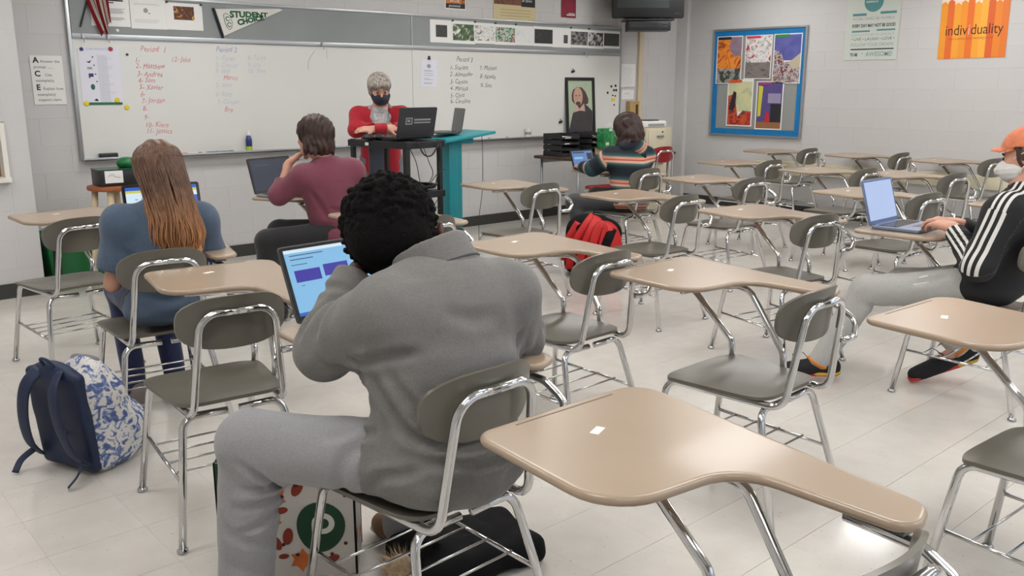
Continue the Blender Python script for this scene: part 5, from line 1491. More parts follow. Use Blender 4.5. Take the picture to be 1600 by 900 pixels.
# black cloth bag and fluffy charm under the hoodie's chair
o = empty('cloth_bag', (1.56, 1.98, 0), R(-10), 'black cloth bag slumped on the floor under the near chair rack', 'bag')
F_ = Field((-.26, -.2, -.02), (.26, .2, .26), .009); F_.rbox((0, 0, .045), (.22, .14, .048), .035, k=0); F_.ell((-.06, .02, .08), (.12, .09, .05), k=.06); F_.plane((0, 0, .002), (0, 0, -1)); F_.fold(lambda x, y, z: .010 * wob(x, y, z, 24, 1) + .004 * wob(x, y, z, 55, 4)); soft('body', F_, M_blackcloth, o)
bm = nb(); tube(bm, smooth_path([(-.12, -.05, .12), (-.17, -.10, .16), (-.21, -.10, .10), (-.20, -.06, .04)], 6), .004, 8, ry=.014); obj('strap', bm, M_blackcloth, o, smooth=True)
pm = empty('fluffy_charm', (1.335, 2.00, 0), 0, 'fluffy beige pompom charm on the floor beside the black cloth bag', 'charm')
bm = nb(); bmesh.ops.create_icosphere(bm, subdivisions=3, radius=.045, matrix=Matrix.Translation((0, 0, .055))); obj('core', bm, mat('beige_fur', (196, 172, 142), rough=.9, var=.2, vscale=60), pm, smooth=True)
bm = nb()
for k in range(500):
    d_ = Vector(rng.normal(size=3)).normalized(); q_ = Vector(rng.normal(size=3)) * .012; c0 = Vector((0, 0, .055)) + d_ * .042; tip = c0 + d_ * .028 + q_
    if tip.z < .003: tip.z = .003
    s1 = d_.orthogonal().normalized() * .0022; bm.faces.new((bm.verts.new(c0 + s1), bm.verts.new(c0 - s1), bm.verts.new(tip)))
fz = obj('fur', bm, MATS['beige_fur'], pm); tag(fz, kind='stuff')
# ================================================================ people
def cloth(name, rgb, var=.06, vs=40, bump=.25, bs=260, rough=.85, sheen=.15):
    return mat(name, rgb, rough=rough, var=var, vscale=vs, bump=bump, bscale=bs, sheen=sheen)
V3 = lambda *a: np.array(a, dtype=float)
def nrm(v): v = np.asarray(v, float); return v / np.linalg.norm(v)

class Person:
    def __init__(self, label, base):
        self.base = Vector(base); self.root = empty('person', base, 0, label, 'person')
    def part(self, name, F, m, smooth_it=1, parent=None):
        o = soft(name, F, m, parent or self.root, smooth_it)
        o.location = -self.base if parent is None else (0, 0, 0)
        self.F = F
        return o
    def bmpart(self, name, bm, m, smooth=True, parent=None):
        o = obj(name, bm, m, parent or self.root, smooth); o.location = -self.base if parent is None else (0, 0, 0); return o

def field_for(pts, pad, res):
    P = np.array([list(p) for p in pts], float); return Field(P.min(0) - pad, P.max(0) + pad, res)

def head(F, c, f, u, s=1.0, neck=None, nr=.054):
    f = nrm(f); u = nrm(np.asarray(u, float) - f * np.dot(u, f)); r = np.cross(f, u); c = np.asarray(c, float)
    Rm = np.stack([r, f, u]).astype(np.float32)
    P = lambda a, b, d: c + s * (a * r + b * f + d * u)
    E = lambda a, rad, k=.02, op='u': F.ell(P(*a), [q * s for q in rad], Rm, k * s, op)
    E((0, -.012, .03), (.075, .096, .086), 0)
    E((0, .028, -.035), (.060, .062, .085), .04); E((0, .045, -.088), (.042, .042, .030), .03)
    for q in (-1, 1):
        E((q * .036, .058, -.03), (.024, .024, .026), .02)
    F.cone(P(-.034, .080, .022), P(.034, .080, .022), .009 * s, k=.015 * s)
    F.cone(P(0, .090, .008), P(0, .110, -.028), .008 * s, .013 * s, k=.010 * s)
    F.cone(P(-.014, .100, -.034), P(.014, .100, -.034), .008 * s, k=.006 * s)
    for q in (-1, 1):
        E((q * .030, .094, .002), (.017, .013, .011), .010, 's'); E((q * .030, .080, .001), (.013, .012, .011), .004)
    F.cone(P(-.019, .089, -.060), P(.019, .089, -.060), .006 * s, k=.006 * s); F.cone(P(-.016, .088, -.070), P(.016, .088, -.070), .007 * s, k=.006 * s)
    for q in (-1, 1):
        E((q * .076, -.008, -.004), (.009, .019, .032), .006); E((q * .082, -.002, .0), (.005, .010, .018), .004, 's')
    if neck is not None:
        F.cone(P(0, -.02, -.055), neck, nr * s, (nr + .008) * s, k=.03)
    return P

def hand(F, w, d, n, thumb, curl=(.5, .5, .55, .6), s=1.0, tcurl=.35, spread=.06):
    """w wrist, d pointing direction, n back-of-hand normal, thumb = +1/-1 side"""
    d = nrm(d); n = nrm(np.asarray(n, float) - d * np.dot(n, d)); b = np.cross(d, n) * thumb; w = np.asarray(w, float)
    Rm = np.stack([b, d, n]).astype(np.float32)
    F.rbox(w + d * .048 * s, [.040 * s, .052 * s, .015 * s], .014 * s, Rm, k=.012)
    F.cone(w - d * .02 * s, w + d * .02 * s, .026 * s, .026 * s, k=.02, flat=(n, .72))
    for off, L, c0 in zip((.030, .010, -.010, -.029), (.074, .082, .076, .060), curl):
        p = w + d * .092 * s + b * off * s; ang = c0 * .55
        for k, fr in enumerate((.45, .31, .24)):
            dd = nrm(d * math.cos(ang) - n * math.sin(ang) + b * off * spread * 30)
            q = p + dd * L * fr * s; F.cone(p, q, (.0098 - .0012 * k) * s, (.0090 - .0012 * k) * s, k=.003); p = q; ang += c0
    p = w + d * .028 * s + b * .034 * s
    q = p + nrm(d * .65 + b * .7 - n * .35) * .042 * s; F.cone(p, q, .0135 * s, .011 * s, k=.012)
    q2 = q + nrm(d * .9 + b * .25 - n * (.2 + tcurl)) * .034 * s; F.cone(q, q2, .0108 * s, .0085 * s, k=.004)

def limbs(F, J, s=1.0, k=.03):
    """slender continuous body under the clothes"""
    f = J['f']
    F.cone(J['pelvis'], J['chest'], .115 * s, .125 * s, k=.05, flat=(f, .72)); F.ell(J['pelvis'], (.14 * s, .105 * s, .09 * s), np.stack([J['r'], f, np.cross(J['r'], f)]).astype(np.float32), k=.05)
    F.cone(J['shL'], J['shR'], .055 * s, k=.05); F.cone(J['chest'], J['neck'], .10 * s, .058 * s, k=.05)
    for a in 'LR':
        F.cone(J['sh' + a], J['el' + a], .048 * s, .038 * s, k=k); F.cone(J['el' + a], J['wr' + a], .037 * s, .026 * s, k=.015)
        F.cone(J['hip' + a], J['kn' + a], .070 * s, .052 * s, k=k); F.cone(J['kn' + a], J['an' + a], .050 * s, .034 * s, k=.02)
        if 'toe' + a in J: F.cone(J['an' + a], J['toe' + a], .034 * s, .026 * s, k=.02)

def joints(**k):
    J = {a: np.array(b, float) for a, b in k.items()}
    J['r'] = nrm(J['shR'] - J['shL']); up = nrm(J['neck'] - J['pelvis']); J['f'] = nrm(np.cross(up, J['r'])); J['up'] = up
    return J

def on_surface(F, P):
    """slide points onto the zero level of the field"""
    def val(q):
        g = (q - F.lo) / F.res; i = np.clip(np.floor(g).astype(int), 0, np.array(F.n) - 2); t = np.clip(g - i, 0, 1); r = 0
        for a in (0, 1):
            for b in (0, 1):
                for c in (0, 1):
                    r = r + F.f[i[:, 0] + a, i[:, 1] + b, i[:, 2] + c] * (t[:, 0] if a else 1 - t[:, 0]) * (t[:, 1] if b else 1 - t[:, 1]) * (t[:, 2] if c else 1 - t[:, 2])
        return r
    P = P.astype(np.float64); e = F.res
    for _ in range(8):
        v = val(P); g = np.stack([(val(P + d) - val(P - d)) / (2 * e) for d in np.eye(3) * e], 1)
        n2 = (g * g).sum(1) + 1e-6; P = P - (g * np.clip(v, -.08, .08)[:, None]) / np.maximum(n2, .3)[:, None]
    return P

def crease(F, pts, w_, depth):
    """press a groove with soft lips into the surface along pts"""
    P = np.array([list(v) for v in smooth_path(pts, 5)], np.float64) if len(pts) > 2 else np.array([list(p) for p in pts], np.float64)
    P = on_surface(F, P).astype(np.float32); N = len(P)
    lo = P.min(0) - .07; hi = P.max(0) + .07; sl = F.blk(lo, hi); X, Y, Z = F.grid(sl)
    best = np.full(F.f[sl].shape, 9e9, np.float32); par = np.zeros_like(best)
    for k_, (a, b) in enumerate(zip(P, P[1:])):
        ab = b - a; L2 = float(ab @ ab) + 1e-9
        t = np.clip(((X - a[0]) * ab[0] + (Y - a[1]) * ab[1] + (Z - a[2]) * ab[2]) / L2, 0, 1)
        d2 = (X - a[0] - t * ab[0]) ** 2 + (Y - a[1] - t * ab[1]) ** 2 + (Z - a[2] - t * ab[2]) ** 2
        m = d2 < best; best = np.where(m, d2, best); par = np.where(m, (k_ + t) / (N - 1), par)
    d = np.sqrt(best); fade = np.clip(np.sin(par * PI) * 1.4 + .1, 0, 1)
    F.f[sl] += (depth * fade * (np.exp(-(d / w_) ** 2) - .42 * np.exp(-((d - 2.1 * w_) / (1.1 * w_)) ** 2))).astype(np.float32)

def trousers(F, J, s=1.0, thigh=.088, knee=.072, ankle=.058, k=.05):
    Rp = np.stack([J['r'], nrm(np.cross((0, 0, 1), J['r'])), (0, 0, 1)]).astype(np.float32)
    F.ell(J['pelvis'], (.165 * s, .125 * s, .105 * s), Rp, 0)
    for a in 'LR':
        F.cone(J['hip' + a], J['kn' + a], thigh * s, knee * s, k=k); F.cone(J['kn' + a], J['an' + a], knee * s * .98, ankle * s, k=.025)
        F.cut(J['an' + a] + nrm(J['an' + a] - J['kn' + a]) * .03, J['an' + a] - J['kn' + a], .16)

def shoe(P_, an, toe, mat_u, mat_s, s=1.0, name='shoe', lift=0.0):
    """toe and an given at ankle joint and toe tip (sole follows the line heel-toe)"""
    an = np.asarray(an, float); toe = np.asarray(toe, float)
    d = toe - an; d[2] = 0; d = nrm(d); heel = an - d * .06
    F = field_for([an, toe, heel - (0, 0, .1)], .10, .007)
    sole_h = toe[2]; hz = an[2] - .075
    hp = np.array([heel[0], heel[1], hz + .03]); tp = np.array([toe[0], toe[1], toe[2] + .025])
    F.cone(hp, tp, .038 * s, .034 * s, k=0); F.cone((hp + tp) / 2 + (0, 0, .012), tp - d * .04, .042 * s, .040 * s, k=.03); F.cone(hp + (0, 0, .02), an + (0, 0, .01), .042 * s, .040 * s, k=.03)
    nn = nrm(np.cross(np.cross(d, (0, 0, 1)), tp - hp)); nn = nn if nn[2] > 0 else -nn
    F.plane(hp - nn * .026, -nn)
    u = P_.part(name, F, mat_u)
    F2 = field_for([an, toe, heel - (0, 0, .1)], .10, .006)
    F2.cone(hp - nn * .02, tp - nn * .016, .043 * s, .038 * s, k=0, flat=(nn, .42)); F2.plane(hp - nn * .030, -nn)
    so = P_.part('sole', F2, mat_s, parent=u)
    return u

def attr(o, name, vals):
    a = o.data.attributes.new(name, 'FLOAT', 'POINT'); a.data.foreach_set('value', np.asarray(vals, np.float32)); return o

def hair_mat(name, c0, c1, rough=.45, z0=None, z1=None, c2=None):
    """strand-streaked hair; z0..z1 blends to c2 (dyed lengths)"""
    m = bpy.data.materials.new(name); m.use_nodes = True; nt = m.node_tree; b = nt.nodes['Principled BSDF']; b.inputs['Roughness'].default_value = rough; b.inputs['Specular IOR Level'].default_value = .35
    tc = nt.nodes.new('ShaderNodeTexCoord'); mp = nt.nodes.new('ShaderNodeMapping'); mp.inputs['Scale'].default_value = (60, 60, 5)
    n = nt.nodes.new('ShaderNodeTexNoise'); n.inputs['Scale'].default_value = 1.5; n.inputs['Detail'].default_value = 3
    r = nt.nodes.new('ShaderNodeValToRGB'); r.color_ramp.elements[0].position = .3; r.color_ramp.elements[1].position = .7; r.color_ramp.elements[0].color = lin(c0); r.color_ramp.elements[1].color = lin(c1)
    nt.links.new(tc.outputs['Object'], mp.inputs['Vector']); nt.links.new(mp.outputs[0], n.inputs['Vector']); nt.links.new(n.outputs['Fac'], r.inputs['Fac'])
    col = r.outputs['Color']
    if c2 is not None:
        sp = nt.nodes.new('ShaderNodeSeparateXYZ'); nt.links.new(tc.outputs['Object'], sp.inputs[0])
        mr = nt.nodes.new('ShaderNodeMapRange'); mr.inputs['From Min'].default_value = z1; mr.inputs['From Max'].default_value = z0; nt.links.new(sp.outputs[2], mr.inputs['Value'])
        r2 = nt.nodes.new('ShaderNodeValToRGB'); r2.color_ramp.elements[0].position = .25; r2.color_ramp.elements[1].position = .75; r2.color_ramp.elements[0].color = lin(tuple(int(v * .70) for v in c2)); r2.color_ramp.elements[1].color = lin(c2); nt.links.new(n.outputs['Fac'], r2.inputs['Fac'])
        mx = nt.nodes.new('ShaderNodeMix'); mx.data_type = 'RGBA'; nt.links.new(mr.outputs[0], mx.inputs['Factor']); nt.links.new(col, mx.inputs['A']); nt.links.new(r2.outputs['Color'], mx.inputs['B']); col = mx.outputs['Result']
    nt.links.new(col, b.inputs['Base Color'])
    bp = nt.nodes.new('ShaderNodeBump'); bp.inputs['Strength'].default_value = .5; bp.inputs['Distance'].default_value = .004; nt.links.new(n.outputs['Fac'], bp.inputs['Height']); nt.links.new(bp.outputs['Normal'], b.inputs['Normal'])
    return m

M_skin_dark = mat('skin_deep_brown', (84, 52, 42), rough=.5, var=.08, vscale=20)
M_skin = mat('skin_light', (198, 146, 124), rough=.5, var=.06, vscale=20)
M_skin_f = mat('skin_fair', (204, 154, 132), rough=.5, var=.06, vscale=20)

# ---------------------------------------------------------------- 1. grey hoodie, head on hand
p = Person('person in grey quarter-zip hoodie resting head on left hand at near desk', (1.26, 1.72, 0))
J = joints(pelvis=(1.265, 1.68, .56), chest=(1.30, 1.75, .85), neck=(1.335, 1.81, .995), shL=(1.130, 1.75, .915), shR=(1.51, 1.72, .915), elL=(1.085, 1.945, .800), elR=(1.555, 1.735, .795), wrL=(1.225, 2.005, .975), wrR=(1.44, 1.965, .795),
           hipL=(1.175, 1.72, .545), hipR=(1.36, 1.73, .545), knL=(.925, 2.075, .545), knR=(1.43, 2.13, .545), anL=(.905, 2.13, .09), anR=(1.465, 2.17, .09), toeL=(.86, 2.27, .02), toeR=(1.46, 2.30, .02))
hc = V3(1.330, 1.985, 1.066); hf = nrm((.52, .66, -.55)); hu = nrm((.34, .42, .84))
F = field_for([J['pelvis'], hc + .14, J['elL'], J['elR'], J['knL'], J['toeL'], J['toeR'], J['anR'], J['hipR']], .12, .0085)
limbs(F, J); P1 = head(F, hc, hf, hu, 1.04, J['neck'])
for q in (-1, 1):
    F.cone(P1(q * .07, -.01, -.01), P1(q * .118, -.018, .0), .016, .010, k=.01); F.ell(P1(q * .124, -.020, .0), (.009, .018, .030), np.stack([np.cross(hf, hu), hf, hu]).astype(np.float32), k=.008)
hand(F, J['wrL'], nrm(P1(-.062, .05, -.03) - J['wrL']), (-.75, .1, .3), -1, (.35, .3, .3, .3), 1.0)
hand(F, J['wrR'], (-.35, .9, 0), (0, 0, 1), -1, (.3, .3, .3, .3))
p.part('body', F, M_skin_dark)
# short afro: rounded mass built of small curls
F = field_for([hc - .16, hc + .17], .02, .0055)
hr = np.cross(hf, hu); Rh = np.stack([hr, hf, hu]).astype(np.float32)
hk = hc + hu * .014 - hf * .030 - hr * .010
F.ell(hk, (.122, .134, .132), Rh, 0); F.ell(hc - hf * .085 - hu * .060, (.095, .06, .065), Rh, .05)
for k in range(1100):
    d = nrm(rng.normal(size=3)); q = d[0] * hr * .125 + d[1] * hf * .137 + d[2] * hu * .135
    if d[1] > .55 and d[2] < .55: continue
    c_ = hk + q * rng.uniform(.95, 1.03); rr = rng.uniform(.006, .0105); F.ell(c_, (rr, rr, rr), None, .004)
F.ell(hc + hf * .10 - hu * .03, (.08, .07, .085), Rh, .01, 's')
for q in (-1, 1): F.ell(hc + hr * q * .128 - hf * .010 - hu * .004, (.022, .028, .040), Rh, .010, 's')
p.part('hair', F, mat('black_hair', (14, 12, 12), rough=.85, var=.35, vscale=90, spec=.12, bump=.6, bscale=170), 0)
# ears stay clear of the hair: right ear lobe
# hoodie
F = field_for([J['pelvis'] - .1, J['neck'] + .1, J['elL'], J['elR'], J['wrL'], J['wrR'], (1.26, 1.45, .5)], .13, .007)
F.cone((1.265, 1.66, .575), (1.285, 1.72, .78), .172, .188, k=0, flat=(J['f'], .80)); F.cone((1.285, 1.72, .78), J['chest'] + (0, 0, .02), .188, .165, k=.08, flat=(J['f'], .78))
F.cone(J['shL'] + (.03, .0, .01), J['shR'] + (-.03, .0, .01), .085, k=.09); F.ell((1.32, 1.74, .90), (.20, .115, .105), k=.06); F.cone(J['chest'], J['neck'] - (0, 0, .05), .12, .080, k=.06)
F.ell((1.27, 1.66, .525), (.195, .165, .085), k=.06); F.cone((1.20, 1.69, .56), (1.135, 1.785, .555), .118, .112, k=.05); F.cut((1.128, 1.795, .555), (-.56, .80, .10), .20, .006)
F.cone(J['shL'], J['elL'], .088, .078, k=.05); F.cone(J['elL'], J['wrL'], .078, .050, k=.03); F.cone(J['shR'], J['elR'], .088, .076, k=.05); F.cone(J['elR'], J['wrR'], .072, .052, k=.03)
wd = nrm(J['wrL'] - J['elL'])
F.cone(J['wrL'] - wd * .075, J['wrL'] - wd * .01, .047, .042, k=.010)
F.cut(J['wrL'] - wd * .012, wd, .09); F.cut(J['wrR'] - (0, .01, 0), J['wrR'] - J['elR'], .08)
F.plane((0, 0, .462), (0, 0, -1), .01)
F.fold(lambda x, y, z: .006 * wob(x, y, z * 1.3, 16, .7) + .0030 * wob(x, y, z * 1.4, 38, 2.2) + .0014 * wob(x, y, z, 85, 4))
# big soft folds: waist rolls, armpit pulls, cuff band
for pts, w_, dp in [
    ([(1.08, 1.66, .675), (1.14, 1.56, .645), (1.24, 1.51, .635), (1.34, 1.505, .65)], .013, .020), ([(1.10, 1.60, .615), (1.18, 1.52, .590), (1.30, 1.50, .585), (1.42, 1.54, .61)], .012, .018), ([(1.12, 1.59, .755), (1.19, 1.53, .735), (1.27, 1.515, .745)], .014, .010),
    ([(1.08, 1.72, .80), (1.10, 1.66, .71), (1.13, 1.60, .64)], .013, .016), ([(1.10, 1.68, .80), (1.14, 1.60, .70), (1.20, 1.55, .63)], .011, .012), ([(1.07, 1.79, .84), (1.11, 1.73, .82), (1.17, 1.62, .845)], .012, .012),
    ([(1.05, 1.88, .81), (1.10, 1.80, .79), (1.12, 1.72, .78)], .012, .015), ([(1.00, 1.88, .86), (1.06, 1.87, .90), (1.12, 1.85, .91)], .012, .013), ([(1.02, 1.95, .83), (1.07, 1.93, .865), (1.12, 1.92, .875)], .010, .012),
    ([(1.50, 1.61, .83), (1.46, 1.565, .75), (1.42, 1.54, .66)], .013, .014), ([(1.57, 1.66, .82), (1.54, 1.62, .73), (1.50, 1.58, .62)], .012, .014), ([(1.45, 1.60, .62), (1.38, 1.53, .56), (1.30, 1.50, .53)], .013, .014),
    ([(1.22, 1.66, .93), (1.28, 1.63, .90), (1.36, 1.63, .905)], .018, .006), ([(1.56, 1.72, .88), (1.59, 1.68, .80)], .012, .010), ([(1.12, 1.70, .63), (1.09, 1.76, .58), (1.10, 1.80, .52)], .011, .015), ([(1.17, 1.60, .57), (1.12, 1.66, .55), (1.09, 1.72, .52)], .011, .013)]:
    crease(F, pts, w_, dp)
crease(F, [tuple(J['wrL'] - wd * .085 + nrm(np.cross(wd, (0, 0, 1))) * .06 * math.cos(a) + nrm(np.cross(wd, np.cross(wd, (0, 0, 1)))) * .06 * math.sin(a)) for a in np.linspace(0, 2 * PI, 12)], .010, .010)
M_hoodie = cloth('heather_grey_fleece', (113, 111, 108), .10, 170, .30, 330)
hood = p.part('hoodie', F, M_hoodie)
# stand-up collar: a thick open band round the neck
F = field_for([J['neck'] - .15, J['neck'] + .16], .02, .0055)
cu = nrm((-.10, .50, .86)); ca = J['neck'] + V3(.012, -.016, -.026)
F.cone(ca, ca + cu * .12, .112, .104, k=0); F.cut(ca + cu * .092, cu, .3, .010); F.cone(ca - cu * .05, ca + cu * .2, .092, .090, k=.008, op='s'); F.cut(ca - cu * .012, -cu, .3, .006)
F.fold(lambda x, y, z: .003 * wob(x, y, z, 45, 1))
p.part('collar', F, M_hoodie, parent=hood)
bm = nb(); rim = []
sx_ = nrm(np.cross(cu, (0, 1, 0))); sy_ = np.cross(cu, sx_)
tube(bm, [Vector(ca + cu * .020 + (sx_ * math.cos(a) + sy_ * math.sin(a)) * .1135) for a in np.linspace(0, 2 * PI, 40)], .0022, 6, cap=False); p.bmpart('seam', bm, mat('grey_seam', (92, 90, 88), rough=.9), parent=hood)
# sweatpants
F = field_for([J['pelvis'], J['knL'], J['knR'], J['anL'], J['anR']], .14, .0075)
trousers(F, J, 1.0, .098, .086, .072)
F.fold(lambda x, y, z: .004 * wob(x, y, z, 20, 5) + .002 * wob(x, y, z, 50, 1))
for dz in (0, .03, .065, .105, .15): crease(F, [(.99 - dz * .1, 1.975 + dz * .3, .52 - dz), (1.0 - dz * .1, 2.05, .495 - dz), (.975, 2.13, .48 - dz)], .010, .013)
crease(F, [(1.10, 1.72, .62), (1.07, 1.80, .56), (1.08, 1.86, .50)], .014, .010); crease(F, [(1.06, 1.78, .64), (1.03, 1.86, .58)], .012, .008)
for pts in ([(.995, 2.03, .475), (.93, 1.985, .49), (.86, 2.02, .53)], [(.99, 2.035, .455), (.93, 1.99, .445), (.86, 2.03, .455)], [(.985, 2.04, .425), (.92, 2.01, .405), (.85, 2.05, .395)], [(.98, 2.05, .375), (.92, 2.02, .345), (.855, 2.05, .325)]): crease(F, pts, .010, .016)
for k in range(3): crease(F, [(.84, 2.09, .33 - .1 * k), (.90, 2.05, .30 - .1 * k), (.96, 2.08, .27 - .1 * k)], .014, .008)
p.part('trousers', F, cloth('grey_sweatpants', (146, 145, 147), .07, 150, .25, 320))
# glasses temple/ear loop of a mask
bm = nb(); tube(bm, smooth_path([Vector(hc - hr * .080 + hf * .0 + hu * .01), Vector(hc - hr * .079 + hf * .04 - hu * .03), Vector(hc - hr * .066 + hf * .075 - hu * .06)], 5), .0018, 6); p.bmpart('mask_loop', bm, M_white_paper)
M_shoe_tan = mat('tan_suede', (120, 92, 66), rough=.8, var=.1); M_sole_g = mat('pale_sole', (176, 170, 160), rough=.7)
shoe(p, J['anR'], J['toeR'], M_shoe_tan, M_sole_g); shoe(p, J['anL'], J['toeL'], M_black, M_sole_g)

# ---------------------------------------------------------------- 2. long brown hair, blue T-shirt
p = Person('person with long brown hair in a blue T-shirt seen from behind', (1.33, 3.80, 0))
J = joints(pelvis=(1.335, 3.79, .55), chest=(1.36, 3.81, .80), neck=(1.372, 3.83, .965), shL=(1.205, 3.835, .895), shR=(1.535, 3.795, .885), elL=(1.160, 3.86, .640), elR=(1.60, 3.83, .640), wrL=(1.30, 4.06, .755), wrR=(1.50, 4.03, .770),
           hipL=(1.265, 3.82, .53), hipR=(1.41, 3.81, .53), knL=(1.30, 4.23, .53), knR=(1.47, 4.21, .53), anL=(1.29, 4.10, .09), anR=(1.47, 4.08, .09), toeL=(1.28, 4.24, .02), toeR=(1.48, 4.22, .02))
hc = V3(1.395, 3.875, 1.112); hf = nrm((.12, .97, -.18)); hu = nrm((.0, .18, .98)); hr = np.cross(hf, hu); Rh = np.stack([hr, hf, hu]).astype(np.float32)
F = field_for([J['pelvis'], hc + .12, J['elL'], J['elR'], J['knL'], J['toeL'], J['toeR']], .11, .0095)
limbs(F, J, .88); head(F, hc, hf, hu, .96, J['neck'], .048); hand(F, J['wrL'], (.3, .9, .05), (0, 0, 1), 1, s=.9); hand(F, J['wrR'], (-.1, .95, -.05), (0, 0, 1), -1, s=.9)
p.part('body', F, M_skin)
F = field_for([hc - .15, hc + .13, (1.40, 3.70, .70)], .05, .007)
F.ell(hc + hu * .018 - hf * .018, (.098, .116, .104), Rh, 0); F.cone(hc - hf * .05 - hu * .02, (1.392, 3.745, .93), .092, .098, k=.05, flat=(hf, .62)); F.cone((1.392, 3.745, .93), (1.410, 3.705, .735), .098, .082, k=.05, flat=(hf, .40))
F.ell(hc + hf * .10 - hu * .02, (.075, .07, .10), Rh, .01, 's')
F.plane((0, 0, .715), (0, 0, -1), .01)
def hairfold(x, y, z):
    t = (x - 1.39) + .10 * (1.0 - z); return .003 * np.sin(t * 130 + 2.2 * np.sin(z * 9)) + .002 * np.sin(t * 61 + 3 * np.sin(z * 6 + 1)) * np.clip((1.05 - z) * 4, 0, 1)
F.fold(hairfold)
M_gh = hair_mat('auburn_hair', (66, 46, 36), (116, 84, 66), .40, .80, 1.04, (212, 150, 102))
hb = p.part('hair', F, M_gh)
bm = nb()
for k in range(300):
    a = rng.uniform(-1, 1); ph = a * 1.45; hk = hc + hu * .018 - hf * .018
    on = lambda th: hk + (hu * math.cos(th) * .107 + (-hf * math.cos(ph) * .119 + hr * math.sin(ph) * .101) * math.sin(th)) * 1.012
    t0_ = rng.uniform(.95, 1.3); top = on(t0_) * .97 + hk * .03; s1 = on(1.5); m1 = on(t0_ * .7 + .45); m2 = on(t0_ * .35 + .98)
    xl = 1.395 + a * .098 + rng.normal() * .008; yb = 3.675 + .05 * a * a + rng.uniform(-.008, .008)
    zb = .685 + rng.uniform(-.012, .05) + .05 * abs(a)
    pts = smooth_path([Vector(top), Vector(m1), Vector(m2), Vector(s1), Vector((xl, yb - .002, .95)), Vector((xl + .020 * math.sin(k) + .006, yb - .014 + .010 * math.sin(k * 1.3), .84)), Vector((xl - .010 * math.sin(k * 1.9) + .010, yb + .004, .77)), Vector((1.408 + (xl - 1.395) * .85 + .012 * math.sin(k * 2.3), yb - .004 + .01 * math.sin(k * 1.7), zb))], 4)
    tube(bm, pts, [.0054 - .0036 * (i / (len(pts) - 1)) for i in range(len(pts))], 5)
st = p.bmpart('hair_strands', bm, M_gh, True); tag(st, kind='stuff')
F = field_for([J['pelvis'] - .12, J['neck'] + .05, J['elL'], J['elR']], .12, .0075)
F.cone((1.335, 3.775, .57), J['chest'], .142, .150, k=0, flat=(J['f'], .74)); F.cone(J['shL'], J['shR'], .068, k=.08); F.cone(J['chest'], J['neck'] - (0, 0, .03), .12, .062, k=.06); F.ell((1.335, 3.775, .525), (.165, .135, .075), k=.05)
for a in 'LR':
    e = J['sh' + a] + (J['el' + a] - J['sh' + a]) * .80; F.cone(J['sh' + a], e, .068, .074, k=.05); F.cut(e - (J['el' + a] - J['sh' + a]) * .04, J['el' + a] - J['sh' + a], .12)
F.plane((0, 0, .466), (0, 0, -1), .008)
F.fold(lambda x, y, z: .0045 * wob(x, y, z, 22, 3) + .002 * wob(x, y, z, 55, 1))
crease(F, [(1.17, 3.76, .80), (1.22, 3.70, .72), (1.30, 3.68, .66)], .016, .008); crease(F, [(1.20, 3.73, .62), (1.32, 3.66, .58), (1.44, 3.70, .60)], .018, .009); crease(F, [(1.54, 3.70, .80), (1.48, 3.67, .72)], .015, .008)
tee = p.part('t_shirt', F, cloth('slate_blue_jersey', (70, 86, 106), .07, 60, .15, 260))
k_ = nb()
for i_ in range(9):      # pale worn print, too blurred to read
    x_ = i_ * .017; flat(k_, rc(x_, 0, x_ + .004, .030 + .004 * (i_ % 2)))
    if i_ % 2: flat(k_, rc(x_ + .004, .012, x_ + .012, .017))
bmesh.ops.transform(k_, matrix=frame_m((1.372, 3.652, .690), (.98, -.16, 0), (0, .05, 1)), verts=k_.verts); tag(p.bmpart('printed_lettering', k_, mat('pale_shirt_print', (170, 184, 198), rough=.7), False), kind='stuff')
F = field_for([J['pelvis'], J['knL'], J['knR'], J['anL'], J['anR']], .12, .009); trousers(F, J, .9, .085, .068, .055); F.fold(lambda x, y, z: .003 * wob(x, y, z, 28, 2)); p.part('jeans', F, cloth('navy_denim', (28, 36, 72), .12, 60, .2, 240))
shoe(p, J['anL'], J['toeL'], mat('grey_canvas', (120, 110, 104), rough=.8), M_sole_g, .9); shoe(p, J['anR'], J['toeR'], MATS['grey_canvas'], M_sole_g, .9)

# ---------------------------------------------------------------- 3. burgundy sweater, chin on fist
p = Person('person in burgundy sweater with chin on left fist seen from behind', (2.87, 4.95, 0))
J = joints(pelvis=(2.87, 4.95, .55), chest=(2.845, 4.945, .82), neck=(2.825, 4.955, .985), shL=(2.655, 4.95, .905), shR=(3.005, 4.915, .925), elL=(2.555, 5.06, .800), elR=(3.06, 5.06, .70), wrL=(2.665, 5.12, .985), wrR=(2.84, 5.24, .775),
           hipL=(2.79, 4.91, .54), hipR=(2.935, 5.0, .54), knL=(2.46, 5.07, .515), knR=(2.66, 5.30, .53), anL=(2.47, 5.09, .09), anR=(2.67, 5.32, .09), toeL=(2.36, 5.18, .02), toeR=(2.58, 5.43, .02))
hc = V3(2.785, 5.015, 1.150); hf = nrm((-.42, .90, -.08)); hu = nrm((0, .08, 1)); hr = np.cross(hf, hu); Rh = np.stack([hr, hf, hu]).astype(np.float32)
F = field_for([J['pelvis'], hc + .12, J['elL'], J['elR'], J['knL'], J['knR'], J['toeL'], J['toeR']], .12, .0095)
limbs(F, J, .95); head(F, hc, hf, hu, 1.0, J['neck']); hand(F, J['wrL'], (.75, -.1, .55), (-.5, .2, .8), -1, (1.1, 1.1, 1.1, 1.1)); hand(F, J['wrR'], (-.3, .9, 0), (0, 0, 1), -1)
p.part('body', F, M_skin)
F = field_for([hc - .15, hc + .15], .02, .006)
F.ell(hc + hu * .028 - hf * .022, (.104, .122, .112), Rh, 0); F.ell(hc - hf * .075 - hu * .065, (.088, .055, .06), Rh, .03)
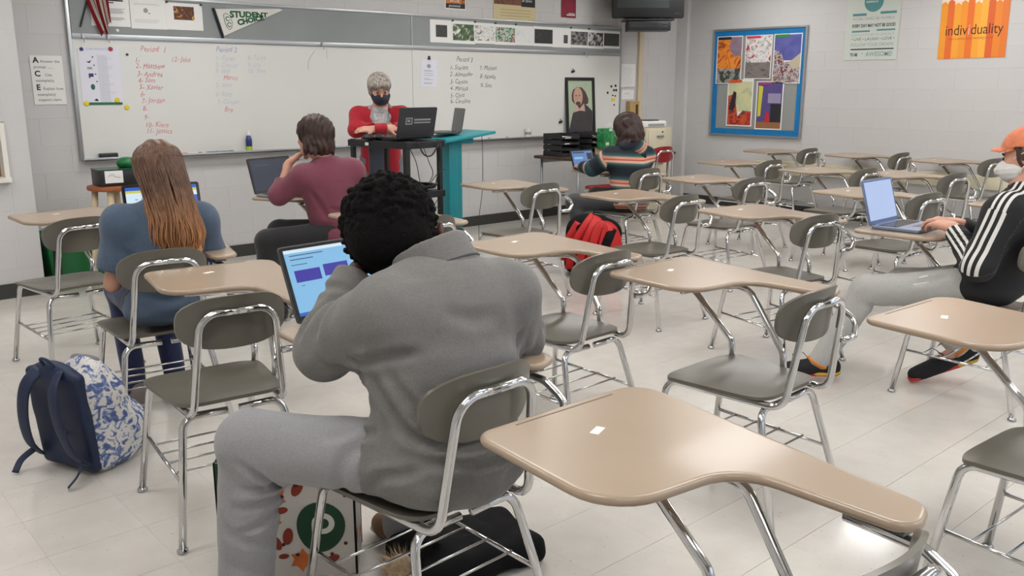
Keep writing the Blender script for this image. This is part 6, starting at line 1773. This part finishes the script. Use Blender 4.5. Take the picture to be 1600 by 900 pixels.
for k in range(46):
    a = rng.uniform(.3, 2 * PI - .3) + PI / 2; d = hr * math.cos(a) * .105 + hf * math.sin(a) * .112
    if d @ hf > .01: continue
    b_ = hc + d * .92 - hu * rng.uniform(.01, .07); F.chain([b_, b_ + d * .10 - hu * .025, b_ + d * .20 - hu * rng.uniform(.025, .05) + hr * rng.normal() * .008], [.020, .014, .006], .012)
F.ell(hc + hf * .10 - hu * .035, (.072, .06, .085), Rh, .01, 's')
F.fold(lambda x, y, z: .003 * np.sin((x - y) * 150 + 3 * np.sin(z * 28)) + .004 * wob(x, y, z, 60, 1))
p.part('hair', F, hair_mat('dark_brown_hair', (30, 20, 18), (70, 48, 40), .5))
F = field_for([J['pelvis'] - .1, J['neck'] + .05, J['elL'], J['elR'], J['wrL'], J['wrR']], .12, .008)
F.cone((2.87, 4.94, .57), J['chest'], .155, .172, k=0, flat=(J['f'], .74)); F.cone(J['shL'] + (.03, 0, 0), J['shR'] - (.03, 0, 0), .080, k=.09); F.cone(J['chest'], J['neck'], .12, .068, k=.06); F.ell((2.87, 4.945, .535), (.17, .15, .08), k=.05)
for a in 'LR': F.cone(J['sh' + a], J['el' + a], .076, .064, k=.05)
F.cone(J['elR'], J['wrR'], .062, .046, k=.025); F.cone(J['elL'], J['elL'] + (J['wrL'] - J['elL']) * .42, .062, .054, k=.025); F.cut(J['elL'] + (J['wrL'] - J['elL']) * .45, J['wrL'] - J['elL'], .10); F.cut(J['wrR'], J['wrR'] - J['elR'], .09); F.plane((0, 0, .47), (0, 0, -1), .008)
F.fold(lambda x, y, z: .005 * wob(x, y, z, 20, 1) + .002 * wob(x, y, z, 52, 3))
crease(F, [(2.68, 4.90, .84), (2.72, 4.86, .74), (2.76, 4.83, .64)], .015, .014); crease(F, [(2.70, 4.92, .62), (2.82, 4.81, .60), (2.98, 4.83, .62)], .015, .013); crease(F, [(2.63, 5.02, .86), (2.69, 4.96, .83)], .013, .013); crease(F, [(2.75, 4.83, .72), (2.86, 4.80, .69), (2.98, 4.84, .71)], .014, .010)
p.part('sweater', F, cloth('burgundy_knit', (116, 56, 72), .08, 90, .3, 240))
F = field_for([J['pelvis'], J['knL'], J['knR'], J['anL'], J['anR']], .12, .009); trousers(F, J, .95, .09, .078, .068); F.fold(lambda x, y, z: .004 * wob(x, y, z, 24, 6)); p.part('trousers', F, cloth('black_cotton', (30, 30, 32), .1, 60, .2, 240))
shoe(p, J['anL'], J['toeL'], M_black, M_black); shoe(p, J['anR'], J['toeR'], M_black, M_black)

# ---------------------------------------------------------------- 4. standing, red cardigan, arms folded on the cart
p = Person('grey-haired person in red cardigan and navy face mask leaning on the cart', (4.02, 6.17, 0))
f4 = nrm((-.52, -.85, 0)); r4 = np.cross(f4, (0, 0, 1))          # person's right
c4 = V3(4.035, 6.16, 0)
Q = lambda a, b, z: c4 + r4 * a + f4 * b + V3(0, 0, z)
J = joints(pelvis=Q(0, -.04, .88), chest=Q(0, .02, 1.14), neck=Q(0, .06, 1.295), shL=Q(-.185, .045, 1.235), shR=Q(.185, .045, 1.235), elL=Q(-.20, .14, 1.125), elR=Q(.20, .14, 1.115), wrL=Q(.055, .235, 1.128), wrR=Q(-.05, .20, 1.135),
           hipL=Q(-.09, -.04, .86), hipR=Q(.09, -.04, .86), knL=Q(-.10, -.03, .47), knR=Q(.10, -.01, .47), anL=Q(-.11, -.06, .09), anR=Q(.11, -.06, .09), toeL=Q(-.13, .09, .02), toeR=Q(.13, .09, .02))
J['f'] = f4; J['r'] = r4
hc = Q(.0, .10, 1.432); hf = nrm(f4 + V3(.12, -.02, -.32)); hu = nrm(V3(0, 0, 1) + f4 * .3); hr = np.cross(hf, hu); Rh = np.stack([hr, hf, hu]).astype(np.float32)
F = field_for([J['pelvis'], hc + .12, hc - .1, J['elL'], J['elR'], J['toeL'], J['toeR'], J['anL'], J['wrL']], .13, .0085)
limbs(F, J, .95); P4 = head(F, hc, hf, hu, .98, J['neck'], .046)
hand(F, J['wrR'] , -r4 + f4 * .15, V3(0, 0, 1) + f4 * .6, 1, (.25, .3, .35, .4), .95); hand(F, J['wrL'], r4 + f4 * .1, V3(0, 0, 1) + f4 * .6, -1, (.2, .25, .3, .35), .95)
p.part('body', F, M_skin_f)
F = field_for([hc - .14, hc + .14], .02, .0055)
F.ell(hc + hu * .036 - hf * .018, (.092, .112, .094), Rh, 0); F.ell(hc - hf * .07 - hu * .03, (.082, .055, .07), Rh, .03); F.cone(hc + hf * .075 + hu * .062 + hr * .05, hc + hf * .085 + hu * .052 - hr * .055, .026, .022, k=.02)
F.ell(hc + hf * .115 - hu * .035, (.072, .06, .076), Rh, .008, 's')
for q in (-1, 1): F.ell(hc + hr * q * .09 + hf * .03 - hu * .03, (.025, .03, .04), Rh, .01, 's')
F.fold(lambda x, y, z: .004 * np.sin((x * .8 + y * .6) * 150 + 2.5 * np.sin(z * 40)) + .003 * wob(x, y, z, 70, 1))
p.part('hair', F, hair_mat('grey_hair', (96, 88, 80), (176, 168, 158), .5))
F = field_for([hc - .12, hc + .12], .03, .005)
F.ell(P4(0, .060, -.062), (.066, .060, .052), Rh, 0); F.cone(P4(0, .075, -.022), P4(0, .112, -.05), .02, .018, k=.03); F.cone(P4(-.055, .045, -.035), P4(.055, .045, -.035), .022, k=.03); F.plane(P4(0, .0, -.03) , -hf, .006)
F.cut(P4(0, .08, -.012), hu, .2)
F.fold(lambda x, y, z: .0015 * wob(x, y, z, 70, 1))
mk = p.part('face_mask', F, cloth('navy_cotton', (20, 24, 40), .1, 60, .15, 240))
bm = nb()
for q in (-1, 1): tube(bm, smooth_path([Vector(P4(q * .060, .05, -.03)), Vector(P4(q * .077, .01, -.008)), Vector(P4(q * .083, -.015, .012))], 4), .002, 6)
p.bmpart('mask_loop', bm, MATS['navy_cotton'])
M_eye = mat('dark_eye', (40, 30, 28), rough=.2); M_brow = mat('grey_brow', (128, 110, 98), rough=.8)
for q in (-1, 1):
    bm = nb(); bmesh.ops.create_uvsphere(bm, u_segments=10, v_segments=8, radius=.0075, matrix=Matrix.Translation(Vector(P4(q * .030, .0895, .001)))); p.bmpart('eye', bm, M_eye)
    bm = nb(); tube(bm, smooth_path([Vector(P4(q * .014, .094, .020)), Vector(P4(q * .032, .093, .026)), Vector(P4(q * .046, .084, .020))], 4), .003, 6); p.bmpart('eyebrow', bm, M_brow)
F = field_for([J['pelvis'] - (0, 0, .12), J['neck'], J['elL'], J['elR'], J['wrL'], J['wrR']], .13, .008)
F.cone(Q(0, -.045, .80), J['chest'], .170, .155, k=0, flat=(f4, .74)); F.cone(J['shL'] - r4 * -.04, J['shR'] - r4 * .04, .062, k=.08); F.cone(J['chest'], J['neck'] - (0, 0, .035), .12, .065, k=.05)
for a in 'LR': F.cone(J['sh' + a], J['el' + a], .062, .057, k=.05); F.cone(J['el' + a], J['wr' + a], .056, .042, k=.025)
F.cut(J['wrL'] - r4 * .006, r4, .07); F.cut(J['wrR'] + r4 * .006, -r4, .07); F.plane(Q(0, 0, .745), (0, 0, -1), .008)
# open front: V neckline
for s_ in (-1, 1): pass
Fv = [Q(0, .20, 1.16), Q(0, .16, 1.33)]
F.cone(Q(0, .18, 1.05), Q(0, .13, 1.36), .020, .098, k=.014, op='s')
F.fold(lambda x, y, z: .004 * wob(x, y, z, 24, 1) + .002 * wob(x, y, z, 60, 3))
M_card = cloth('crimson_knit', (164, 14, 34), .08, 80, .3, 240)
p.part('cardigan', F, M_card)
F = field_for([J['pelvis'], J['neck'] + .03], .16, .008)
F.cone(Q(0, -.03, .86), J['chest'] + (0, 0, -.01), .150, .146, k=0, flat=(f4, .78)); F.cone(J['chest'] + f4 * .02, J['neck'] - (0, 0, .03) + f4 * .015, .125, .064, k=.05)
p.part('blouse', F, pic_mat('grey_print_blouse', [(60, 60, 64), (150, 150, 152), (196, 194, 192), (120, 120, 122), (210, 208, 204)], 60))
F = field_for([Q(-.12, 0, 1.05), Q(.12, .2, 1.36), Q(0, .2, 1.1)], .05, .006)
for q in (-1, 1): F.chain([Q(q * .062, .0, 1.318), Q(q * .080, .075, 1.285), Q(q * .066, .118, 1.215), Q(q * .030, .140, 1.125)], [.016, .018, .017, .012], .01)
F.fold(lambda x, y, z: .002 * wob(x, y, z, 90, 1)); p.part('scarf', F, mat('pale_trim', (150, 150, 152), rough=.8, var=.2, vscale=60))
bm = nb(); tube(bm, [Vector(Q(.012 * math.cos(a) - .05 * 0 + -.012, .212 + .0 * math.sin(a), 1.135) + V3(0, 0, 0) + (f4 * math.cos(a) + V3(0, 0, 1) * math.sin(a)) * .029) for a in np.linspace(0, 2 * PI, 16)], .004, 6); p.bmpart('wrist_watch', bm, M_black)
F = field_for([J['pelvis'], J['knL'], J['knR'], J['anL'], J['anR']], .13, .009); trousers(F, J, .95, .088, .070, .060); F.fold(lambda x, y, z: .003 * wob(x, y, z, 28, 2)); p.part('trousers', F, cloth('grey_twill', (104, 106, 112), .08, 60, .2, 240))
shoe(p, J['anL'], J['toeL'], M_black, M_black, .9); shoe(p, J['anR'], J['toeR'], M_black, M_black, .9)

# ---------------------------------------------------------------- 5. striped hoodie
p = Person('dark-haired person in striped hoodie bent over the tablet', (5.58, 4.86, 0))
J = joints(pelvis=(5.59, 4.845, .55), chest=(5.62, 4.87, .81), neck=(5.645, 4.90, .965), shL=(5.455, 4.945, .885), shR=(5.80, 4.845, .885), elL=(5.405, 5.08, .795), elR=(5.86, 4.98, .70), wrL=(5.48, 5.28, .785), wrR=(5.72, 5.22, .785),
           hipL=(5.51, 4.87, .54), hipR=(5.68, 4.86, .54), knL=(5.265, 5.16, .515), knR=(5.66, 5.28, .53), anL=(5.285, 5.02, .09), anR=(5.66, 5.20, .09), toeL=(5.20, 5.13, .02), toeR=(5.66, 5.34, .02))
hc = V3(5.645, 4.945, 1.112); hf = nrm((-.18, .93, -.32)); hu = nrm((0, .3, .95)); hr = np.cross(hf, hu); Rh = np.stack([hr, hf, hu]).astype(np.float32)
F = field_for([J['pelvis'], hc + .12, J['elL'], J['elR'], J['knL'], J['knR'], J['toeL'], J['toeR']], .12, .0095)
limbs(F, J, .95); head(F, hc, hf, hu, 1.0, J['neck']); hand(F, J['wrL'], (.4, .85, 0), (0, 0, 1), 1); hand(F, J['wrR'], (-.3, .9, 0), (0, 0, 1), -1)
p.part('body', F, M_skin)
F = field_for([hc - .16, hc + .15], .02, .0065)
F.ell(hc + hu * .02 - hf * .02, (.108, .122, .116), Rh, 0); F.ell(hc - hf * .045 - hu * .075, (.118, .090, .075), Rh, .06)
for k in range(60):
    a = rng.uniform(0, 2 * PI); d = hr * math.cos(a) * .105 + hf * math.sin(a) * .10
    if d @ hf > .05: continue
    b_ = hc + d - hu * .09; F.chain([b_, b_ + d * .1 - hu * .03, b_ + d * .18 - hu * rng.uniform(.04, .06)], [.018, .015, .007], .006)
F.ell(hc + hf * .11 - hu * .04, (.075, .06, .09), Rh, .01, 's'); F.fold(lambda x, y, z: .005 * np.sin((x + y * .7) * 110 + 2.5 * np.sin(z * 30)) + .003 * wob(x, y, z, 70, 1))
p.part('hair', F, hair_mat('umber_hair', (34, 24, 22), (72, 50, 44), .5))
F = field_for([J['pelvis'] - .1, J['neck'] + .08, J['elL'], J['elR'], J['wrL'], J['wrR']], .13, .0085)
F.cone((5.59, 4.835, .57), J['chest'], .165, .172, k=0, flat=(J['f'], .76)); F.cone(J['shL'] + (.03, 0, 0), J['shR'] - (.03, 0, 0), .078, k=.09); F.cone(J['chest'], J['neck'] - (0, 0, .02), .12, .075, k=.06); F.ell((5.59, 4.835, .53), (.18, .15, .08), k=.05)
for a in 'LR': F.cone(J['sh' + a], J['el' + a], .078, .070, k=.05); F.cone(J['el' + a], J['wr' + a], .066, .048, k=.025)
F.cut(J['wrL'], J['wrL'] - J['elL'], .09); F.cut(J['wrR'], J['wrR'] - J['elR'], .09); F.plane((0, 0, .47), (0, 0, -1), .008)
F.fold(lambda x, y, z: .005 * wob(x, y, z, 20, 4) + .002 * wob(x, y, z, 50, 2))
so = p.part('hoodie', F, None)
co = F.co
# stripe coordinate: height on the trunk, distance from the shoulder on the sleeves
st_ = (.985 - co[:, 2]) + .06 * np.abs((co[:, 0] - 5.63))
best = np.full(len(co), .085)
for a in 'LR':
    for (pa, pb, o0) in ((J['sh' + a], J['el' + a], .10), (J['el' + a], J['wr' + a], .10 + np.linalg.norm(J['el' + a] - J['sh' + a]))):
        ab = pb - pa; t = ((co - pa) @ ab) / (ab @ ab); tc_ = np.clip(t, 0, 1); d = np.linalg.norm(co - (pa + tc_[:, None] * ab), axis=1)
        if o0 == .10: ok = (t > .12) & (d < best)
        else: ok = d < best
        st_ = np.where(ok, o0 + tc_ * np.linalg.norm(ab), st_); best = np.where(ok, d, best)
attr(so, 'st', st_)
def stripe_mat():
    m = bpy.data.materials.new('striped_fleece'); m.use_nodes = True; nt = m.node_tree; b = nt.nodes['Principled BSDF']; b.inputs['Roughness'].default_value = .9
    at = nt.nodes.new('ShaderNodeAttribute'); at.attribute_name = 'st'
    md = nt.nodes.new('ShaderNodeMath'); md.operation = 'MODULO'; md.inputs[1].default_value = .190; dv = nt.nodes.new('ShaderNodeMath'); dv.operation = 'DIVIDE'; dv.inputs[1].default_value = .190
    nt.links.new(at.outputs['Fac'], md.inputs[0]); nt.links.new(md.outputs[0], dv.inputs[0])
    r = nt.nodes.new('ShaderNodeValToRGB'); el = r.color_ramp.elements; el[0].position = 0; el[0].color = lin((22, 30, 40)); el[1].position = .30; el[1].color = lin((22, 30, 40))
    for pos, c in ((.42, (40, 70, 76)), (.50, (74, 112, 110)), (.515, (206, 146, 120)), (.60, (212, 150, 124)), (.615, (180, 84, 76)), (.66, (180, 84, 76)), (.675, (220, 168, 144)), (.76, (220, 176, 154)), (.775, (84, 120, 118)), (.88, (34, 56, 62)), (1.0, (22, 30, 40))):
        e = el.new(pos); e.color = lin(c)
    nt.links.new(dv.outputs[0], r.inputs['Fac']); nt.links.new(r.outputs['Color'], b.inputs['Base Color']); return m
M_str = stripe_mat(); so.data.materials.append(M_str)
# hood lying on the back
F = field_for([J['neck'] - .2, J['neck'] + .12], .03, .008)
F.cone(J['neck'] + (-.10, -.03, .0), J['neck'] + (0, -.105, .005), .040, .045, k=0); F.cone(J['neck'] + (0, -.105, .005), J['neck'] + (.10, -.04, .01), .045, .042, k=.03); F.cone(J['neck'] + (0, -.11, -.01), J['neck'] + (.03, -.125, -.11), .055, .022, k=.05); F.cone(J['neck'] + (.10, -.03, .01), J['neck'] + (.09, .05, -.0), .04, .03, k=.03); F.cone(J['neck'] + (-.10, -.03, .01), J['neck'] + (-.09, .05, -.0), .04, .03, k=.03)
F.fold(lambda x, y, z: .006 * wob(x, y, z, 40, 4)); ho = p.part('hood', F, M_str); attr(ho, 'st', (F.co[:, 0] - F.co[:, 2]) * .9 + 2)
F = field_for([J['pelvis'], J['knL'], J['knR'], J['anL'], J['anR']], .12, .009); trousers(F, J, .95, .09, .072, .058); F.fold(lambda x, y, z: .003 * wob(x, y, z, 26, 6)); p.part('trousers', F, cloth('charcoal_denim', (66, 66, 68), .1, 60, .2, 240))
shoe(p, J['anL'], J['toeL'], M_black, M_black); shoe(p, J['anR'], J['toeR'], M_black, M_black)

# ---------------------------------------------------------------- 6. orange cap, white mask, black jacket, legs stretched
p = Person('person in orange cap and white face mask typing on the silver laptop', (4.36, 1.58, 0))
J = joints(pelvis=(4.365, 1.575, .55), chest=(4.375, 1.475, .80), neck=(4.385, 1.455, .985), shL=(4.215, 1.470, .905), shR=(4.555, 1.455, .890), elL=(4.115, 1.515, .680), elR=(4.64, 1.56, .680), wrL=(4.315, 1.715, .790), wrR=(4.475, 1.765, .795),
           hipL=(4.28, 1.60, .54), hipR=(4.45, 1.60, .54), knL=(4.125, 2.02, .475), knR=(4.44, 2.0, .470), anL=(4.005, 2.175, .105), anR=(4.53, 1.71, .17), toeL=(3.90, 2.30, .025), toeR=(4.335, 1.835, .018))
hc = V3(4.415, 1.470, 1.145); hf = nrm((-.08, .98, -.16)); hu = nrm((0, .16, 1)); hr = np.cross(hf, hu); Rh = np.stack([hr, hf, hu]).astype(np.float32)
F = field_for([J['pelvis'], hc + .12, J['elL'], J['elR'], J['knL'], J['knR'], J['toeL'], J['anR'], J['toeR'], J['wrL'] + (0, .2, 0)], .12, .0075)
limbs(F, J, .95); P6 = head(F, hc, hf, hu, 1.0, J['neck'])
hand(F, J['wrL'] + V3(0, 0, .012), (.30, .92, .10), (-.2, 0, 1), 1, (.50, .58, .62, .66), 1.05, spread=.10); hand(F, J['wrR'] + V3(0, 0, .012), (-.45, .85, .10), (.1, 0, 1), -1, (.48, .55, .6, .66), 1.05, spread=.10)
p.part('body', F, M_skin)
F = field_for([hc - .14, hc + .14], .02, .006); F.ell(hc - hf * .03 + hu * .0, (.085, .10, .085), Rh, 0); F.ell(hc + hf * .09 - hu * .03, (.09, .085, .1), Rh, .008, 's'); F.plane(hc + hu * .06, hu)
for q in (-1, 1): F.cone(hc + hr * q * .074 + hf * .018 + hu * .045, hc + hr * q * .074 + hf * .016 - hu * .0, .012, .007, k=.01)
p.part('hair', F, hair_mat('brown_hair', (50, 36, 30), (84, 62, 52), .5))
# cap
F = field_for([hc - .12, hc + hf * .2 + hu * .16, hc + .14], .03, .0055)
F.ell(hc + hu * .040 - hf * .008, (.093, .114, .100), Rh, 0); F.plane(hc + hu * .046, -hu, .004); F.ell(hc + hu * .034 - hf * .008, (.087, .107, .093), Rh, .003, 's')
Ft = hc + hf * .080 + hu * .060
pk = nrm(hf - hu * .10); pn_ = nrm(np.cross(hr, pk))
for i_ in range(13):          # curved peak built of slats, bowed down at the sides
    q = (i_ - 6) / 6; L_ = .082 * math.sqrt(max(0, 1 - (q * .92) ** 2)); b0 = Ft + hr * q * .072 - hf * .012 - hu * .020 * q * q - hf * .030 * q * q
    F.cone(b0, b0 + pk * L_ - hu * .006, .0062, .0050, k=.010)
F.fold(lambda x, y, z: .0015 * wob(x, y, z, 60, 3))
M_cap = cloth('faded_orange_cotton', (216, 126, 88), .10, 30, .2, 260)
cp = p.part('cap', F, M_cap)
bm = nb(); bmesh.ops.create_uvsphere(bm, u_segments=12, v_segments=8, radius=.008, matrix=Matrix.Translation(Vector(hc + hu * .134 - hf * .008))); p.bmpart('cap_button', bm, M_cap, parent=cp)
bm = nb(); 
for q in (-1, 1): bmesh.ops.create_uvsphere(bm, u_segments=8, v_segments=6, radius=.003, matrix=Matrix.Translation(Vector(hc + hu * .108 + hr * q * .056 + hf * .03)))
p.bmpart('eyelet', bm, M_print_dk, parent=cp)
# mask
F = field_for([hc - .12, hc + .12], .03, .005)
F.ell(P6(0, .046, -.055), (.074, .076, .064), Rh, 0); F.cone(P6(0, .085, -.016), P6(0, .124, -.050), .018, .020, k=.03); F.plane(P6(0, .004, -.03), -hf, .006); F.cut(P6(0, .08, -.002), hu + hf * .25, .2)
for dz in (-.035, -.055, -.075): F.fold(lambda x, y, z, dz=dz: .0025 * np.exp(-(((x - hc[0]) * hu[0] + (y - hc[1]) * hu[1] + (z - hc[2]) * hu[2] - dz) / .006) ** 2))
M_mask = cloth('white_mask_cloth', (214, 212, 208), .03, 60, .2, 240)
p.part('face_mask', F, M_mask)
bm = nb()
for q in (-1, 1):
    tube(bm, smooth_path([Vector(P6(q * .055, .055, -.012)), Vector(P6(q * .073, .02, .008)), Vector(P6(q * .083, -.022, .030))], 5), .003, 8)
    tube(bm, smooth_path([Vector(P6(q * .055, .045, -.085)), Vector(P6(q * .076, .012, -.055)), Vector(P6(q * .086, -.025, -.018))], 5), .003, 8)
p.bmpart('mask_loop', bm, M_mask)
for q in (-1, 1):
    bm = nb(); bmesh.ops.create_uvsphere(bm, u_segments=10, v_segments=8, radius=.0085, matrix=Matrix.Translation(Vector(P6(q * .030, .089, .001)))); p.bmpart('eye', bm, M_eye)
    bm = nb(); tube(bm, smooth_path([Vector(P6(q * .012, .094, .018)), Vector(P6(q * .032, .093, .025)), Vector(P6(q * .050, .082, .018))], 4), .0042, 6); p.bmpart('eyebrow', bm, mat('brown_brow', (60, 42, 34), rough=.8))
# jacket
F = field_for([J['pelvis'] - .1, J['neck'] + .06, J['elL'], J['elR'], J['wrL'], J['wrR']], .13, .0065)
F.cone((4.365, 1.565, .57), J['chest'], .172, .172, k=0, flat=(J['f'], .80)); F.cone(J['shL'] + (.03, 0, 0), J['shR'] - (.03, 0, 0), .084, k=.09); F.cone(J['chest'], J['neck'] - (0, 0, .0), .12, .072, k=.06); F.ell((4.365, 1.56, .545), (.19, .17, .085), k=.05)
for a in 'LR': F.cone(J['sh' + a], J['el' + a], .084, .072, k=.05); F.cone(J['el' + a], J['wr' + a], .070, .046, k=.03)
F.cut(J['wrL'] - nrm(J['wrL'] - J['elL']) * .02, J['wrL'] - J['elL'], .09); F.cut(J['wrR'] - nrm(J['wrR'] - J['elR']) * .02, J['wrR'] - J['elR'], .09); F.plane((0, 0, .468), (0, 0, -1), .008)
F.fold(lambda x, y, z: .004 * wob(x, y, z, 22, 4) + .002 * wob(x, y, z, 50, 2))
for t_ in (.55, .68, .80): 
    q_ = J['elL'] + (J['wrL'] - J['elL']) * t_; crease(F, [q_ + (-.07, .03, .02), q_ + (-.03, -.05, .0), q_ + (.04, -.05, .03)], .010, .009)
jk = p.part('jacket', F, None)
co = F.co; off = np.full(len(co), 1.0); best = np.full(len(co), 9.0)
outw = nrm((-1.0, -.15, .25))
for (pa, pb) in ((J['neck'] + V3(-.06, 0, -.01), J['shL'] + V3(-.02, 0, .0)), (J['shL'] + V3(-.02, 0, 0), J['elL']), (J['elL'], J['wrL'])):
    ab = pb - pa; t = np.clip(((co - pa) @ ab) / (ab @ ab), 0, 1); rel = co - (pa + t[:, None] * ab); d = np.linalg.norm(rel, axis=1)
    ow = nrm(outw + V3(0, 0, 1.1 * (pa[2] > .9)) - nrm(ab) * np.dot(outw, nrm(ab))); sd = np.cross(nrm(ab), ow)
    lat = rel @ sd; front = rel @ ow
    o_ = np.where(front > 0, lat, 1.0); ok = d < best
    off = np.where(ok, o_, off); best = np.where(ok, d, best)
attr(jk, 'lat', off)
def jacket_mat():
    m = bpy.data.materials.new('black_track_jacket'); m.use_nodes = True; nt = m.node_tree; b = nt.nodes['Principled BSDF']; b.inputs['Roughness'].default_value = .75
    at = nt.nodes.new('ShaderNodeAttribute'); at.attribute_name = 'lat'; mr = nt.nodes.new('ShaderNodeMapRange'); mr.inputs['From Min'].default_value = -.04; mr.inputs['From Max'].default_value = .04; nt.links.new(at.outputs['Fac'], mr.inputs['Value'])
    r = nt.nodes.new('ShaderNodeValToRGB'); r.color_ramp.interpolation = 'CONSTANT'; el = r.color_ramp.elements; K, Wh = lin((14, 14, 17)), lin((218, 216, 210))
    el[0].position = 0; el[0].color = K; el[1].position = .10; el[1].color = Wh
    for pos, c in ((.255, K), (.42, Wh), (.575, K), (.74, Wh), (.895, K)): e = el.new(pos); e.color = c
    nt.links.new(mr.outputs[0], r.inputs['Fac']); nt.links.new(r.outputs['Color'], b.inputs['Base Color']); return m
jk.data.materials.append(jacket_mat())
F = field_for([J['neck'] - .12, J['neck'] + .12], .02, .006); cu = nrm((0, -.1, 1)); ca = J['neck'] - V3(0, 0, .02)
F.cone(ca, ca + cu * .06, .078, .072, k=0); F.cut(ca + cu * .05, cu, .2, .006); F.cone(ca - cu * .03, ca + cu * .1, .062, .062, k=.004, op='s'); F.cut(ca - cu * .02, -cu, .2, .006); p.part('collar', F, mat('black_jersey', (16, 16, 19), rough=.75), parent=jk)
# sweatpants
F = field_for([J['pelvis'], J['knL'], J['knR'], J['anL'], J['anR']], .13, .0075); trousers(F, J, 1.0, .092, .074, .056)
F.fold(lambda x, y, z: .004 * wob(x, y, z, 24, 6) + .002 * wob(x, y, z, 55, 2)); crease(F, [(4.20, 1.66, .60), (4.16, 1.74, .56), (4.17, 1.82, .52)], .014, .010); crease(F, [(4.20, 1.93, .44), (4.14, 1.99, .42), (4.07, 2.02, .42)], .014, .008)
sp_ = p.part('sweatpants', F, cloth('pale_grey_sweatpants', (172, 170, 166), .06, 120, .25, 300))
bm = nb(); tube(bm, smooth_path([(4.205, 1.70, .60), (4.15, 1.78, .575), (4.185, 1.83, .53), (4.13, 1.80, .54), (4.16, 1.73, .56)], 6), .0028, 6); p.bmpart('drawstring', bm, M_white_paper, parent=None)
# sneakers
M_knit = mat('black_knit_shoe', (20, 18, 20), rough=.8, var=.1, vscale=60); M_red_s = mat('red_sole', (196, 34, 40), rough=.5); M_yel_s = mat('mustard_sole', (196, 158, 36), rough=.5); M_org_s = mat('orange_collar', (214, 128, 44), rough=.7)
for a in 'LR':
    u = shoe(p, J['an' + a], J['toe' + a], M_knit, M_red_s, 1.0, 'sneaker')
    an, toe = J['an' + a], J['toe' + a]; d = toe - an; d[2] = 0; d = nrm(d); sd = np.cross(d, (0, 0, 1)); heel = an - d * .07
    hz = an[2] - .075; tz = toe[2]
    nn = nrm(V3(0, 0, 1) - nrm(np.array([toe[0] - heel[0], toe[1] - heel[1], tz - hz])) * np.dot((0, 0, 1), nrm(np.array([toe[0] - heel[0], toe[1] - heel[1], tz - hz]))))
    hb_ = np.array([heel[0], heel[1], hz + .014])
    al = nrm(np.array([toe[0], toe[1], tz + .012]) - hb_)
    F = field_for([hb_, hb_ + al * .12], .06, .006); F.cone(hb_ + al * .01, hb_ + al * .075, .046, .046, k=0, flat=(nn, .36)); F.cone(hb_ + al * .0 + nn * .03, hb_ + nn * .012, .03, .036, k=.02, flat=(nn, .5)); F.plane(hb_ - nn * .013, -nn); p.part('heel_block', F, M_yel_s, parent=u)
    bm = nb(); ax = nrm(an - J['kn' + a]); e1 = nrm(np.cross(ax, (1, 0, 0))); e2 = np.cross(ax, e1); tube(bm, [Vector(an + ax * .012 + (e1 * math.cos(t) + e2 * math.sin(t)) * .047) for t in np.linspace(0, 2 * PI, 20)], .012, 8, cap=False); p.bmpart('collar', bm, M_org_s, parent=u)
    bm = nb(); mid = (an + toe) / 2 + nn * .028
    for k in range(4): c_ = mid + al * (-.03 + .022 * k) + nn * (.012 - .008 * k); tube(bm, [Vector(c_ - sd * .022), Vector(c_ + nn * .006), Vector(c_ + sd * .022)], .003, 6)
    tube(bm, smooth_path([Vector(mid - al * .03 + nn * .014), Vector(mid - al * .0 + nn * .045 + sd * .02), Vector(mid + al * .045 + nn * .03 + sd * .03), Vector(mid + al * .02 + nn * .01)], 5), .0022, 6); p.bmpart('laces', bm, M_black, parent=u)
